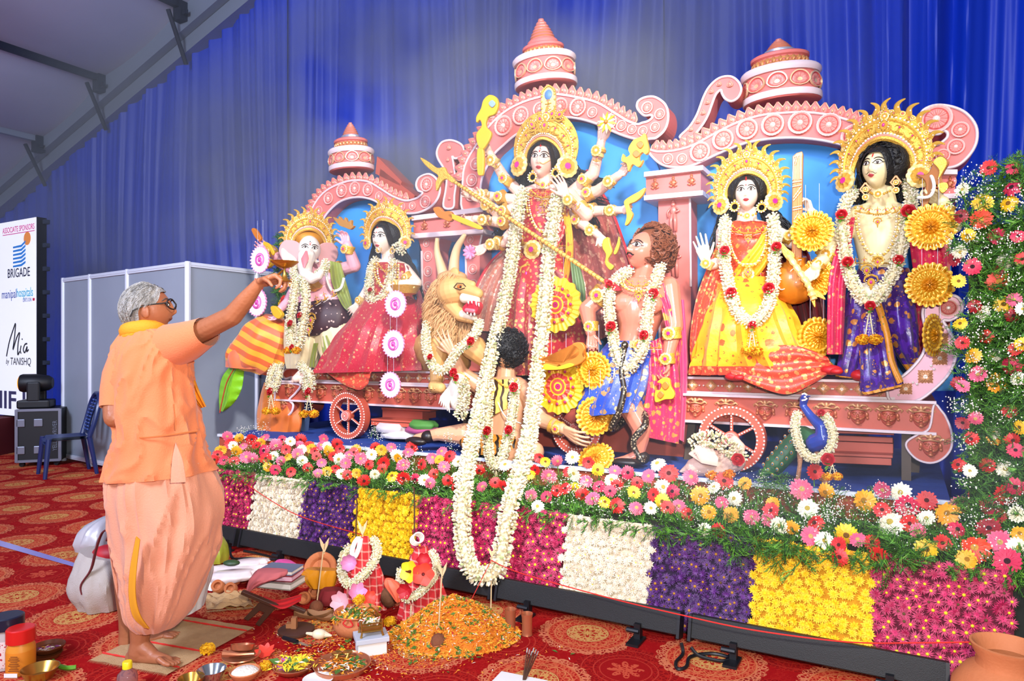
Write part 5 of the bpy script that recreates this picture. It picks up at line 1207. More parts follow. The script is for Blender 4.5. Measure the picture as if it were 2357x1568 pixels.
mb=MB(); rowloft(mb,[(622,618,1972,2092,4.83,.13),(690,660,1948,2104,4.82,.15),(740,720,1944,2108,4.82,.17),(790,790,1940,2100,4.82,.17)],pleat=(15,.09),seed=3,noise=.06); part('dhoti',mb,PURP,g)
mb=MB(); rowloft(mb,[(730,730,1945,2030,4.8,.13),(790,790,1938,2020,4.78,.13),(840,850,1930,2000,4.76,.13),(866,872,1926,1992,4.75,.12)],pleat=(11,.13),seed=1,split=(.9,)); part('dhoti_leg',mb,[PURP,GB],g)
mb=MB(); rowloft(mb,[(700,690,1984,2036,4.66,.05),(760,760,1978,2046,4.62,.07),(820,820,1980,2058,4.6,.08),(868,868,1982,2068,4.58,.09),(896,880,1984,2074,4.54,.09),(908,890,1994,2074,4.52,.08)],pleat=(13,.15),seed=5,split=(.86,)); part('dhoti_pleats',mb,[PURP,GB],g)
mb=MB(); rowloft(mb,[(700,670,2030,2104,4.78,.1),(760,760,2040,2112,4.76,.11),(810,815,2060,2114,4.76,.1),(852,846,2088,2122,4.78,.07)],pleat=(10,.13),seed=7,split=(.85,)); part('dhoti_leg',mb,[PURP,GB],g)
mb=MB(); sheet(mb,[(2012,700,4.58),(2034,770,4.54),(2044,830,4.52),(2066,885,4.48)],[(2028,694,4.6),(2050,770,4.56),(2060,830,4.54),(2080,878,4.5)],fold=(1,.006)); part('dhoti_border',mb,GB,g)
mb=MB(); mb.ell(S(1978,864,4.64),(.05,.07,.035),SROT.to_3x3()); part('foot',mb,REDM,g)
mb=MB(); sheet(mb,[(1950,500,4.74),(1928,560,4.68),(1908,640,4.62),(1904,730,4.6),(1903,816,4.6)],[(1968,500,4.76),(1958,570,4.7),(1948,650,4.66),(1944,730,4.66),(1940,816,4.66)],fold=(2,.014)); part('shawl',mb,PINKS,g)
mb=MB(); sheet(mb,[(2088,490,4.78),(2096,580,4.76),(2108,690,4.76),(2096,850,4.78)],[(2150,530,4.86),(2180,590,4.86),(2165,690,4.86),(2122,836,4.86)],fold=(4,.02)); part('shawl',mb,PINKS,g)
garland('white garland with red roses on the standing purple-clad youth',[(1968,440,4.86),(1946,470,4.74),(1938,520,4.68),(1944,570,4.66),(1954,625,4.62),(1974,672,4.56),(2004,696,4.52),(2034,664,4.56),(2060,620,4.6),(2076,560,4.64),(2088,505,4.68),(2098,455,4.74),(2092,415,4.86)],16,[(1937,494,4.62,12),(1951,603,4.58,12),(2068,598,4.58,11),(2091,486,4.63,15),(2003,704,4.46,11)],(2001,712,4.48,62,26),6,'flower garlands on the figures')
bw=thing('golden_bow','brown and gold carved bow grip in the raised fist of the standing youth','bow',S(2150,500,4.56))
mb=MB(); mb.plate(cr([(2108,402),(2135,400),(2150,372),(2165,358),(2185,372),(2176,392),(2168,410),(2178,430),(2166,440),(2156,425),(2148,440),(2136,470),(2128,500),(2118,480),(2130,440),(2128,415)],4,True),4.55,.03); part('carved_blade',mb,mat('bow_brown','9a5a1e',.35,.2),bw,smooth=False,bevel=.006)
mb=MB(); mb.plate(cr([(2148,372),(2166,360),(2180,374),(2170,396),(2158,414),(2162,392)],4,True),4.54,.02); mb.plate(cr([(2158,425),(2178,420),(2182,434),(2168,444)],4,True),4.54,.02); part('gold_leaf',mb,GOLD,bw,smooth=False,bevel=.004)
ar=thing('golden_arrow','gold spiral arrow with leaf head, lowered in the hand between the two right figures','arrow',S(1876,705,4.5))
L=cr([(1816,590,4.56),(1840,625,4.53),(1862,660,4.51),(1874,690,4.5)],8); mb=MB(); mb.tube([S(*p)for p in L],[(.018+.005*math.sin(i*2.2))for i in range(len(L))],8); part('shaft',mb,PALE,ar)
mb=MB(); mb.plate(cr([(1800,560),(1812,572),(1828,585),(1824,604),(1810,596),(1800,580)],4,True),4.55,.03); mb.plate(cr([(1860,672),(1884,670),(1900,690),(1878,684),(1876,708),(1866,690)],4,True),4.5,.03); part('leaf_head',mb,GOLD,ar,bevel=.005,smooth=False)
for lab,x,y,r,d,yaw in(('gold filigree disc over the neck of the orange instrument',1870,532,48,4.55,0),('gold filigree disc half behind the lowered hand with the spiral arrow',1880,640,44,4.66,-.1),('dark gold disc turned aside, lowest of three, right of the yellow skirt',1880,776,47,4.68,.65),('large gold filigree disc below the raised fist, topmost at the right end',2142,523,54,4.5,0),('large gold filigree disc above the curled end of the right plinth',2140,656,52,4.5,0),('gold disc seen almost edge-on in front of the upswept plinth end',2147,772,50,4.52,1.12)):
 disc(lab,'gold',x,y,r,d,yaw,'gold filigree discs on threads')
 # ten-armed goddess in the middle
REDG=brocade('red_gold_sari','b01f2c','e0a860',30,.36,.38,.1); SILV=brocade('rose_silver_silk','c97f6c','e8cdb8',26,.36,.32,.25); ROSEB=brocade('rose_brown_brocade','a4524a','dba98c',22,.34,.35,.15)
g=thing('goddess_statue','tall ten-armed goddess with high gold crown and long black hair in the middle','statue',S(1250,850,5.05)); dg=g
hd=Head(S(1249,371,4.93),.285,-.24,.02,-.1,wide=.34)
mb=MB(); hd.skull(mb); hd.ears(mb,.8)
limb(mb,[(1252,405,4.97,19),(1256,450,5.0,24)])
rowloft(mb,[(425,425,1230,1282,5.0,.06),(442,440,1192,1318,5.02,.1),(470,470,1190,1318,5.0,.14),(520,520,1200,1304,5.0,.13),(570,570,1196,1304,5.0,.13)])
AR=[([(1205,452,5.06,14),(1160,408,5.0,13),(1127,352,4.9,9)],(-20,-30),(.2,0,1),.8,1),([(1200,462,5.02,14),(1146,456,4.95,13),(1096,446,4.84,9)],(-36,-10),(.2,.2,1),.85,1),([(1202,474,4.98,15),(1152,494,4.9,15),(1110,462,4.82,10)],(-32,-20),(.2,.2,1),.85,-1),([(1204,486,4.98,14),(1158,514,4.9,13),(1094,504,4.8,9)],(-40,4),(.1,.4,1),.85,1),([(1206,500,4.98,14),(1160,558,4.9,13),(1122,566,4.78,9)],(-36,14),(.2,.3,1),.55,1),([(1306,452,5.06,14),(1366,400,5.0,14),(1384,328,4.92,10)],(10,-44),(0,.1,1),.35,-1),([(1312,460,5.04,14),(1376,440,4.96,14),(1424,404,4.86,10)],(38,-30),(-.2,0,1),.85,-1),([(1312,472,5.0,14),(1368,486,4.92,13),(1428,484,4.82,9)],(42,-6),(-.1,.3,1),.85,-1),([(1310,486,4.98,14),(1336,512,4.9,13),(1378,542,4.8,9)],(24,30),(-.2,.4,1),.85,-1),([(1312,448,4.98,16),(1350,494,4.86,16),(1303,452,4.72,10)],(-16,-40),(-.15,.1,1),.3,1)]
for pts,dr,nr,cu,th in AR:
 limb(mb,pts); x,y,d,r=pts[-1]; px_hand(mb,x,y,d,dr[0],dr[1],4,54 if cu<.5 else 46,nr,cu,th,.16,1.1)
part('body',mb,SKIN_P,g,remesh=.004)
features(hd,g,sindoor=True,third=True,look=-.2,eye=1.08)
mb=MB(); hd.line(mb,[(.16,-.32),(.45,-.35),(.8,-.12),(.98,.1)],.008,.02,False); part('nose_chain',mb,GOLD,g)
hair_cap(hd,g,line=.62,k=1.1,dome=(.15,.15,.18))
locks(g,[[(1218,380,5.02),(1210,420,5.05),(1196,470,5.07),(1176,540,5.07)],[(1215,390,5.05),(1195,440,5.08),(1180,480,5.1),(1160,545,5.1)],[(1275,375,5.02),(1296,410,5.05),(1330,445,5.07),(1370,470,5.1)],[(1280,365,5.05),(1310,390,5.08),(1345,410,5.1),(1385,425,5.12)],[(1278,380,5.06),(1310,425,5.1),(1335,470,5.12),(1350,530,5.1)],[(1275,390,5.06),(1300,440,5.1),(1320,490,5.12),(1330,540,5.12)]],36,60,wave=.5,rad=.008)
mb=MB(); mb.ell(S(1252,410,5.13),(.19,.06,.2),SROT.to_3x3()); mb.ell(S(1290,450,5.15),(.26,.05,.2),SROT.to_3x3()); part('hair',mb,HAIR,g)
mb=MB(); rowloft(mb,[(440,440,1214,1300,4.99,.1),(462,462,1204,1308,4.97,.15),(500,500,1200,1306,4.96,.17),(540,540,1198,1304,4.96,.16),(585,585,1192,1312,4.96,.17),(610,610,1186,1320,4.95,.19)],seed=4,pleat=(13,.012)); part('blouse',mb,mat('peacock_gold_blouse','',1)if False else REDG,g)
mb=MB(); rowloft(mb,[(590,590,1188,1318,4.95,.18),(640,640,1174,1334,4.92,.22),(700,700,1160,1348,4.9,.24),(770,770,1152,1362,4.9,.26),(840,840,1148,1372,4.9,.27),(862,862,1146,1376,4.9,.27)],pleat=(19,.1),seed=2,noise=.08); part('sari_skirt',mb,REDG,g)
mb=MB(); sheet(mb,[(1290,452,4.82),(1262,510,4.78),(1228,570,4.78),(1200,610,4.8)],[(1312,470,4.86),(1298,540,4.8),(1262,600,4.78),(1232,625,4.8)],fold=(3,.012)); part('sari_pallu',mb,brocade('white_red_pallu','c23a3a','f0d8c0',40,.42),g)
mb=MB(); sheet(mb,[(1180,556,5.0),(1128,610,4.96),(1092,680,4.92),(1076,760,4.9)],[(1212,600,4.9),(1180,660,4.84),(1168,720,4.82),(1160,765,4.84)],fold=(4,.03)); part('shawl',mb,SILV,g)
mb=MB(); sheet(mb,[(1350,395,5.2),(1400,470,5.2),(1432,550,5.2),(1462,640,5.2),(1470,740,5.15)],[(1312,480,5.12),(1316,560,5.0),(1322,650,4.9),(1334,740,4.86),(1344,800,4.86)],fold=(5,.03),n=34,m=18); part('shawl',mb,ROSEB,g)
mb=MB(); mb.tube([S(*p)for p in cr([(1350,392,5.19),(1400,468,5.19),(1432,548,5.19),(1462,640,5.19)],6)],.011,6); part('shawl_piping',mb,mat('red_piping','d1202c',.5),g)
mb=MB(); sheet(mb,[(1182,556,5.02),(1130,606,4.99),(1092,680,4.94),(1074,765,4.92)],[(1175,560,5.02),(1124,606,4.99),(1086,680,4.94),(1068,765,4.92)],fold=(1,.002)); part('shawl_piping',mb,mat('red_piping',''),g)
mb=MB(); sheet(mb,[(1292,470,4.83),(1302,540,4.78),(1300,600,4.77),(1290,650,4.78)],[(1306,470,4.86),(1318,540,4.8),(1318,600,4.8),(1304,655,4.8)],fold=(2,.01)); part('yellow_sash',mb,SARIY,g)
mb=MB(); sheet(mb,[(1312,590,4.74),(1318,650,4.72),(1330,720,4.74)],[(1330,600,4.76),(1346,660,4.74),(1348,730,4.76)],fold=(2,.012)); part('green_sash',mb,mat('green_silk','5f7a48',.4,sheen=.3),g)
jewel_set(g,1256,440,4.83,56,96,(560,52,4.79),1.0)
for y,w,k in((585,40,20),(612,26,18)):
 for t in(-1,0,1):put(SWIRL,'belt_plate',g,stage_face(S(1212+t*w*.5,y+8*(1-abs(t)),4.77)),w*.3*mpp(1212,4.78))
 put(FINIAL,'belt_pendant',g,stage_face(S(1212,y+18,4.76),pi),k*mpp(1212,4.76))
for x0 in(1190,1236):
 for i in range(5):put(SWIRL,'belt_plate',g,stage_face(S(lerp(x0,1212,i/5),lerp(560,628,i/5),4.77)),9*mpp(1212,4.78))
beads(g,PX([(1232,420,4.87),(1252,428,4.84),(1272,420,4.87)]),3*mpp(1249,4.85),GOLD,'choker'); put(GRP,'gold_rosette',g,stage_face(S(1250,426,4.83)),8*mpp(1250,4.83))
earrings(g,[(1226,408),(1279,398)],4.8,9)
crown(g,hd.M@MX.Translation((0,.01,.05)),.148,.245,1.0,15,205,flames=False,ears=True)
for i in range(5):put(FINIAL,'crown_finial',g,hd.M@MX.Translation((.012*(i-2)**3*.3,.2+.02*i,.03))@MX.Rotation(-(i-2)*.4,4,'Z')@MX.Translation((0,.08,0)),.075)
tp=thing('crown_plate','tall pale gold arched tablet rising above the central crown','ornament',S(1262,268,4.95))
F=stage_face(S(1262,268,4.93)); m=mpp(1262,4.93); out=[(-17,-6),(-18,50),(-13,64),(0,72),(13,64),(18,50),(17,-6)]
mb=MB(); mb.prism([F@V3((x*m,y*m,0))for x,y in cr(out,4)],NX*.02); part('tablet',mb,PALE,tp,smooth=False)
mb=MB()
for x,y in cr(out,4):mb.ell(F@V3((x*m*.93,y*m*.97,.006)),2.4*m,None,6,4)
part('bead_border',mb,GOLD,tp,kind='stuff')
for y in(5,20,34):put(SWIRL,'chased_scroll',tp,F@MX.Translation((0,y*m,0)),10*m)
mb=MB(); mb.ell(F@V3((0,50*m,.0)),(10*m,12*m,.012),(F.to_3x3()),16,8); part('painted_medallion',mb,mat('medallion_blue','5b83c4',.4),tp)
for x,y,d,a,r in((1166,414,4.99,55,16),(1154,455,4.93,10,15),(1164,488,4.9,30,17),(1162,512,4.89,10,15),(1150,560,4.88,-10,15),(1347,416,5.0,50,16),(1356,446,4.96,20,16),(1362,484,4.92,0,15),(1330,508,4.9,-40,15),(1338,482,4.86,-50,18)):band(g,x,y,d,r,a,20,ros=2)
for x,y,d,a,r in((1136,372,4.92,60,12),(1112,450,4.86,8,11),(1124,474,4.84,-40,12),(1116,508,4.82,0,11),(1134,564,4.8,0,11),(1378,350,4.93,75,13),(1404,420,4.88,40,12),(1408,486,4.84,0,11),(1362,532,4.83,-40,11),(1312,462,4.74,40,12)):
 band(g,x,y,d,r,a,22,PALE); band(g,x+(4 if x>1250 else-4),y-3,d-.01,r*.95,a,6,GOLD,ros=False)
for pts,*_ in AR:
 (x0,y0,d0,r0),(x1,y1,d1,r1)=pts[1:3]; a=math.atan2(y0-y1,x1-x0); put(SWIRL,'arm_plate',g,stage_face(S((x0+x1)/2,(y0+y1)/2,(d0+d1)/2-.05),a-pi/2),.04)
for j,y in enumerate((446,462,480)):
 for t in(-1.5,-.5,.5,1.5):put(SWIRL,'breast_plate',g,stage_face(S(1256+t*(20-3*j),y+4*(1.5-abs(t)),4.84-.03*(1.5-abs(t))-.02*j),0,0,t*.25),.036)
for t in(-1,0,1):put(SWIRL,'belt_plate',g,stage_face(S(1234+t*30,552,4.765),0,0,t*.3),.06)
put(GRP,'belt_buckle',g,stage_face(S(1226,575,4.755)),.07); put(FINIAL,'belt_pendant',g,stage_face(S(1214,618,4.74),pi),.1)
sp=thing('trident_spear','long gold-ringed spear running from upper left down to the dark demon\'s chest','spear',S(1400,655,4.5))
A,B=S(1045,418,4.74),S(1396,652,4.46); mb=MB(); n=46
mb.tube([lerp(A,B,i/(n*2))for i in range(n*2+1)],[.0155 if i%4<2 else .0135 for i in range(n*2+1)],8); part('shaft',mb,mat('ringed_gold','e8bf5a',.4,.2),sp)
mb=MB()
for i in range(n):mb.lathe([(.0152,-.006),(.0172,0),(.0152,.006)],8,MX.Translation(lerp(A,B,(i+.5)/n))@(B-A).to_track_quat('Z','Y').to_matrix().to_4x4(),False)
part('ring_bands',mb,mat('ring_brown','b9792c',.4,.2),sp,kind='stuff')
mb=MB(); mb.plate(cr([(966,362),(985,372),(1005,386),(1022,384),(1028,396),(1045,412),(1052,424),(1038,420),(1026,412),(1014,420),(1004,440),(1002,420),(1008,405),(994,394),(978,380)],3,True),4.73,.03); part('trident_head',mb,GOLD,sp,bevel=.006,smooth=False)
mb=MB(); mb.plate(cr([(1392,642),(1412,650),(1428,668),(1408,668),(1394,660)],3,True),4.44,.03); part('spear_point',mb,mat('blood_red','b0202a',.4),sp,smooth=False)
def weapon(name,lab,cat,shapes,d):
 root=thing(name,lab,cat,S(shapes[0][1][0][0],max(p[1]for p in shapes[0][1]),d))
 for nm,pts,m_,t,dd in shapes:
  mb=MB(); mb.plate(cr(pts,4,True),d+dd,t); part(nm,mb,m_,root,bevel=.006,smooth=False)
 return root
YW=mat('weapon_yellow','e8b92c',.4,.15); OR_=mat('weapon_orange','cf7a2c',.4,.1); BRN=mat('outline_brown','5c3a1a',.5)
w=weapon('ceremonial_sword','pale gold bird-headed sword raised above the uppermost left hand','sword',[('blade',[(1108,345),(1098,330),(1096,308),(1108,290),(1104,276),(1096,282),(1096,268),(1106,250),(1112,230),(1126,218),(1142,224),(1146,242),(1138,262),(1122,270),(1118,290),(1130,305),(1124,325)],YW,.03,0),('eye_ring',[(1124,238),(1132,230),(1140,238),(1132,247)],mat('weapon_blue','8fa9c9',.4),.01,-.012),('hilt',[(1098,345),(1112,345),(1112,396),(1105,404),(1098,396)],YW,.03,0)],4.8)
w=thing('discus','gold pinwheel discus above the uppermost right hand','discus',S(1397,300,4.8)); F=stage_face(S(1397,282,4.8)); r=25*mpp(1397,4.8)
for k in range(14):
 a=2*pi*k/14; mb=MB(); mb.prism([F@(MX.Rotation(a,4,'Z')@V3(p))for p in((.05*r,0,.02),(.5*r,-.02*r,.012),(r,.16*r,0),(.6*r,.26*r,.006))],NX*.008); part('vane',mb,YW if k%2 else mat('vane_cream','f2dfae',.4),w,smooth=False)
mb=MB(); mb.ell(F@V3((0,0,.02)),.016); part('hub',mb,OR_,w)
weapon('leaf_spear','gold leaf-shaped weapon with two round bosses held in the right hand','weapon',[('blade',[(1484,307),(1488,320),(1493,345),(1486,355),(1478,350),(1470,360),(1474,372),(1480,368),(1470,384),(1455,378),(1446,394),(1442,376),(1430,370),(1434,354),(1440,362),(1450,355),(1446,342),(1458,322),(1472,316)],YW,.035,0),('boss',[(1464,342+-10),(1474,324),(1481,332),(1473,342)],OR_,.01,-.012),('boss',[(1455,354),(1464,345),(1473,354),(1464,363)],OR_,.01,-.012)],4.76)
weapon('serpent_noose','gold S-shaped serpent in the hand below the leaf blade','weapon',[('serpent',[(1485,432),(1478,450),(1462,464),(1448,470),(1450,482),(1456,494),(1446,515),(1438,518),(1442,500),(1440,482),(1436,464),(1450,452),(1468,442)],YW,.03,0)],4.72)
weapon('ritual_bell','gold hooked bell and snake in the lower right hand','bell',[('bell',[(1388,552),(1400,546),(1404,562),(1408,580),(1398,600),(1412,612),(1404,622),(1392,606),(1394,586),(1386,570)],YW,.03,0),('hook',[(1412,582),(1420,560),(1424,544),(1426,562),(1418,584)],YW,.02,0)],4.7)
weapon('conch_mace','gold flower-headed mace pointing left from the fourth left hand','mace',[('shaft',[(1040,492),(1102,518),(1100,528),(1036,502)],YW,.03,0),('head',[(996,480),(1010,476),(1020,486),(1036,486),(1042,500),(1034,510),(1018,504),(1006,498)],OR_,.04,0)],4.7)
fl_=thing('lotus_flower','pink lotus bud in the lowest left hand of the central goddess','flower',S(1086,600,4.68)); c=S(1086,582,4.68); mb=MB()
for k in range(9):
 a=2*pi*k/9; dr=(UX*math.cos(a)+ZX*math.sin(a))*.7-NX*.5; mb.ell(c+dr*.035,(.018,.018,.045),dr.to_track_quat('Z','Y').to_matrix(),8,6)
part('petals',mb,mat('lotus_pink','e58ab0',.5),fl_)
# curly dark-haired demon boy kneeling in front
SKIN_T=mat('idol_skin_tan','dba27c',.32,coat=.4); TIG=mat('tiger_cloth','d98a2c',.6,fn=lambda:mixc((tex('Wave',vec(coords()[0]*1,coords()[1]*1,coords()[2]*1),7,1,Distortion=7,Detail=2)>.66),'d6892e','1f140c'))
YTIG=mat('yellow_tiger_cloth','e9c25a',.6,fn=lambda:mixc((tex('Wave',coords()[3],6,1,Distortion=6,Detail=2)>.72),'ecc660','3a2412'))
g=thing('demon_statue','kneeling demon with black curly hair seen from behind the long garland, hand on the lion','statue',S(1165,1040,4.35)); bd=g
hd=Head(S(1168,812,4.5),.235,-.7,.5,.1)
mb=MB(); hd.skull(mb); limb(mb,[(1166,840,4.52,20),(1164,880,4.5,24)]); rowloft(mb,[(868,868,1130,1196,4.5,.07),(890,886,1106,1216,4.48,.11),(940,935,1104,1222,4.46,.14),(985,985,1116,1208,4.44,.13),(1025,1025,1118,1206,4.42,.13)])
limb(mb,[(1112,895,4.48,22),(1062,860,4.4,17),(1040,806,4.32,12)]); px_hand(mb,1042,812,4.3,-22,-34,6,62,(-.2,.1,-1),.15,-1,.24)
limb(mb,[(1212,905,4.46,24),(1246,966,4.36,19),(1296,988,4.24,13)]); px_hand(mb,1298,988,4.22,50,22,8,66,(0,.5,-1),.25,1,.18,1.1)
limb(mb,[(1140,1020,4.42,34),(1070,1000,4.36,26),(1010,1000,4.3,15),(960,1010,4.28,11)]); limb(mb,[(1180,1030,4.42,34),(1228,1040,4.26,25),(1180,1052,4.24,18)])
part('body',mb,SKIN_T,g,remesh=.004)
curls(g,hd.c+V3((0,0,.035)),.135,420,.015,HAIR,'hair',(1.02,1,1.0),7)
mb=MB(); rowloft(mb,[(874,872,1128,1190,4.48,.08),(920,900,1116,1204,4.45,.15),(970,935,1124,1190,4.43,.15)],pleat=(6,.03)); part('shoulder_cloth',mb,YTIG,g)
mb=MB(); rowloft(mb,[(985,1005,1088,1212,4.42,.16),(1010,1018,1066,1224,4.38,.2),(1040,1040,1078,1222,4.36,.19)],pleat=(9,.04)); part('waist_cloth',mb,TIG,g)
mb=MB(); mb.ell(S(958,1016,4.24),(.1,.05,.035),SROT.to_3x3()); mb.ell(S(985,1006,4.27),(.055,.05,.05),SROT.to_3x3()); part('shoe',mb,mat('black_shoe','231a1a',.4),g)
mb=MB(); mb.tube([S(*p)for p in cr([(1136,880,4.36),(1146,925,4.3),(1165,960,4.28),(1200,975,4.3)],6)],.005,5); part('sacred_thread',mb,mat('white_thread',''),g)
beads(g,PX([(1140,872,4.4),(1166,890,4.34),(1190,872,4.4)]),.008,GOLD,'necklace'); band(g,1286,986,4.26,15,-10,18,ros=2); band(g,1272,980,4.29,16,-20,10,ros=False); band(g,1072,866,4.41,18,50,14)
garland('short white garland with roses on the kneeling curly-haired demon',[(1132,880,4.4),(1124,930,4.26),(1122,990,4.18),(1126,1045,4.1),(1140,1076,4.06),(1156,1052,4.1),(1170,1005,4.16),(1180,950,4.24),(1184,905,4.32),(1186,880,4.42)],13,[(1124,902,4.26,10),(1183,892,4.26,11),(1122,992,4.1,10),(1171,990,4.1,10)],(1142,1084,4.02,38,20),8,'flower garlands on the figures')
# muscular dark demon on the right of the goddess
SKIN_R=mat('idol_skin_ruddy','cf7d66',.25,coat=.6); BLUEB=brocade('blue_brocade','2546a8','c99a4a',18,.34); PKG=brocade('pink_gold_cloth','c9305c','eab04a',20,.34,.35,.1)
g=thing('demon_statue','muscular ruddy demon with brown curls in a blue brocade kilt, leaning towards the spear','statue',S(1450,1060,4.4)); ag=g
hd=Head(S(1482,578,4.62),.27,-.85,.28,-.16,wide=.38,jaw=.22,nose=1.2)
mb=MB(); hd.skull(mb); hd.ears(mb); limb(mb,[(1488,610,4.64,24),(1476,650,4.66,28)])
rowloft(mb,[(640,640,1448,1502,4.64,.08),(655,652,1412,1544,4.65,.13),(690,690,1404,1546,4.63,.18),(725,725,1418,1530,4.6,.17),(760,760,1426,1512,4.58,.14),(800,800,1412,1500,4.58,.15),(850,850,1400,1500,4.58,.16)])
for x,y in((1440,700),(1492,702)):mb.ell(S(x,y,4.49),(.1,.06,.075),SROT.to_3x3())
for x,y in((1450,742),(1474,742),(1452,765),(1473,765)):mb.ell(S(x,y,4.47),(.042,.03,.036),SROT.to_3x3())
limb(mb,[(1408,664,4.62,24),(1352,712,4.56,20),(1360,765,4.46,13)]); px_hand(mb,1361,768,4.45,4,44,4,54,(.3,.2,1),.6,1,.2,1.1)
limb(mb,[(1540,662,4.64,26),(1552,752,4.58,21),(1536,828,4.5,13)]); px_hand(mb,1535,832,4.5,-3,46,2,58,(-.7,.1,.7),.85,1,.2,1.1)
limb(mb,[(1432,850,4.55,40),(1452,938,4.42,28),(1478,985,4.42,25),(1470,1046,4.4,13)]); limb(mb,[(1472,1046,4.4,12),(1440,1058,4.36,10),(1418,1062,4.34,8)]); limb(mb,[(1410,850,4.6,38),(1365,960,4.72,26),(1345,1040,4.8,14)])
part('body',mb,SKIN_R,g,remesh=.0042)
features(hd,g,bindi=False,brow='120c0a',mous=.02,eye=1.2,look=-.2)
BRH=mat('brown_hair','7a4022',.6,bump=(80,.6)); curls(g,hd.c-hd.f*.065+hd.up*.05,.145,460,.02,BRH,'hair',(1,1,1),9,lambda v:v.dot(hd.f)<.6)
curls(g,S(1522,596,4.74),.075,150,.018,BRH,'hair',(1,1,1.1),11)
mb=MB(); rowloft(mb,[(785,785,1404,1504,4.57,.16),(830,830,1376,1508,4.54,.2),(890,885,1356,1502,4.5,.23),(935,930,1344,1484,4.47,.24),(955,944,1346,1478,4.46,.24)],pleat=(17,.11),seed=2,noise=.08); part('kilt',mb,BLUEB,g)
mb=MB(); sheet(mb,[(1492,790,4.5),(1494,860,4.44),(1482,940,4.4),(1476,1004,4.4)],[(1536,770,4.56),(1560,850,4.52),(1566,940,4.5),(1562,1022,4.48)],fold=(3,.02),n=28); part('waist_sash',mb,PKG,g)
mb=MB(); sheet(mb,[(1556,690,4.7),(1562,780,4.66),(1566,880,4.62),(1560,1010,4.58)],[(1574,690,4.74),(1580,780,4.7),(1582,880,4.66),(1574,1018,4.6)],fold=(2,.012)); part('sash_end',mb,mat('pink_satin','dd3d78',.35,sheen=.3),g)
mb=MB(); sheet(mb,[(1498,655,4.54),(1518,700,4.5),(1534,760,4.5),(1546,820,4.52)],[(1548,650,4.6),(1566,720,4.58),(1570,790,4.58),(1560,850,4.58)],fold=(3,.015)); part('shoulder_cloth',mb,PKG,g)
jewel_set(g,1470,645,4.5,50,26,(795,46,4.4)); band(g,1385,682,4.59,25,45,28,ros=2); band(g,1362,752,4.48,15,95,22,ros=2); band(g,1546,768,4.55,20,95,26,ros=2); band(g,1537,826,4.51,15,95,24,ros=2)
mb=MB(); mb.ell(S(1440,1064,4.35),(.11,.055,.03),SROT.to_3x3()); mb.ell(S(1478,1054,4.4),(.05,.05,.045),SROT.to_3x3()); part('shoe',mb,mat('black_shoe',''),g)
SNK=mat('snake_skin','7a6a50',.35,fn=lambda:mixc((tex('Voronoi',coords()[3],60)<.35),'2a211a','a8977a'))
sn=thing('snake','dark mottled snake coiled round the bent leg of the ruddy demon','snake',S(1478,1060,4.3)); L=cr([(1440,800,4.34),(1430,850,4.3),(1436,900,4.28),(1424,950,4.26),(1408,985,4.3),(1430,975,4.5),(1470,940,4.5),(1486,975,4.32),(1460,1010,4.28),(1462,1035,4.28),(1480,1062,4.28),(1486,1052,4.32)],7)
mb=MB(); mb.tube([S(*p)for p in L],[.010+.016*math.sin(pi*min(1,(i+2)/len(L)))for i in range(len(L))],10); part('coils',mb,SNK,sn); mb=MB(); mb.ell(S(1438,795,4.33),(.025,.03,.03)); part('head',mb,SNK,sn)
weapon('demon_sword','yellow crescent-cut sword pointing down in the ruddy demon\'s right hand','sword',[('blade',[(1526,870),(1540,872),(1544,890),(1552,905),(1548,918),(1530,920),(1508,926),(1508,900),(1518,898),(1522,884),(1512,880)],YW,.03,0),('boss',[(1522,888),(1532,878),(1540,888),(1531,898)],OR_,.01,-.012),('boss',[(1512,910),(1520,900),(1528,908),(1520,918)],OR_,.01,-.012)],4.4)
weapon('serpent_staff','orange and gold dragon-headed staff lying across in front of the ornate plaque','staff',[('body',[(1234,858),(1250,850),(1270,846),(1290,836),(1310,828),(1328,818),(1330,804),(1316,792),(1336,788),(1346,800),(1342,816),(1346,826),(1330,840),(1300,846),(1282,838),(1262,832),(1244,820),(1240,836)],OR_,.035,0),('back',[(1240,850),(1256,838),(1282,844),(1310,836),(1320,842),(1296,850),(1266,852)],YW,.02,-.015)],4.24)
garland('white garland with roses on the ruddy demon',[(1452,622,4.58),(1428,636,4.5),(1406,660,4.46),(1402,710,4.4),(1408,760,4.36),(1416,800,4.34),(1430,838,4.32),(1446,848,4.32),(1466,826,4.32),(1484,790,4.34),(1488,750,4.38),(1494,700,4.42),(1508,650,4.48),(1522,612,4.58)],15,[(1406,752,4.32,12),(1482,772,4.32,11),(1504,676,4.42,12),(1402,655,4.42,9)],(1414,848,4.3,70,20),9,'flower garlands on the figures')
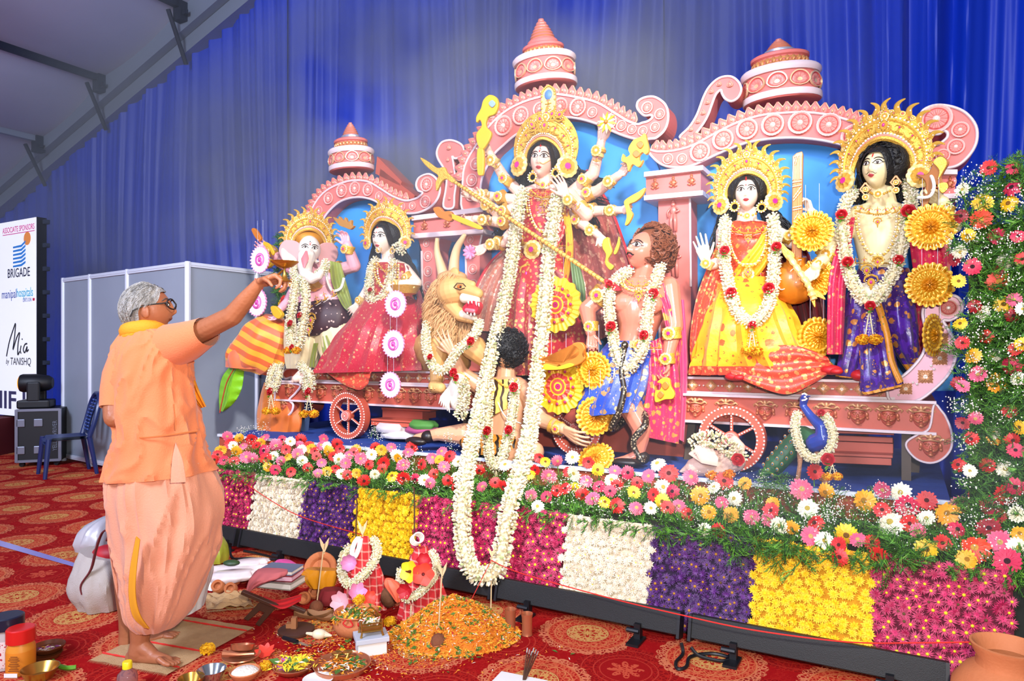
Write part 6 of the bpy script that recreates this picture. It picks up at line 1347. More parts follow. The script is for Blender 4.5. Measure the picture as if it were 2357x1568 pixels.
# lion
FUR=mat('mane_fur','b9824e',.8,vary=('d9ac7a',8)); LSK=mat('lion_hide','cf9650',.6,vary=('e0b072',5)); LMU=mat('lion_muzzle','f0dcc0',.5)
g=thing('lion_statue','roaring tan lion with shaggy mane facing right, left of the long garland','statue',S(1010,890,4.35))
mb=MB(); LI=lambda x,y,d:S(x,y,d)
mb.ell(S(1048,672,4.46),(.15,.15,.125),SROT.to_3x3()@MX.Rotation(-.2,3,'Y'),20,12)
limb(mb,[(1040,655,4.42,22),(1078,668,4.38,17),(1100,676,4.36,13)]); limb(mb,[(1062,648,4.4,10),(1088,655,4.38,8)])
limb(mb,[(1040,700,4.44,22),(1060,726,4.4,15),(1086,736,4.38,10)])
limb(mb,[(1055,690,4.5,26),(1045,740,4.52,28)])
limb(mb,[(1030,760,4.56,50),(1046,830,4.56,40)]); limb(mb,[(1010,800,4.42,28),(1006,850,4.38,17),(1004,886,4.34,14)]); limb(mb,[(1000,890,4.3,15),(1014,893,4.28,13)]); limb(mb,[(1090,800,4.5,30),(1120,830,4.5,20)]); limb(mb,[(1000,800,4.7,48),(985,840,4.9,44)])
for q,(x,y)in enumerate(((1000,668),(1046,630))):mb.ell(S(x,y,4.45+.02*q),(.045,.02,.05),SROT.to_3x3(),12,8)
part('body',mb,LSK,g,remesh=.0045)
mb=MB(); limb(mb,[(1099,672,4.36,7),(1103,678,4.36,5)]); part('nose',mb,mat('lion_nose','5a2c2c',.4),g)
mb=MB(); limb(mb,[(1070,686,4.36,13),(1096,688,4.35,10),(1100,700,4.35,6)]); limb(mb,[(1066,724,4.38,11),(1092,732,4.36,7)]); part('muzzle',mb,LMU,g,remesh=.004)
mb=MB(); P=[S(*p)for p in cr([(1066,706,4.32),(1080,694,4.3),(1096,694,4.3),(1102,704,4.3),(1098,716,4.3),(1092,724,4.3),(1078,722,4.31),(1066,716,4.32)],4,True)]; mb.prism(P,NX*.06); part('mouth',mb,mat('mouth_red','c22b3c',.35),g,smooth=False)
mb=MB(); limb(mb,[(1074,714,4.29,5),(1090,716,4.28,5)]); part('tongue',mb,mat('tongue_pink','e0707c',.35),g)
for i,(x,y,dy)in enumerate(((1096,693,11),(1086,692,7),(1078,694,6),(1102,698,8),(1092,726,-10),(1084,726,-7),(1076,722,-6))):
 mb=MB(); mb.tube([S(x,y,4.285),S(x,y+dy*.6,4.282),S(x+1,y+dy,4.285)],[.007,.005,.0012],6); part('tooth',mb,EYEW,g)
mb=MB(); mb.ell(S(1058,660,4.335),(.024,.012,.014),SROT.to_3x3()); part('eye',mb,mat('lion_eye','d06a2a',.2),g); mb=MB(); mb.ell(S(1060,660,4.322),(.009,.006,.009),SROT.to_3x3()); mb.tube([S(*p)for p in((1044,662,4.335),(1052,652,4.325),(1066,653,4.322),(1072,660,4.33))],.0035,5); mb.tube([S(*p)for p in((1044,662,4.335),(1058,667,4.325),(1070,663,4.325))],.003,5); part('eye_outline',mb,INKM,g)
r_=random.Random(5); mb=MB()
for i in range(3200):
 q=r_.random(); a=r_.uniform(0,2*pi); x=lerp(1036,1044,q)+math.cos(a)*lerp(40,54,q); y=lerp(670,725,q)+math.sin(a)*lerp(42,50,q)
 if x>1054 and 646<y<738:continue
 d=4.44+.1*r_.random()-.06*(x<1050); p=S(x,y,d); dx=(x-1062)/60; dy=(y-690)/60; t=(UX*dx*.7-ZX*(abs(dy)*.6+.5)-NX*r_.uniform(.1,.5)+UX*r_.uniform(-.3,.3)).normalized(); L=r_.uniform(.05,.1)
 mb.tube([p,p+t*L*.5-NX*.012,p+t*L-ZX*.015],[.006,.0045,.001],4)
part('mane',mb,FUR,g,kind='stuff')
mb=MB(); mb.ell(S(1034,700,4.56),(.2,.14,.25),SROT.to_3x3(),22,14); mb.ell(S(1040,640,4.52),(.13,.1,.06),SROT.to_3x3(),18,10); part('mane_base',mb,FUR,g)
for k in range(3):mb=MB(); mb.tube([S(994+k*9,890,4.26),S(993+k*9,897,4.25)],[.016,.012],8); part('toe',mb,LSK,g)
hz=thing('buffalo_horns','pair of pale curved horns rising behind the lion between the slim pillars','horns',S(1035,640,4.75))
for L in([(1022,640,4.75),(1014,610,4.75),(1006,580,4.74),(1006,548,4.72)],[(1044,635,4.75),(1046,600,4.75),(1052,572,4.74),(1064,550,4.72),(1070,540,4.71)]):
 Q=cr(L,6); mb=MB(); mb.tube([S(*p)for p in Q],[.05*(1-.75*i/len(Q))for i in range(len(Q))],12); part('horn',mb,mat('horn_cream','e8cda4',.5,vary=('d9a870',6)),hz)
garland('white garland with roses hung round the lion\'s neck',[(984,740,4.4),(980,780,4.3),(988,825,4.22),(1004,850,4.2),(1026,850,4.2),(1042,826,4.2),(1056,804,4.2),(1080,785,4.22),(1098,760,4.3),(1104,740,4.4)],12,[(1084,786,4.14,10),(1044,858,4.14,10),(1050,870,4.14,8),(990,822,4.16,7)],None,10,'flower garlands on the figures')
ow=thing('owl_statue','white winged owl in cream blossoms below the lion\'s garland','statue',S(1050,955,4.3)); mb=MB(); mb.ell(S(1056,905,4.32),(.09,.07,.14),SROT.to_3x3()); mb.ell(S(1056,875,4.3),(.055,.05,.05),SROT.to_3x3()); part('body',mb,mat('owl_white','f2e6d6',.6),ow)
for x0,s in((1030,-1),(1066,1)):
 mb=MB()
 for k in range(6):mb.tube([S(x0+6,890+k*3,4.27),S(x0-14+k*3,915+k*3,4.25),S(x0-20+k*5,930+k*4,4.26)],[.012,.012,.003],5)
 part('wing',mb,mat('owl_white',''),ow)
mb=MB(); r_=random.Random(2); florets(mb,PX([(1060,870,4.24),(1070,900,4.22),(1066,940,4.22),(1056,960,4.24)]),.05,.012,r_,10); part('blossoms',mb,[PETC,PET,PETG],ow,kind='stuff',smooth=False)
# plaques and discs of the middle
garland('very long thick white garland looping from the central goddess down over the flower wall',[(1206,438,4.86),(1196,470,4.76),(1186,540,4.7),(1172,640,4.6),(1150,740,4.46),(1128,830,4.3),(1106,930,4.1),(1088,1010,3.9),(1074,1085,3.6),(1064,1150,3.38),(1064,1220,3.33),(1074,1285,3.27),(1090,1316,3.22),(1118,1328,3.2),(1144,1312,3.22),(1155,1270,3.26),(1164,1210,3.32),(1180,1140,3.38),(1205,1060,3.62),(1222,980,3.9),(1234,890,4.14),(1246,780,4.36),(1256,680,4.5),(1264,580,4.62),(1276,490,4.72),(1288,440,4.8)],17,(),None,12,'flower garlands on the figures',per=13)
for lab,kd,x,y,r,d,yaw in(('large yellow plaque with red petals, upper one beside the long garland','ornate',1280,702,63,4.6,0),('large yellow plaque with red petals, lower one below the dragon staff','ornate',1286,890,62,4.34,0),('gold filigree disc right of the lower yellow plaque, before the blue kilt','gold',1366,852,44,4.3,0),('narrow turned gold disc below the blue kilt','gold',1369,958,46,4.28,.7)):
 disc(lab,kd,x,y,r,d,yaw,'ornamental discs before the central group')
disc('gold disc lying tilted at the back of the flower bed under the middle wheel','gold',1372,1056,44,4.32,0,'ornamental discs before the central group',0,-.75)
# seated red-robed goddess
g=thing('goddess_statue','seated goddess in a red and gold sari looking left, on the left plinth','statue',S(880,860,4.75))
hd=Head(S(884,550,4.84),.272,-.62,0,-.02,wide=.34)
mb=MB(); hd.skull(mb); limb(mb,[(892,578,4.88,14),(896,625,4.9,18)]); rowloft(mb,[(598,598,878,916,4.9,.06),(612,612,862,938,4.9,.1),(650,650,864,936,4.9,.12),(695,695,860,940,4.88,.12)])
limb(mb,[(932,620,4.9,14),(960,652,4.82,12),(908,654,4.68,8)]); px_hand(mb,908,655,4.67,-20,22,2,40,(0,.5,-1),.35,1,.16)
limb(mb,[(868,625,4.88,12),(842,672,4.8,10),(822,700,4.7,7)]); px_hand(mb,822,702,4.69,-26,20,2,38,(0,.6,-1),.3,-1,.16)
part('body',mb,SKIN_W,g,remesh=.0045); features(hd,g,sindoor=True,look=-.2)
hair_cap(hd,g,line=.6,k=1.1,dome=(.14,.14,.15))
locks(g,[[(868,560,4.95),(862,600,4.96),(858,640,4.96)],[(900,540,4.92),(925,585,4.95),(945,630,4.98),(955,680,5.0)],[(905,550,4.95),(935,600,5.0),(952,640,5.02),(962,690,5.02)]],18,36)
mb=MB(); mb.ell(S(912,590,5.02),(.12,.06,.2),SROT.to_3x3()); part('hair',mb,HAIR,g)
mb=MB(); rowloft(mb,[(606,606,868,930,4.88,.09),(625,625,858,942,4.87,.13),(660,660,860,940,4.86,.14),(700,700,852,952,4.85,.17)],pleat=(10,.02)); part('blouse',mb,REDG,g)
SARIR=brocade('rose_red_sari','bb2338','e8b078',24,.22,.4)
mb=MB(); rowloft(mb,[(690,690,850,962,4.83,.17),(720,720,832,970,4.78,.22),(765,765,800,975,4.72,.27),(810,810,772,978,4.7,.29),(858,852,742,982,4.7,.3)],pleat=(19,.09),seed=3,noise=.1); part('sari_skirt',mb,SARIR,g)
mb=MB(); sheet(mb,[(736,838,4.54),(780,830,4.5),(840,822,4.46),(856,850,4.44)],[(742,850,4.5),(785,882,4.46),(826,898,4.44),(846,886,4.44)],fold=(3,.012)); part('sari_hem',mb,BORD,g)
mb=MB(); sheet(mb,[(935,610,4.84),(960,690,4.76),(930,760,4.6),(905,850,4.5)],[(950,625,4.9),(975,700,4.86),(978,780,4.78),(982,858,4.76)],fold=(4,.02)); part('sari_pallu',mb,SARIR,g)
jewel_set(g,890,608,4.76,34,56,(690,32,4.7),.7); earrings(g,[(872,575),(903,578)],4.76,6); band(g,940,640,4.83,13,-40,16); band(g,914,654,4.7,10,0,16,PALE); band(g,830,692,4.72,9,50,14,PALE)
crown(g,hd.M@MX.Rotation(.2,4,'Y')@MX.Translation((0,.01,.03)),.152,.16,1.0,15,205)
mb=MB(); florets(mb,PX([(906,572,4.8),(918,566,4.79),(930,574,4.8),(920,582,4.8)]),.04,.012,random.Random(3),9); part('hair_flowers',mb,[PET,PETC,PETG],g,kind='stuff',smooth=False)
garland('white garland on the seated red-robed goddess',[(866,596,4.86),(855,622,4.76),(850,660,4.7),(856,692,4.66),(874,690,4.66),(890,668,4.68),(902,630,4.74),(906,600,4.84)],12,[(852,668,4.64,6)],None,13,'flower garlands on the figures')
bk=thing('gold_basket','small oval gold basket on the lap of the red-robed goddess','basket',S(935,676,4.6)); mb=MB(); mb.lathe([(.02,-.05),(.09,-.03),(.12,.02),(.13,.035),(.1,.03),(.04,.0)],20,MX.Translation(S(934,668,4.6))); part('bowl',mb,GOLD,bk); mb=MB()
for k in range(9):mb.ell(S(916+k*4.5,661-3*math.sin(k*.4),4.57),.014,None,7,5)
part('beads',mb,PALE,bk)
# elephant-headed figure
PINKG=mat('idol_skin_rose','e98fa6',.35,coat=.4,vary=('f3c3c6',2.6)); GFACE=mat('elephant_face_cream','eedfd0',.4); CREAM=mat('cream_silk','ecd9ac',.5,sheen=.3,bump=(14,.5)); DOTB=mat('brown_dotted_cloth','3a1420',.5,fn=lambda:mixc((tex('Voronoi',coords()[3],26)<.22),'3a1420','d8b4a8')); GRN=mat('green_brocade','6d7f2a',.35,sheen=.4,vary=('a8b04a',7))
g=thing('elephant_god_statue','pink-bodied elephant-headed figure with gold crown at the far left of the tableau','statue',S(710,855,4.75)); gg=g
c0=S(712,578,4.72); hd=Head(c0+V3((0,0,0)),.29,.05,.0,-.02,wide=.36,jaw=.45,nose=0)
mb=MB(); hd.skull(mb); limb(mb,[(706,590,4.62,20),(702,612,4.56,17),(704,632,4.52,14),(718,642,4.48,12),(734,636,4.48,9),(738,628,4.48,8)]); part('head',mb,GFACE,g,remesh=.0045)
for q in(-1,1):
 mb=MB(); e=hd.c+hd.r*q*.1-hd.up*.03+hd.f*.03; ln=cr([(0,.1),(.12,.12),(.17,.02),(.1,-.11),(0,-.14),(-.02,0)],4,True)
 mb.prism([e+hd.r*q*x+hd.up*y-hd.f*x*.5 for x,y in ln],-hd.f*.02); part('ear',mb,mat('ear_pink','d9a09c',.5),g,bevel=.006)
 mb=MB(); mb.tube([hd.c+hd.r*q*.05-hd.up*.1+hd.f*.09,hd.c+hd.r*q*.065-hd.up*.12+hd.f*.16,hd.c+hd.r*q*.075-hd.up*.115+hd.f*.2],[.02,.016,.005],8); part('tusk',mb,PEARL,g)
features(hd,g,bindi=True,third=True,lip=mat('trunk_rose','d9757a',.5),lx=.05,ly=-.75,eye=.9,ey=.1)
mb=MB(); mb.tube([S(705,578,4.53),S(702,596,4.49),S(700,616,4.47)],[.01,.035,.008],8,flat=.4); part('trunk_paint',mb,mat('trunk_rose',''),g)
mb=MB(); rowloft(mb,[(608,608,690,752,4.84,.09),(622,622,676,776,4.84,.14),(650,650,676,784,4.82,.18),(680,680,680,792,4.8,.21),(705,705,682,792,4.8,.2),(725,725,690,784,4.8,.18)])
limb(mb,[(770,625,4.86,16),(816,612,4.8,15),(800,565,4.72,11)]); px_hand(mb,800,567,4.72,-10,-34,2,44,(.1,.1,1),.55,1,.2,1.2)
limb(mb,[(686,628,4.86,15),(650,606,4.78,14),(622,576,4.68,10)]); px_hand(mb,622,577,4.68,-26,-14,2,44,(.2,.5,1),.6,1,.2,1.2)
limb(mb,[(768,640,4.78,16),(706,662,4.58,14),(672,652,4.5,9)]); px_hand(mb,672,652,4.5,-32,6,2,40,(.1,.6,.5),.4,1,.2,1.2)
limb(mb,[(690,650,4.8,15),(664,696,4.66,13),(645,712,4.54,9)]); px_hand(mb,646,712,4.54,-16,24,2,40,(-.1,.6,.8),.5,-1,.2,1.2)
part('body',mb,PINKG,g,remesh=.005)
mb=MB(); rowloft(mb,[(700,690,676,800,4.8,.2),(730,720,668,806,4.78,.22),(765,755,664,800,4.77,.22),(785,770,672,780,4.77,.2)],pleat=(10,.03)); part('waist_cloth',mb,DOTB,g)
for rows in([(735,735,664,738,4.7,.15),(780,780,662,734,4.68,.15),(825,825,664,726,4.68,.13),(848,848,668,716,4.68,.11)],[(760,745,726,800,4.76,.14),(800,790,736,806,4.76,.14),(835,835,752,812,4.76,.12)]):
 mb=MB(); rowloft(mb,rows,pleat=(11,.09),seed=2); part('dhoti_leg',mb,CREAM,g)
mb=MB(); sheet(mb,[(758,600,4.72),(764,650,4.68),(786,700,4.68),(800,716,4.7)],[(784,606,4.76),(796,650,4.74),(808,690,4.74),(812,716,4.76)],fold=(2,.015)); part('shawl',mb,GRN,g)
mb=MB(); sheet(mb,[(738,775,4.62),(742,810,4.62),(752,842,4.64)],[(752,772,4.62),(768,810,4.62),(776,842,4.64)],fold=(2,.02)); sheet(mb,[(722,790,4.6),(716,820,4.6),(712,845,4.6)],[(732,790,4.62),(726,820,4.62),(724,845,4.62)],fold=(1,.012)); part('shawl_end',mb,GRN,g)
for x,y in((730,690),(712,702),(748,682),(768,674)):put(SWIRL,'belt_plate',g,stage_face(S(x,y,4.56),.4),13*mpp(x,4.6))
for x,y,k in((718,728,22),(712,752,18)):put(FINIAL,'belt_pendant',g,stage_face(S(x,y,4.55),pi),k*mpp(x,4.6))
band(g,802,575,4.73,13,75,18,ros=2); band(g,778,622,4.82,18,10,20,ros=2); band(g,624,578,4.69,12,45,18,ros=2); band(g,722,650,4.6,18,25,18,ros=2); band(g,678,653,4.52,11,0,14)
crown(g,hd.M@MX.Translation((0,.045,.03)),.15,.165,1.05,17,188)
mb=MB(); mb.tube([S(*p)for p in cr([(756,606,4.66),(752,640,4.64),(764,668,4.64),(784,664,4.66),(792,640,4.68)],6)],.012,6); part('thread_loop',mb,mat('white_thread',''),g)
weapon('lotus_emblem','brown-gold lotus in the raised right hand of the elephant-headed figure','flower',[('petals',[(766,500),(778,504),(780,498),(790,508),(794,500),(800,512),(808,506),(808,518),(814,520),(806,528),(794,524),(780,518)],mat('lotus_brown','c08a4a',.4,.2),.03,0)],4.66)
weapon('small_axe','brown and gold shell-handled axe in the raised left hand','axe',[('handle',[(578,530),(586,526),(600,548),(592,554)],OR_,.03,0),('hook',[(606,556),(620,562),(630,580),(626,588),(618,572),(606,564)],YW,.02,0)],4.62)
weapon('gold_fruit_bunch','gold painted fruit in the lower left hand, beside the yellow drape','fruit',[('bunch',[(622,708),(630,704),(640,712),(648,724),(640,734),(628,726)],YW,.04,0)],4.48)
weapon('gold_sweets','gold painted sweet bun held near the lamp','sweet',[('bunch',[(578,590),(586,586),(600,596),(616,594),(626,604),(616,616),(600,618),(588,606)],YW,.04,0)],4.62)
garland('white collar garland round the elephant-headed figure',[(684,612,4.6),(676,628,4.55),(686,640,4.52),(706,644,4.48),(730,634,4.5),(746,618,4.55),(750,604,4.64)],11,(),None,14,'flower garlands on the figures')
garland('long white garland down the front of the elephant-headed figure',[(684,640,4.5),(676,690,4.42),(668,740,4.4),(672,790,4.4),(690,790,4.4),(698,740,4.4),(704,690,4.42),(700,650,4.48)],12,[(668,745,4.36,8),(690,726,4.36,7),(672,800,4.34,7)],(672,780,4.36,24,18),15,'flower garlands on the figures')
garland('white garland hanging over the plinth edge below the yellow drape',[(634,838,4.56),(624,862,4.5),(620,890,4.5),(630,898,4.5),(640,870,4.5),(646,840,4.56)],10,[(622,902,4.46,9)],(624,908,4.46,34,18),16,'flower garlands on the figures')
garland('white garland hanging over the left plinth from the pale mouse',[(690,838,4.56),(700,850,4.5),(712,862,4.48),(716,890,4.5),(706,896,4.5),(706,866,4.5)],11,[(710,902,4.46,9)],(711,908,4.46,40,20),17,'flower garlands on the figures')
ms=thing('mouse_statue','small pale pink mouse under a garland on the left plinth','statue',S(690,882,4.52)); mb=MB(); limb(mb,[(694,866,4.55,15),(682,872,4.5,10),(674,878,4.48,4)]); limb(mb,[(700,872,4.52,8),(694,880,4.5,6)]); mb.ell(S(688,860,4.5),(.02,.01,.025)); part('body',mb,mat('mouse_pink','eec9b4',.5),ms,remesh=.004)
# draped banana plant
STRP=mat('striped_sari','e08a2c',.5,sheen=.3,fn=lambda:mixc(xf('FRACT',(coords()[2]*9+coords()[0]*4))<.5,'f0a82c','d9622c'))
b_=thing('draped_plant','banana plant wrapped in a striped yellow sari, one green leaf hanging, far left','plant',S(620,995,4.7))
mb=MB(); rowloft(mb,[(722,735,612,652,4.66,.08),(745,745,580,660,4.64,.16),(775,780,556,664,4.62,.2),(805,815,540,654,4.6,.2),(825,850,532,640,4.6,.17),(834,864,530,612,4.6,.1)],pleat=(9,.1),seed=6,noise=.12); part('wrap',mb,STRP,b_)
mb=MB(); rowloft(mb,[(790,806,536,576,4.5,.08),(820,830,528,580,4.5,.1),(845,850,526,590,4.5,.08)],pleat=(7,.1)); part('red_end',mb,mat('coral_silk','e5523c',.5,sheen=.3,vary=('f0884a',6)),b_)
mb=MB(); P=[]
for i,(x,y,w)in enumerate(cr([(546,846,16),(536,870,24),(530,900,25),(522,928,18),(512,948,7)],5)):P.append([S(x+w*q,y+abs(q)*-3,4.48+.05*abs(q)+.008*math.sin(i*1.7)*q)for q in(-1,-.66,-.33,0,.33,.66,1)])
mb.grid(P); mb.grid([[p+NX*.004 for p in r]for r in P]); part('leaf',mb,mat('banana_leaf','7fc21e',.4,fn=lambda:mixc((tex('Wave',coords()[3],26,1,Distortion=1.5)>.6)*.5,'86c922','5ea014')),b_)
mb=MB(); mb.tube([S(x,y,4.46)for x,y in cr([(538,850),(522,880),(512,920),(506,950)],4)],.006,5); part('leaf_rib',mb,mat('rib_red','b5402c',.5),b_)
mb=MB(); rowloft(mb,[(880,880,610,690,4.75,.08),(930,930,600,692,4.72,.1),(970,970,597,688,4.7,.11),(1004,1000,598,684,4.7,.11)],pleat=(8,.1),seed=3,noise=.1); part('skirt',mb,mat('orange_drape','e38a1c',.5,sheen=.3,vary=('d4562a',3)),b_)
f3=MB(); r_=random.Random(8)
for i in range(260):x,y=r_.uniform(640,668),r_.uniform(545,740); fern(f3,S(x,y,4.82),UX*r_.uniform(-1,.6)+ZX*r_.uniform(-.6,1)-NX*.3,r_.uniform(.07,.13),r_)
fo=thing('fern_spray','dark fern spray with one yellow gerbera behind the elephant-headed figure','foliage',S(655,740,4.82)); part('fern_foliage',f3,fm,fo,kind='stuff',smooth=False)
for x,y,k in((664,568,'O'),(654,690,'R'),(648,700,'Y')):gerbera(S(x,y,4.74),k,.1,(-NX+ZX*.2).normalized(),fo,None,x)
for lab,x,y,r in(('white lace disc behind the hand with the lamp',599,598,28),('white lace disc below the reaching arm',592,696,29),('white lace disc on the lap of the red-robed goddess, top of three',911,700,28),('white lace disc hanging before the red sari, middle of three',906,792,29),('white lace disc before the plinth bosses, lowest of three',899,886,27)):
 disc(lab,'lace',x,y,r*1.1,4.36 if x>700 else 4.55,0,'white and pink lace discs on threads')
 # swan and peacock in front of the right plinth
sw_=thing('swan_statue','pinkish white swan with raised wing and blossom garland before the near right wheel','statue',S(1640,1090,4.3)); swm=mat('swan_white','d9a592',.5,vary=('e8c8b8',20),bump=(30,.5))
mb=MB(); limb(mb,[(1566,1086,4.3,3),(1600,1076,4.3,22),(1650,1068,4.32,32),(1690,1062,4.34,26)]); limb(mb,[(1690,1055,4.36,18),(1704,1030,4.42,12),(1690,1012,4.46,10)]); part('body',mb,swm,sw_,remesh=.005)
mb=MB()
for k in range(7):mb.tube([S(1652-k*2,1064-k*4,4.2),S(1618-k*3,1058-k*4,4.18),S(1586+k*3,1044-k*2.5,4.2)],[.03,.028,.006],7,flat=.45,up=-NX)
part('wing',mb,mat('feather_white','e3bfae',.5),sw_)
mb=MB(); florets(mb,PX(cr([(1596,1022,4.24),(1630,1010,4.2),(1664,1022,4.2),(1690,1040,4.22),(1704,1054,4.26)],5)),.055,.014,random.Random(4),12); part('blossoms',mb,[PETC,PET,PETG],sw_,kind='stuff',smooth=False); rose(sw_,S(1699,1058,4.14),.035,-NX)
for i in range(2):mb=MB(); pom(mb,S(1638+i*40,1094-i*2,4.1),.035,i); part('marigold',mb,[MARI,MARI],sw_)
pk_=thing('peacock_statue','peacock with blue neck and eyed green tail before the right plinth','statue',S(1860,1112,4.3)); PB=mat('peacock_blue','24268c',.25,coat=.5,vary=('2c50a8',9)); PGn=mat('peacock_green','1f4a34',.5,vary=('2f6a3c',12))
mb=MB(); limb(mb,[(1852,916,4.34,10),(1848,934,4.34,8),(1866,958,4.32,10),(1892,984,4.28,14),(1896,1012,4.28,22),(1876,1020,4.3,22)]); mb.tube([S(1854,914,4.33),S(1866,912,4.3)],[.012,.003],6); part('neck',mb,PB,pk_,remesh=.004)
mb=MB(); limb(mb,[(1880,1020,4.32,24),(1848,1004,4.36,24),(1818,1032,4.36,24),(1784,1070,4.34,23),(1758,1092,4.3,8)]); part('body',mb,PGn,pk_,remesh=.005)
for i in range(21):
 q=i/20; x=lerp(1834,1764,q)+(i%3-1)*17*(1-.2*q); y=lerp(1000,1086,q)+(i%3-1)*8; c=S(x,y,4.235+.01*(i%3)); F=stage_face(c); mb=MB()
 for r,m_,z in((.012,1,0),(.008,2,.004),(.004,0,.007)):mb.use(m_); mb.ell(F@V3((0,0,z)),(r*.7,r,.004),F.to_3x3(),8,5)
 part('tail_eye',mb,[PB,mat('eye_orange','c9702c',.4),mat('eye_teal','1c8a80',.4)],pk_)
mb=MB(); mb.ell(S(1853,914,4.29),.006); mb.tube([S(1846,908,4.3),S(1852,906,4.295),S(1858,910,4.29)],.005,5); mb.tube([S(1846,922,4.3),S(1853,921,4.29),S(1858,917,4.29)],.005,5); part('face_patch',mb,PEARL,pk_)
for x0,x1 in((1842,1836),(1882,1892)):
 mb=MB(); mb.tube([S(x0,1030,4.3),S(x0-1,1070,4.3),S(x1,1106,4.3)],[.02,.012,.014],8)
 for k in(-1,0,1):mb.tube([S(x1,1106,4.3),S(x1+12+k*5,1112,4.26+.03*k)],[.01,.004],6)
 part('leg',mb,mat('bird_leg','b07a5a',.6,bump=(80,.6)),pk_)
garland('cream garland with a rose round the peacock',[(1836,950,4.3),(1830,980,4.22),(1838,1020,4.18),(1856,1048,4.16),(1880,1056,4.16),(1904,1042,4.18),(1918,1012,4.2),(1912,980,4.24),(1898,956,4.3)],12,[(1906,1058,4.12,14),(1890,950,4.26,8)],(1916,1068,4.12,26,20),19,'flower garlands on the figures')
for i,(lab,x0,x1,y0,y1,c)in enumerate((('folded red-checked white cloth under the left steps',880,960,990,1006,'e8dcd4'),('crumpled plastic wrapped cloth under the left steps',868,930,972,992,'cbbfc0'),('green wrapped parcel beside the left steps',945,1005,966,984,'4f8a3a'),('pink and magenta folded cloth beside the left steps',935,1010,980,994,'b04a78'))):
 mb=MB(); rowloft(mb,[(y0,y0+4,x0+6,x1-6,4.62,.05),((y0+y1)/2,(y0+y1)/2+4,x0,x1,4.62,.09),(y1,y1+4,x0+3,x1-3,4.62,.08)],pleat=(7,.06),noise=.1); single('cloth_bundle',lab,'cloth',mb,mat('bundle_'+c,c,.7),cent(mb),'cloth bundles under the left steps')
 # the man offering the lamp
SKB=mat('skin_brown','9a5a3a',.45,bump=(60,.15),vary=('ad6b48',9)); KUR=mat('kurta_orange','e07a48',.85,vary=('e68654',3),bump=(160,.2),sheen=.2); DHO=mat('dhoti_peach','d98e6c',.85,vary=('e09c7c',3),bump=(160,.2),sheen=.2); SCF=mat('scarf_saffron','f0981c',.8,bump=(120,.2)); YBD=mat('dhoti_border','e29a18',.8)
man=thing('person','grey-haired man with glasses in an orange tunic and peach dhoti, raising a burning lamp','person',S(330,1525,103.1))
Y=lambda y:100+y
hd=Head(S(341,712,Y(3.1)),.215,1.46,.16,-.02,wide=.37,jaw=.25,nose=1.15)
mb=MB(); hd.skull(mb); hd.ears(mb,1.25)
limb(mb,[(337,740,Y(3.1),29),(337,790,Y(3.1),32)]); limb(mb,[(306,822,Y(3.1),28),(400,812,Y(3.08),30)]); limb(mb,[(345,850,Y(3.1),58),(352,960,Y(3.1),60),(365,1060,Y(3.1),64)])
limb(mb,[(410,790,Y(3.05),28),(490,750,Y(2.95),24),(534,728,Y(2.9),23),(566,690,Y(2.87),20),(596,652,Y(2.84),13)])
hand(mb,S(596,652,Y(2.84)),UX*.25+ZX*.12+V3((.75,.05,.1)),V3((.1,-.25,-1)),.165,.95,1,.1,1.05)
limb(mb,[(298,830,Y(3.08),26),(262,930,Y(3.0),24),(262,962,Y(2.98),22),(300,985,Y(3.2),17)])
limb(mb,[(330,1300,Y(3.1),42),(326,1420,Y(3.1),27),(322,1478,Y(3.1),20),(318,1502,Y(3.1),22)]); limb(mb,[(306,1512,Y(3.12),17),(330,1508,Y(3.1),18),(362,1514,Y(3.07),14),(388,1520,Y(3.05),10)])
limb(mb,[(322,1485,Y(3.1),20),(352,1508,Y(3.08),14)])
for i,(x,y,yy)in enumerate(((412,1519,3.12),(411,1524,3.07),(405,1527,3.04),(398,1528,3.015),(388,1529,2.99))):limb(mb,[(378-i*3,1518,Y(3.06-i*.015),7),(x-9,y-1,Y(yy),6.5),(x,y+1.5,Y(yy),5.5)],8)
limb(mb,[(300,1300,Y(3.3),38),(298,1420,Y(3.3),23),(294,1462,Y(3.3),18),(292,1478,Y(3.3),18)]); limb(mb,[(294,1478,Y(3.3),14),(330,1472,Y(3.32),15),(368,1464,Y(3.36),12),(400,1460,Y(3.4),8)])
for i in range(4):limb(mb,[(392-i*4,1459+i*2,Y(3.4-i*.02),5.5),(412-i*5,1458+i*3,Y(3.41-i*.025),4.5)],8)
part('body',mb,SKB,man,remesh=.004,sm=5)
features(hd,man,bindi=False,brow='5a4a44',lip=mat('lip_brown','7a4436',.5),eye=.75)
GHR=mat('grey_hair','9b9490',.6,fn=lambda:mixc(tex('Noise',vec(coords()[0]*1.0,coords()[1]*1.0,coords()[2]*.35),46,0,Detail=4),'2c2a2a','c4bfba'),bump=(120,.8))
hair_cap(hd,man,GHR,line=.58,k=1.07,low=-.62,ear=True)
r_=random.Random(6); mb=MB()
for i in range(900):
 b=r_.uniform(.32*pi,1.68*pi)+pi/2; a=math.asin(r_.uniform(-.5,1)); cy=math.cos(a); v=hd.r*math.cos(b)*cy*hd.rx*1.1+hd.up*math.sin(a)*hd.ry*1.09+hd.f*hd.rz*math.sin(b)*cy*1.22
 if hd.f.dot(v)>.03 and math.sin(a)<.6:continue
 if math.sin(a)<.12 and abs(hd.r.dot(v))>.055 and hd.f.dot(v)>-.045:continue
 p=hd.c+v; t=(-hd.f*.5-hd.up*.7+hd.r*r_.uniform(-.4,.4)).normalized(); n_=v.normalized(); t=(t-n_*t.dot(n_)).normalized(); mb.tube([p-t*.012,p+n_*.006,p+t*.024+n_*.003],[.0022,.0022,.0006],3)
part('hair_strands',mb,GHR,man,kind='stuff')
gl=MB()
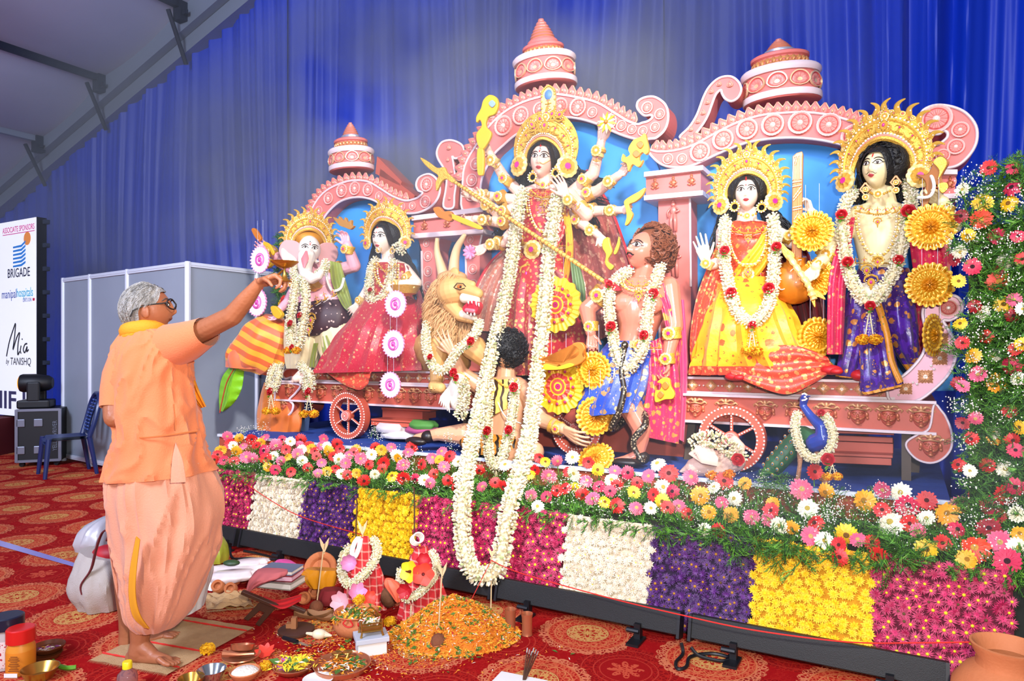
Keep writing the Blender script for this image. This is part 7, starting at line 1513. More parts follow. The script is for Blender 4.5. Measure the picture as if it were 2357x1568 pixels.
for q in(-1,1):
 c=[hd.at(.4*q+.33*math.cos(a),.06+.22*math.sin(a),.075)for a in[i*pi/8 for i in range(17)]]; gl.tube(c,.0032,6); gl.tube([hd.at(.74*q,.12,.07),hd.c+hd.r*q*hd.rx*1.08+hd.up*.012,hd.c+hd.r*q*hd.rx*1.1-hd.f*.05-hd.up*.005,hd.c+hd.r*q*hd.rx*1.04-hd.f*.065-hd.up*.03],.003,6)
gl.tube([hd.at(-.1,.1,.09),hd.at(.1,.1,.09)],.0028,6); part('spectacles',gl,INKM,man)
mb=MB(); rowloft(mb,[(752,752,306,362,Y(3.1),.075),(772,770,284,424,Y(3.1),.1),(806,800,268,440,Y(3.1),.14),(860,850,258,436,Y(3.1),.16),(930,925,256,446,Y(3.1),.165),(1000,1000,270,460,Y(3.1),.175),(1050,1048,260,472,Y(3.1),.185),(1100,1084,246,487,Y(3.1),.19)],n=120,pleat=(7,.03),seed=2,noise=.05,sub=12,wr=.09,wf=(3.0,5)); part('tunic',mb,KUR,man)
mb=MB(); A=[S(x,y,Y(d))for x,y,d in((396,796,3.07),(430,786,3.03),(458,772,2.99),(474,764,2.97))]; mb.tube(A,[.098,.088,.072,.064],20,False); mb.tube(A[-1:]+[A[-1]+(A[-1]-A[-2]).normalized()*.006],[.066,.065],20,False); part('sleeve',mb,KUR,man)
mb=MB(); A=[S(x,y,Y(d))for x,y,d in((345,800,3.1),(312,806,3.09),(290,826,3.07),(272,866,3.04),(264,900,3.02),(260,938,3.0))]; mb.tube(A,[.05,.066,.07,.064,.058,.053],18,False); part('sleeve',mb,KUR,man)
mb=MB(); mb.tube([S(x,y,Y(d))for x,y,d in cr([(400,930,2.955),(403,960,2.95),(404,990,2.94)],5)],.0022,5); mb.tube([S(x,y,Y(d))for x,y,d in cr([(272,1003,2.98),(330,1008,2.925),(400,1000,2.92),(455,992,2.97)],8)],.004,5); part('seam',mb,mat('seam_orange','c96f38',.9),man)
mb=MB(); sheet(mb,[(404,1018,2.905+100),(396,1060,102.89),(392,1112,102.88)],[(404,1018,102.904),(420,1060,102.89),(428,1110,102.89)],fold=(1,.003)); part('undershirt',mb,DHO,man)
mb=MB(); ring=[S(331,762,Y(3.1))+V3((.072*math.cos(a),.075*math.sin(a),.012*math.cos(a*1)-.01*math.sin(a)))for a in[i*pi/12 for i in range(25)]]; mb.tube(ring,.026,10,flat=1.3); mb.tube([p+V3((0,0,-.022))for p in ring],.02,10); part('scarf',mb,SCF,man)
mb=MB(); sheet(mb,[(404,815,103.2),(420,850,103.18),(438,905,103.16),(462,940,103.15)],[(426,812,103.2),(440,850,103.18),(458,900,103.16),(474,936,103.15)],fold=(2,.012)); part('scarf_end',mb,SCF,man)
DR=[(1068,1062,262,472,Y(3.1),.17),(1120,1115,255,496,Y(3.12),.2),(1185,1180,262,510,Y(3.14),.22),(1245,1235,274,503,Y(3.14),.22),(1310,1290,286,484,Y(3.13),.2),(1370,1350,294,462,Y(3.12),.17),(1420,1405,302,436,Y(3.12),.14),(1446,1440,322,404,Y(3.11),.09)]
mb=MB(); rowloft(mb,DR,n=120,pleat=(10,.04),seed=4,noise=.08,sub=12,wr=.08,wf=(4.0,1.6)); part('dhoti',mb,DHO,man)
mb=MB(); rowloft(mb,[(1080,1080,254,300,Y(3.18),.1),(1160,1160,258,316,Y(3.18),.12),(1240,1240,270,316,Y(3.2),.12),(1320,1320,282,312,Y(3.22),.1),(1390,1390,290,310,Y(3.22),.07)],pleat=(9,.1),seed=1,noise=.1); part('dhoti_fold',mb,DHO,man)
mb=MB(); sheet(mb,[(313,1235,102.88),(299,1310,102.9),(296,1370,102.92),(306,1420,102.94),(332,1446,102.96)],[(322,1243,102.86),(314,1310,102.87),(312,1370,102.89),(322,1415,102.91),(344,1448,102.94)],fold=(1,.002)); part('dhoti_border',mb,YBD,man)
mb=MB()
mb.tube([S(x,y,Y(2.86))+V3((0,d,0))for x,y,d in((581,640,.03),(590,652,.0),(598,664,.03),(594,658,.055),(584,646,.06),(581,640,.03))],.0028,5); part('wrist_thread',mb,mat('red_thread','d42a22',.7),man)
lm=thing('oil_lamp','brass wick lamp with a tall bright flame in the man\'s raised hand','lamp',S(662,640,Y(2.82))); BRS=mat('brass','b98a3e',.28,.85)
T=MX.Translation(S(655,612,Y(2.82))); mb=MB(); mb.lathe([(.004,-.012),(.03,-.004),(.052,.012),(.056,.018),(.05,.016),(.02,.004)],20,T); mb.lathe([(.004,-.012),(.006,-.03),(.012,-.05),(.03,-.062),(.028,-.066),(.004,-.064)],16,T); part('bowl',mb,BRS,lm)
mb=MB(); mb.tube([S(652,622,Y(2.82)),S(640,632,Y(2.82)),S(626,636,Y(2.83))],[.008,.009,.007],8,flat=.5); part('handle',mb,BRS,lm)
fl1,fl2=mat('flame_white','fff1c8',.5,emit=('ffe6a0',14)),mat('flame_orange','ffb347',.5,emit=('ff9a30',5))
mb=MB(); mb.use(0); mb.tube([S(x,y,Y(2.82))for x,y in cr([(657,611),(662,598),(656,586),(650,572)],5)],[.016*math.sin(pi*(.12+.86*i/15))+.001 for i in range(16)],8)
mb.tube([S(x,y,Y(2.83))for x,y in cr([(652,612),(668,606),(676,600),(664,584)],5)],[.012*math.sin(pi*(.12+.86*i/15))+.001 for i in range(16)],8); part('flame',mb,[fl1,fl2],lm)
l=lamp('flame_light','POINT',S(662,588,Y(2.82))+V3((0,-.05,.03)),(0,0,0),.9,(1,.72,.4),.02);
# chair, flight case and moving head at the far left
NV=mat('navy_plastic','14265c',.35,spec=.6)
def chair():
 ch=thing('plastic_chair','navy blue moulded plastic chair with slatted back before the grey booth','chair',G(150,1092)); o=wpos(ch); F=MX.Translation(o)@MX.Rotation(R(-48),4,'Z'); P=lambda x,y,z:F@V3((x,y,z))
 mb=MB(); rows=[]
 for i in range(9):
  y=-.2+.42*i/8; rows.append([P(lerp(-.21,.21,j/8)*(1-.08*(i/8)),y,.43-.02*math.sin(pi*j/8)+(.0 if i else-.03))for j in range(9)])
 mb.grid(rows); mb.grid([[p-V3((0,0,.03))for p in r]for r in rows]); part('seat',mb,NV,ch)
 for sx in(-1,1):
  mb=MB(); mb.tube([P(sx*.19,-.18,.42),P(sx*.22,-.22,.0)],[.028,.02],8); part('leg',mb,NV,ch)
  mb=MB(); mb.tube([P(sx*.18,.2,.42),P(sx*.2,.27,.0)],[.028,.02],8); part('leg',mb,NV,ch)
 fr=cr([(-.19,.2,.42),(-.21,.25,.6),(-.19,.29,.78),(-.1,.31,.87),(0,.315,.885),(.1,.31,.87),(.19,.29,.78),(.21,.25,.6),(.19,.2,.42)],5); mb=MB(); mb.tube([P(*p)for p in fr],.026,8); part('back_frame',mb,NV,ch)
 for sx in(-.07,.07):
  mb=MB(); rows=[[P(sx+w*.05*(1-.2*q),.2+.115*q-.02*math.sin(pi*q),.44+.42*q)for w in(-1,0,1)]for q in[i/8 for i in range(9)]]; mb.grid(rows); mb.grid([[p+V3((0,0,0))+(F.to_3x3()@V3((0,.012,0)))for p in r]for r in rows]); s=part('back_slat',mb,NV,ch)
  mb=MB()
  for i in range(10):
   for w in(-1,0,1):q=.12+.085*i; mb.ell(P(sx+w*.028,.2+.115*q-.02*math.sin(pi*q)-.006,.44+.42*q),(.008,.006,.012),None,6,4)
  part('embossing',mb,mat('navy_light','2c4488',.35),s,kind='stuff')
chair()
cs=thing('flight_case','black road case with aluminium edges and pale lettering on its side','case',G(85,1055)); CB=mat('case_black','0b0c12',.5); AL=mat('case_edge','8b90a0',.35,.6)
p0,p1=YP(38,802,8.15),YP(138,802,8.3); p0.z=p1.z=0; tx=(p1-p0).normalized(); ny=V3((tx.y,-tx.x,0)); rot=MX((tx,-ny,ZX)).transposed(); mid=(p0+p1)/2-ny*.3; LX=(p1-p0).length; HC=.62
mb=MB(); mb.box(mid+V3((0,0,HC/2+.06)),(LX,.6,HC),rot); part('body',mb,CB,cs,smooth=False)
for sx in(-1,1):
 for sy in(-1,1):mb=MB(); mb.box(mid+tx*sx*LX/2+ny*sy*.3+V3((0,0,HC/2+.06)),(.03,.03,HC),rot); part('edge_strip',mb,AL,cs,smooth=False); mb=MB(); mb.lathe([(.03,-.015),(.03,.015)],12,MX.Translation(mid+tx*sx*LX*.4+ny*sy*.25+V3((0,0,.03)))@MX.Rotation(R(90),4,'X')); part('caster',mb,CB,cs)
for z in(.07,HC+.05):mb=MB(); mb.box(mid+ny*.3+V3((0,0,z)),(LX,.02,.03),rot); part('edge_strip',mb,AL,cs,smooth=False)
for fx in(-.18,.0):
 for z in(.2,.52):mb=MB(); mb.box(mid+ny*.305+tx*fx+V3((0,0,z)),(.09,.02,.09),rot); part('latch',mb,AL,cs,smooth=False,bevel=.006)
letters('lettering','YELLOWRIVER',0,0,.065,mat('stencil_grey','6a7080',.7),.36,parent=cs,rotm=MX((ZX,-tx,ny)).transposed().to_4x4(),pt=mid+ny*.308+tx*.17+V3((0,0,.36)))
ml=thing('moving_head_light','black moving head stage light on top of the road case, amber lens to the left','light',mid+V3((0,0,HC+.06))); b0=mid+tx*-.08+ny*.06+V3((0,0,HC+.06)); mb=MB(); mb.box(b0+V3((0,0,.05)),(.34,.3,.1),rot); part('base',mb,CB,ml,smooth=False,bevel=.02)
for s in(-1,1):mb=MB(); mb.box(b0+V3((0,0,.2))-ny*s*.13,(.14,.04,.24),rot); part('yoke_arm',mb,CB,ml,smooth=False,bevel=.02)
hx=b0+V3((0,0,.3)); M=MX.Translation(hx-tx*.17)@tx.to_track_quat('Z','Y').to_matrix().to_4x4(); mb=MB(); mb.lathe([(.06,0),(.1,.005),(.11,.03),(.11,.16),(.09,.3),(.06,.34)],20,M); part('head',mb,CB,ml); mb=MB(); mb.lathe([(.085,-.004),(.07,-.012),(.03,-.02),(.002,-.022)],16,M); part('lens',mb,mat('amber_lens','f0a030',.2,emit=('ff9a20',1.5)),ml)
# offerings on the carpet
CLAY=mat('clay','b5653a',.75,vary=('c97a4a',9),bump=(90,.15)); COP=mat('copper','d98a62',.3,.6,vary=('b86a48',10)); STEEL=mat('steel','c0c2c8',.18,.95); WOOD=mat('dark_wood','3a2016',.5,vary=('54301e',12)); PAPW=mat('paper_white','e9e4dd',.7); PLAS=mat('clear_plastic','e8e6e4',.15,alpha=.35); JUTE=mat('jute','cfa878',.95,vary=('b98f60',30),bump=(260,.5)); BLK=mat('bar_black','0d0d0e',.6,bump=(300,.2)); BTAN=mat('brass','')
def K(px,py):p=G(px,py); return p,p.y/FPX
def lathe_thing(name,lab,cat,px,py,prof,m_,group=None,pn='body',tilt=None,n=24,lift=0):
 p,m=K(px,py); p=p+ZX*lift; root=thing(name,lab,cat,p,group); T=MX.Translation(p)
 if tilt:T=T@MX.Rotation(tilt[0],4,tilt[1])
 mb=MB(); mb.lathe([(r*m,z*m)for r,z in prof],n,T); part(pn,mb,m_,root); return root,p,m,T
def bar(lab,x0,x1):
 r0,r1=[S(x,1400,3.23).dot(UX)for x in(x0,x1)]; root=thing('light_bar',lab,'light bar',SL((r0+r1)/2,3.23,0),'black light bars along the foot of the flower wall'); L=r1-r0; rot=SROT.to_3x3()@MX.Rotation(-.25,3,'X')
 mb=MB(); mb.box(SL((r0+r1)/2,3.24,.105),(L,.06,.105),rot); part('housing',mb,BLK,root,smooth=False,bevel=.004)
 mb=MB()
 for k in range(5):mb.box(SL((r0+r1)/2,3.207+.0045*k,.065+.018*k),(L-.04,.004,.006),rot)
 part('cooling_rib',mb,BLK,root,smooth=False)
 for u in(r0+.006,r1-.006):mb=MB(); mb.box(SL(u,3.235,.1),(.014,.075,.118),rot); part('end_cap',mb,CB,root,smooth=False)
 for q in(.2,.8):
  u=lerp(r0,r1,q); mb=MB(); mb.box(SL(u,3.2,.045),(.03,.04,.075),SROT.to_3x3()); mb.box(SL(u,3.17,.006),(.06,.12,.012),SROT.to_3x3()); mb.lathe([(.012,-.03),(.012,.03)],8,MX.Translation(SL(u-.02,3.18,.05))@SROT@MX.Rotation(R(90),4,'Y')); part('bracket',mb,CB,root,smooth=False)
bar('short black light bar beside the green plastic bag',470,549); bar('long black light bar behind the veiled pots',558,1136); bar('black light bar behind the copper tumblers and below the cream panel',1146,1568); bar('black light bar nearest to us, under the large yellow panel',1588,2185)
mb=MB(); P=[G(x,y,z)for x,y,z in cr([(1568,1480,.05),(1572,1505,.01),(1556,1525,.008),(1560,1540,.008),(1580,1535,.008),(1590,1512,.008),(1640,1505,.008),(1680,1515,.008),(1660,1522,.008),(1610,1510,.02),(1590,1490,.05)],6)]; mb.tube(P,.008,7); single('power_cable','black power cable looped between the two nearest light bars','cable',mb,CB,P[5])
mb=MB(); P=[G(x,y,z)for x,y,z in cr([(530,1262,.04),(536,1285,.01),(575,1285,.01),(640,1288,.01),(600,1276,.01),(560,1268,.04)],5)]; mb.tube(P,.008,6); single('power_cable','black power cable by the wrapped white cloths and green bag','cable',mb,CB,P[3])
for i,(x,y)in enumerate(((1175,1452),(1213,1462))):lathe_thing('copper_tumbler',('left copper tumbler, next to the petal mound','right copper tumbler, farther from the petal mound')[i],'tumbler',x,y,[(10,0),(13,1),(12,4),(11.5,10),(12,40),(14,50),(13.4,50),(11.3,40),(10.8,6),(.3,5)],COP,'copper tumblers')
PETC_=[mat('petal_orange','f08818',.7),mat('petal_amber','f5ad2a',.7),mat('petal_white','f4e8d0',.7),mat('petal_red','c22a22',.7),mat('petal_leaf','4a7024',.6)]
def petals(mb,pts,r_,s=.012,w=(.55,.25,.08,.06,.06)):
 for p,n_ in pts:
  k=r_.choices(range(5),w)[0]; a=V3((r_.gauss(0,1),r_.gauss(0,1),r_.gauss(0,.4))); a=(a-n_*a.dot(n_)*.7).normalized(); b=n_.cross(a).normalized(); L=s*r_.uniform(.7,1.6)*(1.6 if k==4 else 1); wd_=L*(.5 if k==4 else .28); mb.use(k)
  mb.add([p-a*L,p+b*wd_+n_*.003,p+a*L+n_*.004*r_.random(),p-b*wd_+n_*.003],[(0,1,2,3)])
r_=random.Random(21); c=G(1045,1462); hgt=.2
def mound_z(x,y):r=math.hypot((x-c.x)/.3,(y-c.y)/.24); return hgt*max(0,1-r)**.85*(1+.12*NZ.noise(V3((x*9,y*9,0))))
mo=thing('petal_mound','heap of orange marigold petals and leaves beside the right veiled pot','petals',c); mo['kind']='stuff'
mb=MB(); mb.grid([[V3((c.x+.3*q*math.cos(a),c.y+.24*q*math.sin(a),mound_z(c.x+.3*q*math.cos(a),c.y+.24*q*math.sin(a))))for q in[j/12 for j in range(13)]]for a in[i*pi/20 for i in range(41)]]); part('heap',mb,mat('heap_orange','d9741a',.9),mo,kind='stuff')
mb=MB(); pts=[]
for i in range(6000):a,q=r_.uniform(0,6.283),r_.random()**.5*1.08; x,y=c.x+.3*q*math.cos(a),c.y+.24*q*math.sin(a); pts.append((V3((x,y,mound_z(x,y)+.006)),V3((r_.gauss(0,.4),r_.gauss(-.25,.4),1)).normalized()))
petals(mb,pts,r_,.009,(.5,.36,.06,.04,.04)); part('petals',mb,PETC_,mo,kind='stuff',smooth=False)
mb=MB(); pts=[]
for i in range(900):
 x,y=r_.gauss(880,120),r_.gauss(1490,38)
 if 560<x<1240 and 1400<y<1567:pts.append((G(x,y)+ZX*.004,ZX))
for cx,cy,n,sx in((700,1505,90,40),(1000,1510,260,50),(770,1480,120,30),(1230,1500,14,40),(720,1430,90,25)):
 for i in range(n):pts.append((G(r_.gauss(cx,sx),min(1566,r_.gauss(cy,12)))+ZX*.005,ZX))
petals(mb,pts,r_,.0075); tag(part('scattered_petals',mb,PETC_,None,smooth=False,loc=G(880,1490),kind='stuff'),'loose petals, rice and leaves strewn over the carpet','petals')
def plaid():
 x,y,z,v=coords(); a=xf('FRACT',x*26+y*8)<.2; b=xf('FRACT',z*24+x*3)<.2
 return mixc(a*.45+b*.45,'c9242a','f0b0a0')
PLAID=mat('red_check_cloth','c9242a',.8,fn=plaid)
def veiled(lab,d,rows,seed):
 x,y=(rows[-1][2]+rows[-1][3])/2,rows[-1][0]; root=thing('veiled_pot',lab,'pot',S(x,y,d)); m=mpp(x,d); mb=MB(); rowloft(mb,[(a,b,xl,xr,d,(xr-xl)*m*.42)for a,b,xl,xr in rows],n=60,pleat=(13,.09),seed=seed,noise=.08); part('cloth',mb,PLAID,root); return root,m
DA,DB=102+1.76,102+1.62
va,m=veiled('farther veiled pot, red checked cloth with cream garland and lotus bud, left of its twin',DA,[(1236,1236,826,848),(1262,1262,814,856),(1300,1300,808,872),(1345,1345,800,886),(1392,1398,796,896)],1)
vb,m2=veiled('nearer veiled pot, red checked cloth with hibiscus and white rings, beside the petal mound',DB,[(1262,1258,956,984),(1285,1280,945,992),(1325,1320,936,1008),(1370,1365,928,1024),(1420,1412,918,1036)],2)
garland('cream garland round the farther veiled pot',[(856,1240,DA-.02),(868,1256,DA-.05),(866,1280,DA-.1),(852,1306,DA-.15),(830,1330,DA-.18),(806,1346,DA-.16),(790,1330,DA-.12),(786,1304,DA-.06),(796,1270,DA-.02),(808,1258,DA)],12,[],None,31,'garlands on the veiled pots')
garland('cream garland round the nearer veiled pot',[(990,1268,DB-.02),(1004,1290,DB-.05),(1002,1320,DB-.1),(984,1348,DB-.15),(954,1372,DB-.16),(932,1376,DB-.15),(920,1340,DB-.06),(924,1310,DB-.02)],11,[],(946,1392,DB-.14,60,12),32,'garlands on the veiled pots')
def petal_flower(name,lab,x,y,d,r,n,m1,ctr=None,tilt=(0,.2,1),wid=.5,cup=.25,cat='flower',col2=None):
 c_=S(x,y,d); root=thing(name,lab,cat,c_); m_=mpp(x,d); nrm=V3((tilt[0],-tilt[2],tilt[1])).normalized(); M=nrm.to_track_quat('Z','Y').to_matrix().to_4x4(); M.translation=c_; r*=m_
 for k in range(n):
  T=M@MX.Rotation(2*pi*k/n,4,'Z'); mb=MB(); mb.grid([[T@V3((r*q*(1-.06*abs(w)),r*w*wid*math.sin(pi*min(.98,.12+.8*q)),r*cup*q*q+.04*r*math.sin(w*6)+.01*r*(k%2)))for w in(-1,-.5,0,.5,1)]for q in(.02,.3,.6,.85,1.0)]); part('petal',mb,m1,root)
 if ctr:mb=MB(); mb.tube([M@V3((0,0,0)),M@V3((0,0,r*.5)),M@V3((r*.05,r*.05,r*.75))],[r*.16,r*.07,r*.06],7); part('stamen',mb,ctr,root)
 return root
HIB=mat('hibiscus_red','e8402a',.5); petal_flower('hibiscus','large red hibiscus on the nearer veiled pot',974,1322,DB-.2,27,5,HIB,mat('hibiscus_eye','5c0f12',.6),(.1,.2,1),.62)
petal_flower('hibiscus','yellow hibiscus beside the large red one',944,1316,DB-.17,26,5,mat('hibiscus_yellow','f7c51e',.5),mat('hibiscus_eye',''),(-.5,.3,1),.62)
petal_flower('hibiscus','dark red flower above the red hibiscus',976,1290,DB-.16,17,6,ROSE,None,(0,.5,1),.6,.5); petal_flower('hibiscus','red flower at the lower left of the nearer veiled pot',934,1360,DB-.16,19,6,ROSE,None,(-.3,.1,1),.6,.5)
petal_flower('lotus_bud','mauve pink lotus bud on the farther veiled pot',806,1296,DA-.16,19,8,mat('lotus_mauve','d089b0',.5),None,(0,.3,1),.6,.9)
petal_flower('lotus_flower','limp pink lotus at the foot of the farther veiled pot',786,1386,DA-.26,24,7,mat('lotus_pale','dba0a8',.5),None,(-.3,.4,1),.5,.5); petal_flower('lotus_flower','pink lotus lying on the painted clay pot',822,1365,DA-.22,22,6,mat('lotus_pink',''),None,(.4,.6,1),.5,.6)
petal_flower('hibiscus','red flower between the painted pot and the farther veil',850,1378,DA-.22,18,7,HIB,None,(.3,.6,1),.5,.4); petal_flower('red_flower','crumpled red flower between the copper dishes',610,1503,103.17,24,8,HIB,None,(0,1,.4),.35,.3)
for i in range(4):mb=MB(); q=S(956+3*i,1244-3*i,DB-.04-.005*i); mb.tube([q+V3((.026*math.cos(a),-.008*i,.026*math.sin(a)))for a in[k*pi/9 for k in range(19)]],.004,6); single('bangle',('lowest','second','third','topmost')[i]+' thin white bangle stacked on the nearer veiled pot','bangle',mb,PEARL,q,'white bangles')
mb=MB()
for k in range(5):mb.tube([S(x+k*2,y,DA-.1)for x,y in cr([(822,1236),(812,1250),(806,1272),(812,1284),(822,1262),(826,1240)],4)],.004,5)
single('thread_skein','white thread skein hanging on the farther veiled pot','thread',mb,mat('white_thread',''),S(818,1284,DA-.1))
ARW=mat('pale_reed','d9bb8c',.7); STK=mat('brown_stick','4a2c1a',.8)
def arrow(lab,x0,y0,x1,y1,d,ball=None,m_=ARW,k=1.0):
 root=thing('reed_arrow',lab,'arrow',S(x0,y0,d)); mb=MB(); a,b=S(x0,y0,d),S(x1,y1,d); mb.tube([a,b],.0035,6); part('shaft',mb,m_,root)
 for s in(-1,1):mb=MB(); mb.plate([(x1-s*1,y1+24*k),(x1+s*8*k,y1+4*k),(x1+s*11*k,y1-14*k),(x1+s*3*k,y1-2*k)],d-.004,.003); part('fletching',mb,ARW,root,smooth=False)
 return root
arrow('reed arrow stuck in the farther clay ball, before the round clay lid',728,1400,746,1252,103.68); arrow('reed arrow stuck in the nearer clay ball, before the petal mound',1008,1475,1018,1308,103.26); arrow('reed arrow standing by the light bar, carrying the red thread',1130,1402,1132,1270,103.72,k=.7); arrow('short reed arrow on top of the farther veiled pot',836,1250,834,1212,DA)
for lab,x,y,r,d in(('round clay ball holding an arrow, left of the painted clay pot',728,1406,16,103.66),('round clay ball holding an arrow, before the petal mound',1010,1487,20,103.22)):
 q=S(x,y,d); mm_=mpp(x,d); q.z=r*mm_*.95; mb=MB(); mb.ell(q,r*mm_,None,16,10); single('clay_ball',lab,'clay ball',mb,mat('dark_clay','7a4428',.9,bump=(60,.6)),q-ZX*r*mm_)
for lab,pts in(('brown twig rising from the farther veiled pot',[(819,1262),(820,1200),(822,1160),(819,1146)]),('brown twig rising from the nearer veiled pot',[(952,1252),(954,1200),(953,1130),(948,1122)])):
 d=DA-.08 if pts[0][0]<900 else DB-.02; mb=MB(); mb.tube([S(x,y,d)for x,y in cr(pts,4)],.004,6); single('twig',lab,'twig',mb,STK,S(*pts[0],d))
mb=MB(); mb.tube([S(*p)for p in cr([(520,1082,105.3),(620,1150,104.7),(700,1192,104.3),(836,1232,103.76)],6)],.003,5); mb.tube([S(*p)for p in cr([(1131,1290,103.71),(1200,1320,103.5),(1400,1376,103.2),(1560,1414,102.98),(1730,1450,102.8),(1950,1478,102.65),(2110,1480,102.6),(2248,1478,102.55)],6)],.0028,5); mb.tube([S(1131,1290,103.71),S(1075,1400,103.42),S(1018,1440,103.26)],.0022,4)
tag(part('red_thread',mb,mat('red_thread',''),None,loc=S(1131,1290,103.71)),'red thread strung between the arrows in front of the flower wall','thread')
rt_,p,m,T=lathe_thing('painted_pot','wide clay pot painted with a red sign, heaped with marigolds','pot',820,1458,[(30,0),(44,6),(52,20),(52,32),(46,40),(46,46),(52,50),(50,52),(43,47),(40,36),(.5,34)],CLAY,pn='body')
mb=MB(); mb.tube([S(x,y,100+p.y-.112)for x,y in cr([(796,1428),(790,1436),(800,1444),(812,1440),(806,1428)],4)],.004,5); mb.ell(S(828,1438,100+p.y-.11),(.012,.006,.012)); part('painted_sign',mb,mat('red_thread',''),rt_)
mb=MB(); pts=[(p+V3((r_.uniform(-1,1)*.1,r_.uniform(-1,1)*.09,.075+.03*r_.random())),V3((r_.gauss(0,.5),r_.gauss(-.3,.5),1)).normalized())for i in range(420)]; petals(mb,pts,r_,.013,(.4,.3,.15,.05,.1)); part('petals',mb,PETC_,rt_,kind='stuff',smooth=False)
def marigold(lab,x,y,r,d=None,g_=0,m1=MARY,m3=MARI):
 q=S(x,y,d)if d else G(x,y+r*.6)+ZX*r*.7*G(x,y).y/FPX; mm_=q.y/FPX; mb=MB(); pom(mb,q,r*mm_,int(x)); single('marigold',lab,'flower',mb,[m1,m3],q-ZX*r*mm_*.7,'single marigolds',smooth=False)
for a in(('yellow marigold beside the jute mat and copper dish',478,1496,17),('yellow flower by the bowl of white powder',612,1533,14),('tall yellow marigold in the painted clay pot',826,1380,14,103.32),('yellow flower on the round copper plate',787,1504,13,103.18),('orange marigold before the bowl of white powder',550,1560,14,102.95),('orange marigold left of the painted pot',760,1412,12),('orange marigold at the foot of the nearer veiled pot',934,1446,14),('yellow marigold by the white box and nearer veiled pot',898,1432,14)):marigold(*a[:4],*(a[4:]),m1=MARI if 'orange' in a[0]else MARY,m3=MARI if 'orange' in a[0]else mat('chrys_gold',''))
for lab,x,y,tl in(('small clay pot lying by the white sack, nearer left of four',507,1364,-.9),('small clay pot lying open towards us, nearer right of four',536,1370,-.9),('small clay pot behind, by the white plate',520,1348,.2),('small clay pot behind, by the pink cloth',542,1350,-.5),('small ribbed clay pot lying right of the books',704,1386,-1.2),('small clay pot behind the ribbed one, below the yellow packet',728,1376,-1.0)):
 lathe_thing('clay_pot',lab,'pot',x,y,[(5,0),(12,3),(15,11),(13,19),(10,22),(13,25),(12,26),(8,22),(9,12),(.3,8)],CLAY,'small clay pots',tilt=(-tl,'X'),n=18,lift=.02)
lathe_thing('clay_cover','large round clay lid leaning on the light bar behind the yellow packet','lid',738,1338,[(.5,-2),(20,-2),(24,4),(26,6),(36,7),(38,4),(38,0),(30,-3),(22,-7),(.5,-8)],CLAY,tilt=(1.15,'X'),lift=.075)
lathe_thing('plate','small white plate behind the little clay pots','plate',494,1358,[(5,0),(14,3),(17,6),(16,6),(12,3),(.5,2)],PAPW,tilt=(.6,'X'),lift=.02)
lathe_thing('steel_bowl','shiny steel bowl at the bottom edge','bowl',487,1566,[(14,0),(22,3),(30,22),(32,26),(31,26),(28,20),(20,5),(.5,4)],STEEL)
lathe_thing('brass_bowl','brass bowl cut by the bottom edge, left of the steel bowl','bowl',440,1583,[(14,0),(22,3),(27,18),(29,24),(28,24),(24,16),(18,5),(.5,4)],BRS)
lathe_thing('brass_bowl','brass dish with spout by the jars, bottom left corner','bowl',92,1562,[(16,0),(28,3),(38,22),(40,25),(38,25),(34,19),(24,5),(.5,4)],BRS)
r0,p,m,T=lathe_thing('clay_bowl','clay bowl full of white powder','bowl',564,1562,[(18,0),(28,5),(35,18),(33,20),(30,15),(.5,14)],CLAY); mb=MB(); mb.lathe([(31*m,15*m),(24*m,21*m),(12*m,24*m),(.5*m,25*m)],18,T); part('powder',mb,mat('powder_white','efe6d6',.95,bump=(80,.8)),r0)
r0,p,m,T=lathe_thing('copper_dish','shallow copper dish set with a copper spoon','dish',556,1518,[(20,0),(34,3),(43,10),(42,12),(32,6),(.5,3)],COP); mb=MB(); mb.lathe([(14*m,4*m),(24*m,10*m),(27*m,22*m),(25*m,22*m),(20*m,10*m),(.5*m,6*m)],20,T@MX.Translation((-.01,.03,.01))@MX.Rotation(-.3,4,'X')); part('inner_bowl',mb,COP,r0); mb=MB(); mb.tube([p+V3((-.07,-.03,.04)),p+V3((.0,-.03,.035)),p+V3((.06,-.01,.03))],[.016,.008,.006],8); part('spoon',mb,COP,r0)
r0,p,m,T=lathe_thing('clay_dish','clay dish of yellow petals with a violet flower','dish',676,1546,[(24,0),(38,4),(47,16),(45,17),(36,8),(.5,6)],COP); mb=MB(); petals(mb,[(p+V3((r_.gauss(0,.035),r_.gauss(0,.03),.03+.02*r_.random())),V3((r_.gauss(0,.5),r_.gauss(-.3,.5),1)).normalized())for i in range(260)],r_,.013,(.05,.8,.05,.02,.08)); part('petals',mb,PETC_[:1]+[mat('petal_yellow','f7d32a',.7)]+PETC_[2:],r0,kind='stuff',smooth=False); petal_flower('violet_flower','violet flower on the dish of yellow petals',655,1530,103.0,16,9,mat('violet','a34a9c',.5),None,(0,.8,1),.3,.3)
r0,p,m,T=lathe_thing('copper_plate','large round copper plate with petals and small brass lamps','plate',787,1540,[(52,0),(60,2),(66,14),(64,15),(57,5),(.5,3)],COP,n=36); mb=MB(); petals(mb,[(p+V3((r_.gauss(0,.055),r_.gauss(0,.045),.012+.012*r_.random())),ZX)for i in range(200)],r_,.012,(.5,.15,.2,.05,.1)); part('petals',mb,PETC_,r0,kind='stuff',smooth=False)
for i,(x,y)in enumerate(((776,1524),(800,1522))):lathe_thing('brass_lamp',('left small brass lamp on the copper plate','right small brass lamp on the copper plate')[i],'lamp',x,y,[(12,0),(6,4),(4,9),(12,14),(11,16),(.5,13)],BRS,'small brass lamps',n=14,lift=.012)
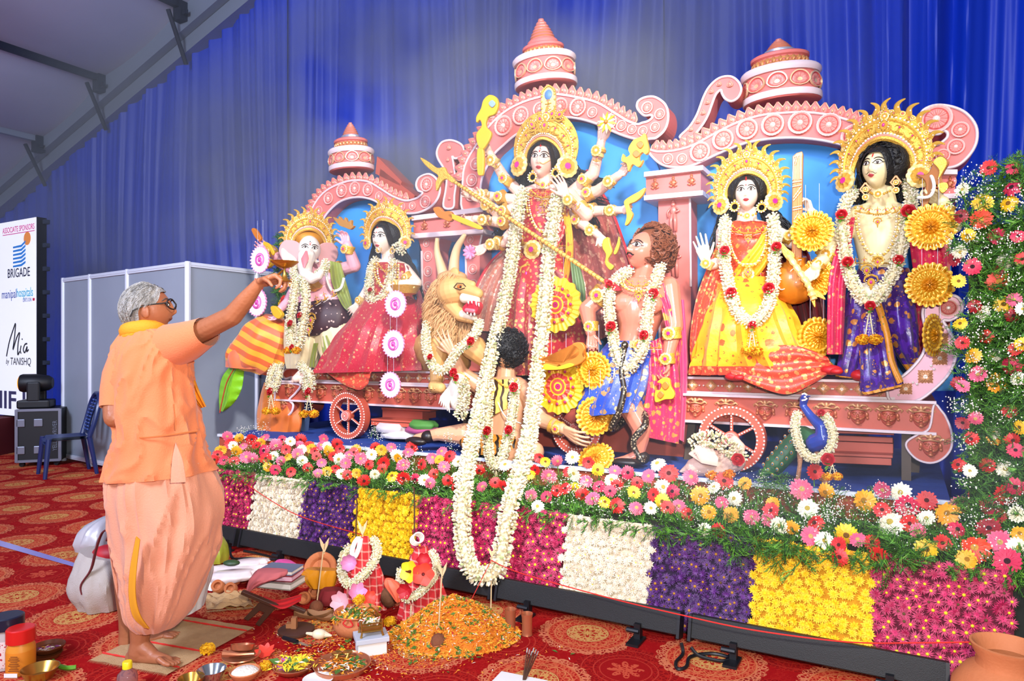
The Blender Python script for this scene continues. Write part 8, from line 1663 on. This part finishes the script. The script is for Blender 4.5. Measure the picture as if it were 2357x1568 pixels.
lathe_thing('plate','white plate cut by the bottom edge below the copper plate','plate',732,1570,[(14,0),(30,4),(35,8),(33,8),(26,4),(.5,3)],PAPW)
r0,p,m,T=lathe_thing('wooden_bowl','dark wooden bowl stacked on another beside the jars','bowl',112,1510,[(14,8),(26,12),(34,24),(33,26),(28,18),(.5,12)],mat('bowl_wood','7a3c1c',.4,vary=('5a2a14',14))); mb=MB(); petals(mb,[(p+V3((r_.gauss(0,.02),r_.gauss(0,.018),.035)),ZX)for i in range(40)],r_,.01,(0,.1,.4,.5,0)); part('petals',mb,PETC_[:3]+[mat('violet','')]+PETC_[4:],r0,kind='stuff',smooth=False)
lathe_thing('wooden_bowl','lower wooden bowl under the filled one','bowl',108,1516,[(16,0),(26,3),(32,13),(30,13),(24,6),(.5,4)],mat('bowl_wood',''))
mb=MB(); mb.tube([G(x,y,.012)for x,y in cr([(122,1520),(138,1534),(158,1538),(175,1536)],4)],[.006+.004*(i>3)for i in range(13)],7); single('green_pod','green pod lying by the wooden bowls','pod',mb,mat('pod_green','5c9a24',.5),G(150,1535))
p=V3((1.755,2.46,0)); r0=thing('clay_pitcher','large round clay pitcher at the bottom right corner','pitcher',p); mb=MB(); mb.lathe([(.07,0),(.14,.05),(.178,.14),(.17,.2),(.13,.255),(.098,.275),(.094,.3),(.112,.335),(.116,.35),(.108,.352),(.094,.335),(.082,.3),(.1,.26),(.12,.2),(.002,.1)],36,MX.Translation(p)); part('body',mb,CLAY,r0)
def jar(lab,x,y,r,h,lidh,body,lid,label):
 r0,p,m,T=lathe_thing('jar',lab,'jar',x,y,[(r*.9,0),(r,3),(r,h*.82),(r*.84,h*.95),(r*.84,h),(.5,h)],body); mb=MB(); mb.lathe([(r*m,h*m*.98),(r*1.0*m,(h+lidh)*m*.98),(r*.92*m,(h+lidh)*m),(.5*m,(h+lidh)*m)],28,T,wob=lambda a,z:1+.015*math.cos(a*20)); part('lid',mb,lid,r0)
 mb=MB(); mb.lathe([(r*1.005*m,h*m*.1),(r*1.012*m,h*m*.12),(r*1.012*m,h*m*.72),(r*1.005*m,h*m*.74)],28,T,False); part('label_wrap',mb,label,r0); return r0,p,m
r0,p,m=jar('orange jar with a red screw lid, bottom left',48,1548,29,74,30,mat('jar_amber','d98a2a',.3,coat=.4),mat('lid_red','d0201c',.3),mat('label_orange','d97f1c',.5))
mb=MB()
for k in range(9):mb.box(p+V3((.01,-29.9*m,(16+k*4)*m)),((26-(k%3)*5)*m,.001,1.6*m))
part('printed_lines',mb,mat('print_brown','7a3f14',.6),r0,smooth=False); mb=MB(); mb.box(p+V3((-.004,-29.6*m,6*m)),(30*m,.002,9*m)); part('paper_strip',mb,PAPW,r0,smooth=False)
jar('dark-lidded jar with a white and red label, behind the orange jar',16,1534,34,92,26,mat('jar_grey','b5a8a4',.4),mat('lid_navy','161c30',.35),mat('label_redwhite','d9c4c0',.5,fn=lambda:mixc(tex('Noise',coords()[3],60)>.56,'dccac6','b03038')))
r0,p,m,T=lathe_thing('water_bottle','clear plastic bottle with yellow cap at the bottom edge','bottle',293,1590,[(20,0),(22,4),(22,30),(20,40),(10,50),(9.5,54),(.5,54)],mat('bottle_clear','dde3e6',.08,trans=.9)); mb=MB(); mb.lathe([(10.5*m,52*m),(10.5*m,66*m),(9*m,68*m),(.5*m,68*m)],16,T); part('cap',mb,mat('cap_yellow','e8d01c',.4),r0)
def mat_cloth(name,lab,cat,q,m_,stripes=(),z=.006,fray=True,folds=0.0):
 A,B,C_,D=[G(*p)for p in q]; mb=MB(); n=24; P=[[lerp(lerp(A,B,i/n),lerp(D,C_,i/n),j/n)+ZX*(z+.004*NZ.noise(V3((i*.3,j*.3,2)))+folds*abs(NZ.noise(V3((i*.16,j*.2,5)))))for j in range(n+1)]for i in range(n+1)]
 mb.grid(P); root=thing(name,lab,cat,(A+C_)/2); part('weave',mb,m_,root)
 for t in stripes:mb=MB(); mb.tube([lerp(lerp(A,B,t),lerp(D,C_,t),j/16)+ZX*(z+.004)for j in range(17)],[.0035+.0015*(j%2)for j in range(17)],5); part('red_stripe',mb,mat('red_thread',''),root)
 if fray:
  mb=MB()
  for a,b in((A,D),(B,C_)):
   for k in range(90):s=lerp(a,b,k/89)+ZX*z; e=s+(a-(B if a is A else A)).normalized()*r_.uniform(.01,.025)+V3((r_.uniform(-.005,.005),0,-.003)); w=V3((.0012,.0012,0)); mb.add([s-w,s+w,e],[(0,1,2)])
  part('fringe',mb,m_,root,kind='stuff',smooth=False)
 return root
mat_cloth('jute_mat','beige jute mat with red stripes under the man\'s feet','mat',((207,1522),(420,1420),(585,1447),(385,1556)),JUTE,(.12,.42,.9))
mat_cloth('jute_cloth','crumpled piece of beige sacking by the small clay pots','cloth',((468,1370),(476,1412),(585,1402),(560,1376)),JUTE,(),.012,True,.05)
def bag(name,lab,rows,d,m_,seed,**k):
 mb=MB(); rowloft(mb,[(a,b,xl,xr,100+d,t)for a,b,xl,xr,t in rows],n=60,pleat=(7,.07),seed=seed,noise=.16,wr=.06,**k); x,y=(rows[-1][2]+rows[-1][3])/2,rows[-1][0]; root=thing(name,lab,'bag',S(x,y,100+d)); part('body',mb,m_,root); return root
SACK=mat('white_sacking','b3a79e',.8,bump=(200,.3)); r0=bag('sack_bag','whitish woven shopping bag with maroon handles, left of the man',[(1262,1285,190,286,.1),(1300,1310,180,300,.15),(1350,1350,176,305,.17),(1394,1392,190,300,.13)],3.78,SACK,3)
MAR=mat('maroon_strap','6a1f24',.8); mb=MB(); mb.tube([S(x,y,103.62)for x,y in cr([(190,1368),(188,1345),(210,1310),(222,1262),(236,1226),(252,1222),(246,1245)],5)],.012,6,flat=.4); part('handle',mb,MAR,r0); mb=MB(); mb.ell(S(250,1275,103.78),(.09,.06,.05)); part('red_contents',mb,ROSE,r0)
bag('plastic_bag','white knotted plastic bag on top of the woven shopping bag',[(1190,1188,236,268,.06),(1212,1208,196,285,.11),(1240,1240,184,290,.14),(1262,1266,184,288,.12)],4.02,mat('white_polythene','b4aeb2',.3),5)
bag('sack_bag','tall white cloth bag just right of the man\'s dhoti',[(1262,1262,440,478,.06),(1310,1310,430,484,.1),(1370,1366,416,470,.12),(1416,1400,404,462,.1)],3.52,mat('white_cotton_bag','e9e4e2',.8),7)
r0=bag('plastic_bag','translucent green plastic bag with white handle by the short light bar',[(1232,1232,494,508,.03),(1250,1250,484,520,.06),(1275,1275,482,524,.08),(1292,1292,486,522,.07)],4.5,mat('green_polythene','a3a838',.25,alpha=.85),9)
def slabs(name,lab,cat,items,group=None):
 for i,(lb,x,y,w,dp,h,z,rot_,m_,m3)in enumerate(items):
  p,m=K(x,y); root=thing(name,lb,cat,p+ZX*z,group); rt=MX.Rotation(rot_,3,'Z'); mb=MB(); mb.box(p+ZX*(z+h/2),(w,dp,h*.8),rt); part('pages' if cat=='book' else 'folds',mb,m3,root,smooth=False,bevel=.003)
  for q in(0,1):mb=MB(); mb.box(p+ZX*(z+h*(.04 if q==0 else .96)),(w*1.03,dp*1.03,h*.08),rt); part('cover' if cat=='book' else 'wrap',mb,m_,root,smooth=False)
slabs('book','','book',[('lowest thick grey book on the folding stand',640,1394,.24,.15,.035,.115,-.25,mat('cover_grey','9a8f80',.6),PAPW),('pink-edged book in the middle of the pile',645,1392,.2,.14,.03,.15,-.15,mat('cover_maroon','8a2030',.5),mat('pages_pink','e8b4c8',.7)),('topmost book of the pile under the pink towel',648,1390,.19,.13,.022,.18,-.2,mat('cover_blue','6a7a9a',.5),PAPW)],'books on the folding stand')
r0=thing('folding_stand','dark wooden folding book stand draped with red cloth','stand',G(620,1430))
for L in([(600,1384),(636,1398),(597,1443),(587,1438),(608,1411),(597,1407),(571,1430),(560,1425),(588,1396)],[(667,1392),(704,1407),(700,1412),(660,1400)]):mb=MB(); mb.prism([S(x,y,103.5 if x>0 else 0)for x,y in L],V3((0,.022,0))); part('leg',mb,WOOD,r0,smooth=False,bevel=.003)
mb=MB(); mb.prism([S(x,y,103.49)for x,y in((556,1361),(640,1396),(636,1403),(553,1369))],V3((0,.03,0))); part('board',mb,WOOD,r0,smooth=False,bevel=.003)
mb=MB(); sheet(mb,[(606,1372,103.62),(640,1382,103.55),(694,1368,103.62)],[(612,1386,103.5),(650,1402,103.46),(692,1384,103.54)],fold=(2,.01)); part('red_cloth',mb,mat('red_cloth','d01c22',.8),r0)
def lump(name,lab,rows,d,m_,seed=1,t=.08,cat='cloth'):
 mb=MB(); rowloft(mb,[(a,b,xl,xr,100+d,t*k)for a,b,xl,xr,k in rows],pleat=(9,.08),seed=seed,noise=.14,n=50); x,y=(rows[-1][2]+rows[-1][3])/2,rows[-1][0]; return single(name,lab,cat,mb,m_,S(x,y,100+d))
lump('pink_towel','dusty pink towel with white stripe thrown over the books',[(1312,1314,592,660,.5),(1324,1326,580,655,.9),(1340,1336,574,620,.8),(1364,1350,568,592,.5)],3.62,mat('towel_pink','d9757c',.9),3)
lump('magenta_cloth','magenta cloth heap behind the books',[(1290,1294,636,672,.5),(1306,1310,622,690,1),(1330,1334,618,698,1.1)],4.15,mat('magenta_cloth','d04a92',.8),4); lump('saree_packet','yellow sari folded in a clear packet, leaning on the clay lid',[(1308,1312,704,780,.4),(1324,1326,694,778,.5),(1352,1350,716,770,.5)],3.85,mat('packet_yellow','e59a1e',.25,coat=.6,vary=('c97f1c',10)),5)
lump('red_bundle','dark red cloth bundle below the yellow packet',[(1356,1356,740,786,.5),(1374,1374,735,790,.8),(1388,1388,740,786,.7)],3.75,mat('maroon_cloth','7a1418',.85),6)
for i,(lab,x0,x1,y0,y1,d)in enumerate((('upper wrapped white garment in a clear packet',534,620,1286,1302,4.25),('lower wrapped white garment in a clear packet',488,624,1298,1318,4.2),('wrapped striped white cloth nearest the small clay pots',486,592,1312,1336,4.05))):
 lump('wrapped_cloth',lab,[(y0+5,y0,x0+8,x1-8,.5),((y0+y1)/2+2,(y0+y1)/2-2,x0,x1,.9),(y1+4,y1-6,x0+6,x1-10,.8)],d,mat('wrapped_white','e4dad6',.3,coat=.5,vary=('cdb6b4',16)),i)
mb=MB(); mb.ell(S(533,1296,104.05),(.05,.03,.018),None,12,6); single('folded_leaf','dark green folded leaf on the wrapped white cloths','leaf',mb,mat('leaf_dark','28401c',.5),S(533,1300,104.05))
r0,p,m,T=lathe_thing('grinding_board','round dark wooden board with a small block on it','board',682,1456,[(38,0),(41,3),(41,8),(38,10),(.5,10)],WOOD,n=30); mb=MB(); mb.box(p+V3((-.01,0,.045)),(.025,.025,.06)); mb.box(p+V3((-.03,.01,.03)),(.04,.03,.025)); part('block',mb,mat('block_wood','a0663c',.7),r0,smooth=False)
r0=thing('knife','black-handled kitchen knife lying beside the wooden board','knife',G(690,1478)); mb=MB(); mb.tube([G(652,1468,.01),G(684,1478,.01)],[.009,.011],7); part('handle',mb,CB,r0); mb=MB(); mb.prism([G(682,1474,.006),G(714,1488,.004),G(716,1491,.004),G(680,1482,.006)],ZX*.002); part('blade',mb,STEEL,r0,smooth=False)
mb=MB(); q=G(735,1472)+ZX*.025; mb.ell(q,(.036,.026,.024),None,14,9); mb.tube([q+V3((.02,0,0)),q+V3((.06,0,-.008))],[.018,.004],8); mb.tube([q+V3((-.03,0,0)),q+V3((-.065,.01,.0))],[.01,.006],7); single('conch_shell','cream conch shell near the knife','shell',mb,mat('shell_cream','e9d8b4',.4),q-ZX*.025)
for i,(x,y,a)in enumerate(((745,1432,-.35),(722,1428,.1))):
 p,m=K(x,y); mb=MB(); mb.grid([[p+V3((math.cos(a)*s*.1-math.sin(a)*w*.03*math.sqrt(max(0,1-s*s)),math.sin(a)*s*.1+math.cos(a)*w*.03*math.sqrt(max(0,1-s*s)),.006+.028*w*w+.02*s*s))for w in(-1,-.5,0,.5,1)]for s in[k/6-1 for k in range(13)]]); single('leaf_boat',('brown leaf boat with a pink bud beside the board','brown leaf boat with white blossoms beside the clay ball')[i],'leaf',mb,mat('dry_leaf','9a6a44',.7),p)
p,m=K(854,1500); rt=MX.Rotation(.35,3,'Z'); r0=thing('white_box','white carton pedestal carrying the little brass throne','box',p); mb=MB(); mb.box(p+ZX*.03,(.13,.1,.06),rt); part('body',mb,PAPW,r0,smooth=False,bevel=.002); mb=MB(); mb.box(p+ZX*.07,(.15,.12,.022),rt); part('lid',mb,mat('lid_grey','c2c4cc',.6),r0,smooth=False,bevel=.002)
pt=p+ZX*.081; r0=thing('brass_throne','tiny pierced brass throne with blossoms on the white box','throne',pt)
for sx in(-1,1):
 for sy in(-1,1):mb=MB(); mb.tube([pt+rt@V3((sx*.05,sy*.035,0)),pt+rt@V3((sx*.045,sy*.03,.02)),pt+rt@V3((sx*.048,sy*.033,.075))],[.006,.004,.004],6); part('leg',mb,BRS,r0)
for z in(.025,.045,.06):mb=MB(); q=[pt+rt@V3((x*.048,y*.033,z))for x,y in((-1,-1),(1,-1),(1,1),(-1,1),(-1,-1))]; mb.tube(q,.0035,5); part('rail',mb,BRS,r0)
mb=MB(); mb.box(pt+ZX*.03,(.09,.06,.006),rt); part('seat',mb,BRS,r0,smooth=False); mb=MB(); mb.tube([pt+rt@V3((x*.045,.034,.06+.05*math.cos(x*1.5)))for x in(-1,-.6,-.3,0,.3,.6,1)],.005,5); mb.tube([pt+rt@V3((x*.025,.034,.06+.03*math.cos(x*1.5)))for x in(-1,-.5,0,.5,1)],.004,5); part('backrest',mb,BRS,r0)
mb=MB(); petals(mb,[(pt+V3((r_.gauss(0,.02),r_.gauss(0,.014),.045+.025*r_.random())),V3((r_.gauss(0,.6),-.5,.8)).normalized())for i in range(70)],r_,.011,(0,.05,.7,.15,.1)); part('blossoms',mb,PETC_,r0,kind='stuff',smooth=False)
q=S(905,1372,103.55); r0=thing('coral_flower','coral coloured cloth flower between the two veiled pots','flower',q); mb=MB(); rowloft(mb,[(1332,1334,888,904,103.5,.015),(1345,1348,886,922,103.5,.03),(1368,1366,902,926,103.5,.03),(1384,1384,912,922,103.5,.02)],pleat=(7,.16),noise=.2); part('petals',mb,mat('coral','ef6a4a',.6),r0)
mb=MB(); q=S(896,1374,103.66); mb.ell(q,(.045,.045,.055),None,16,10); single('coconut','brown coconut between the veiled pots','coconut',mb,mat('coconut_brown','6a4024',.9,bump=(40,.8)),q-ZX*.055)
q=G(1215,1562); r0=thing('white_tray','white rectangular tray cut by the bottom edge','tray',q); mb=MB(); mb.prism([G(x,y,.02)for x,y in((1154,1544),(1262,1566),(1240,1620),(1110,1590))],ZX*-.018); part('base',mb,PAPW,r0,smooth=False,bevel=.004)
for k in range(6):
 a,b=G(1204+k,1566,.02),S(1214+k*5,1492+4*(k%3),102.98+.01*k); st=thing('incense_stick',('first','second','third','fourth','fifth','sixth')[k]+' dark incense stick from the left, standing in the white tray','incense',a,'incense sticks'); mb=MB(); mb.tube([a,lerp(a,b,.85)],.0026,6); part('stick',mb,STK,st); mb=MB(); mb.tube([lerp(a,b,.85),b],.0028,6); part('ash_tip',mb,mat('ash','a8a09a',.9),st)
mb=MB(); P=[G(x,y,.004)for x,y in((-40,1232),(60,1262),(178,1298))]; Q=[G(x,y,.004)for x,y in((-40,1246),(60,1274),(174,1306))]; mb.grid([P,Q]); single('floor_tape','glossy lilac tape strip across the carpet at the left','tape',mb,mat('tape_lilac','8f86c8',.25,spec=.8),P[1])
# incense haze drifting over the tableau
def haze(name,lab,c,size,dens,sc,lo,hi,col=(.86,.9,1)):
 m=bpy.data.materials.new(name); m.use_nodes=True; nt=m.node_tree; EX.nt=nt; nt.nodes.clear()
 o=nt.nodes.new('ShaderNodeOutputMaterial'); v=nt.nodes.new('ShaderNodeVolumeScatter'); v.inputs['Color'].default_value=col+(1,); v.inputs['Anisotropy'].default_value=.1
 x,y,z,vv=coords('Object'); n=tex('Noise',vv,sc,0,Detail=2.5,Roughness=.55)
 r=xf('SQRT',x*x/(size[0]**2/4)+y*y/(size[1]**2/4)+z*z/(size[2]**2/4))
 f=xf('MULTIPLY',xf('MAXIMUM',0,xf('MINIMUM',1,(n-lo)/(hi-lo))),xf('MAXIMUM',0,xf('MINIMUM',1,(1-r)*1.8)))
 nt.links.new((f*dens).k,v.inputs['Density']); nt.links.new(v.outputs[0],o.inputs['Volume'])
 mb=MB(); mb.box((0,0,0),size); p=part(name,mb,m,None,local=True,smooth=False); p.location=c; p.rotation_euler[2]=ANG
 return tag(p,lab,'haze',None,'stuff')
haze('incense_haze','pale incense cloud before the drape, above and behind the left arches',SL(-4.3,5.8,3.5),(9.5,1.0,5.6),2.9,.7,.38,.74)
haze('incense_haze','faint haze hanging over the booth and far drape at the left',SL(-9.5,5.3,3.6),(10,2.0,6.6),.42,.5,.25,.8)
haze('incense_haze','thin incense veil over the central and left figures',SL(-3.1,4.55,2.2),(5.2,1.5,3.4),.3,.8,.3,.75)
haze('incense_haze','thin incense haze over the flower bed before the right plinth',SL(-.5,3.55,.82),(3.0,1.1,1.2),.3,1.6,.35,.75)
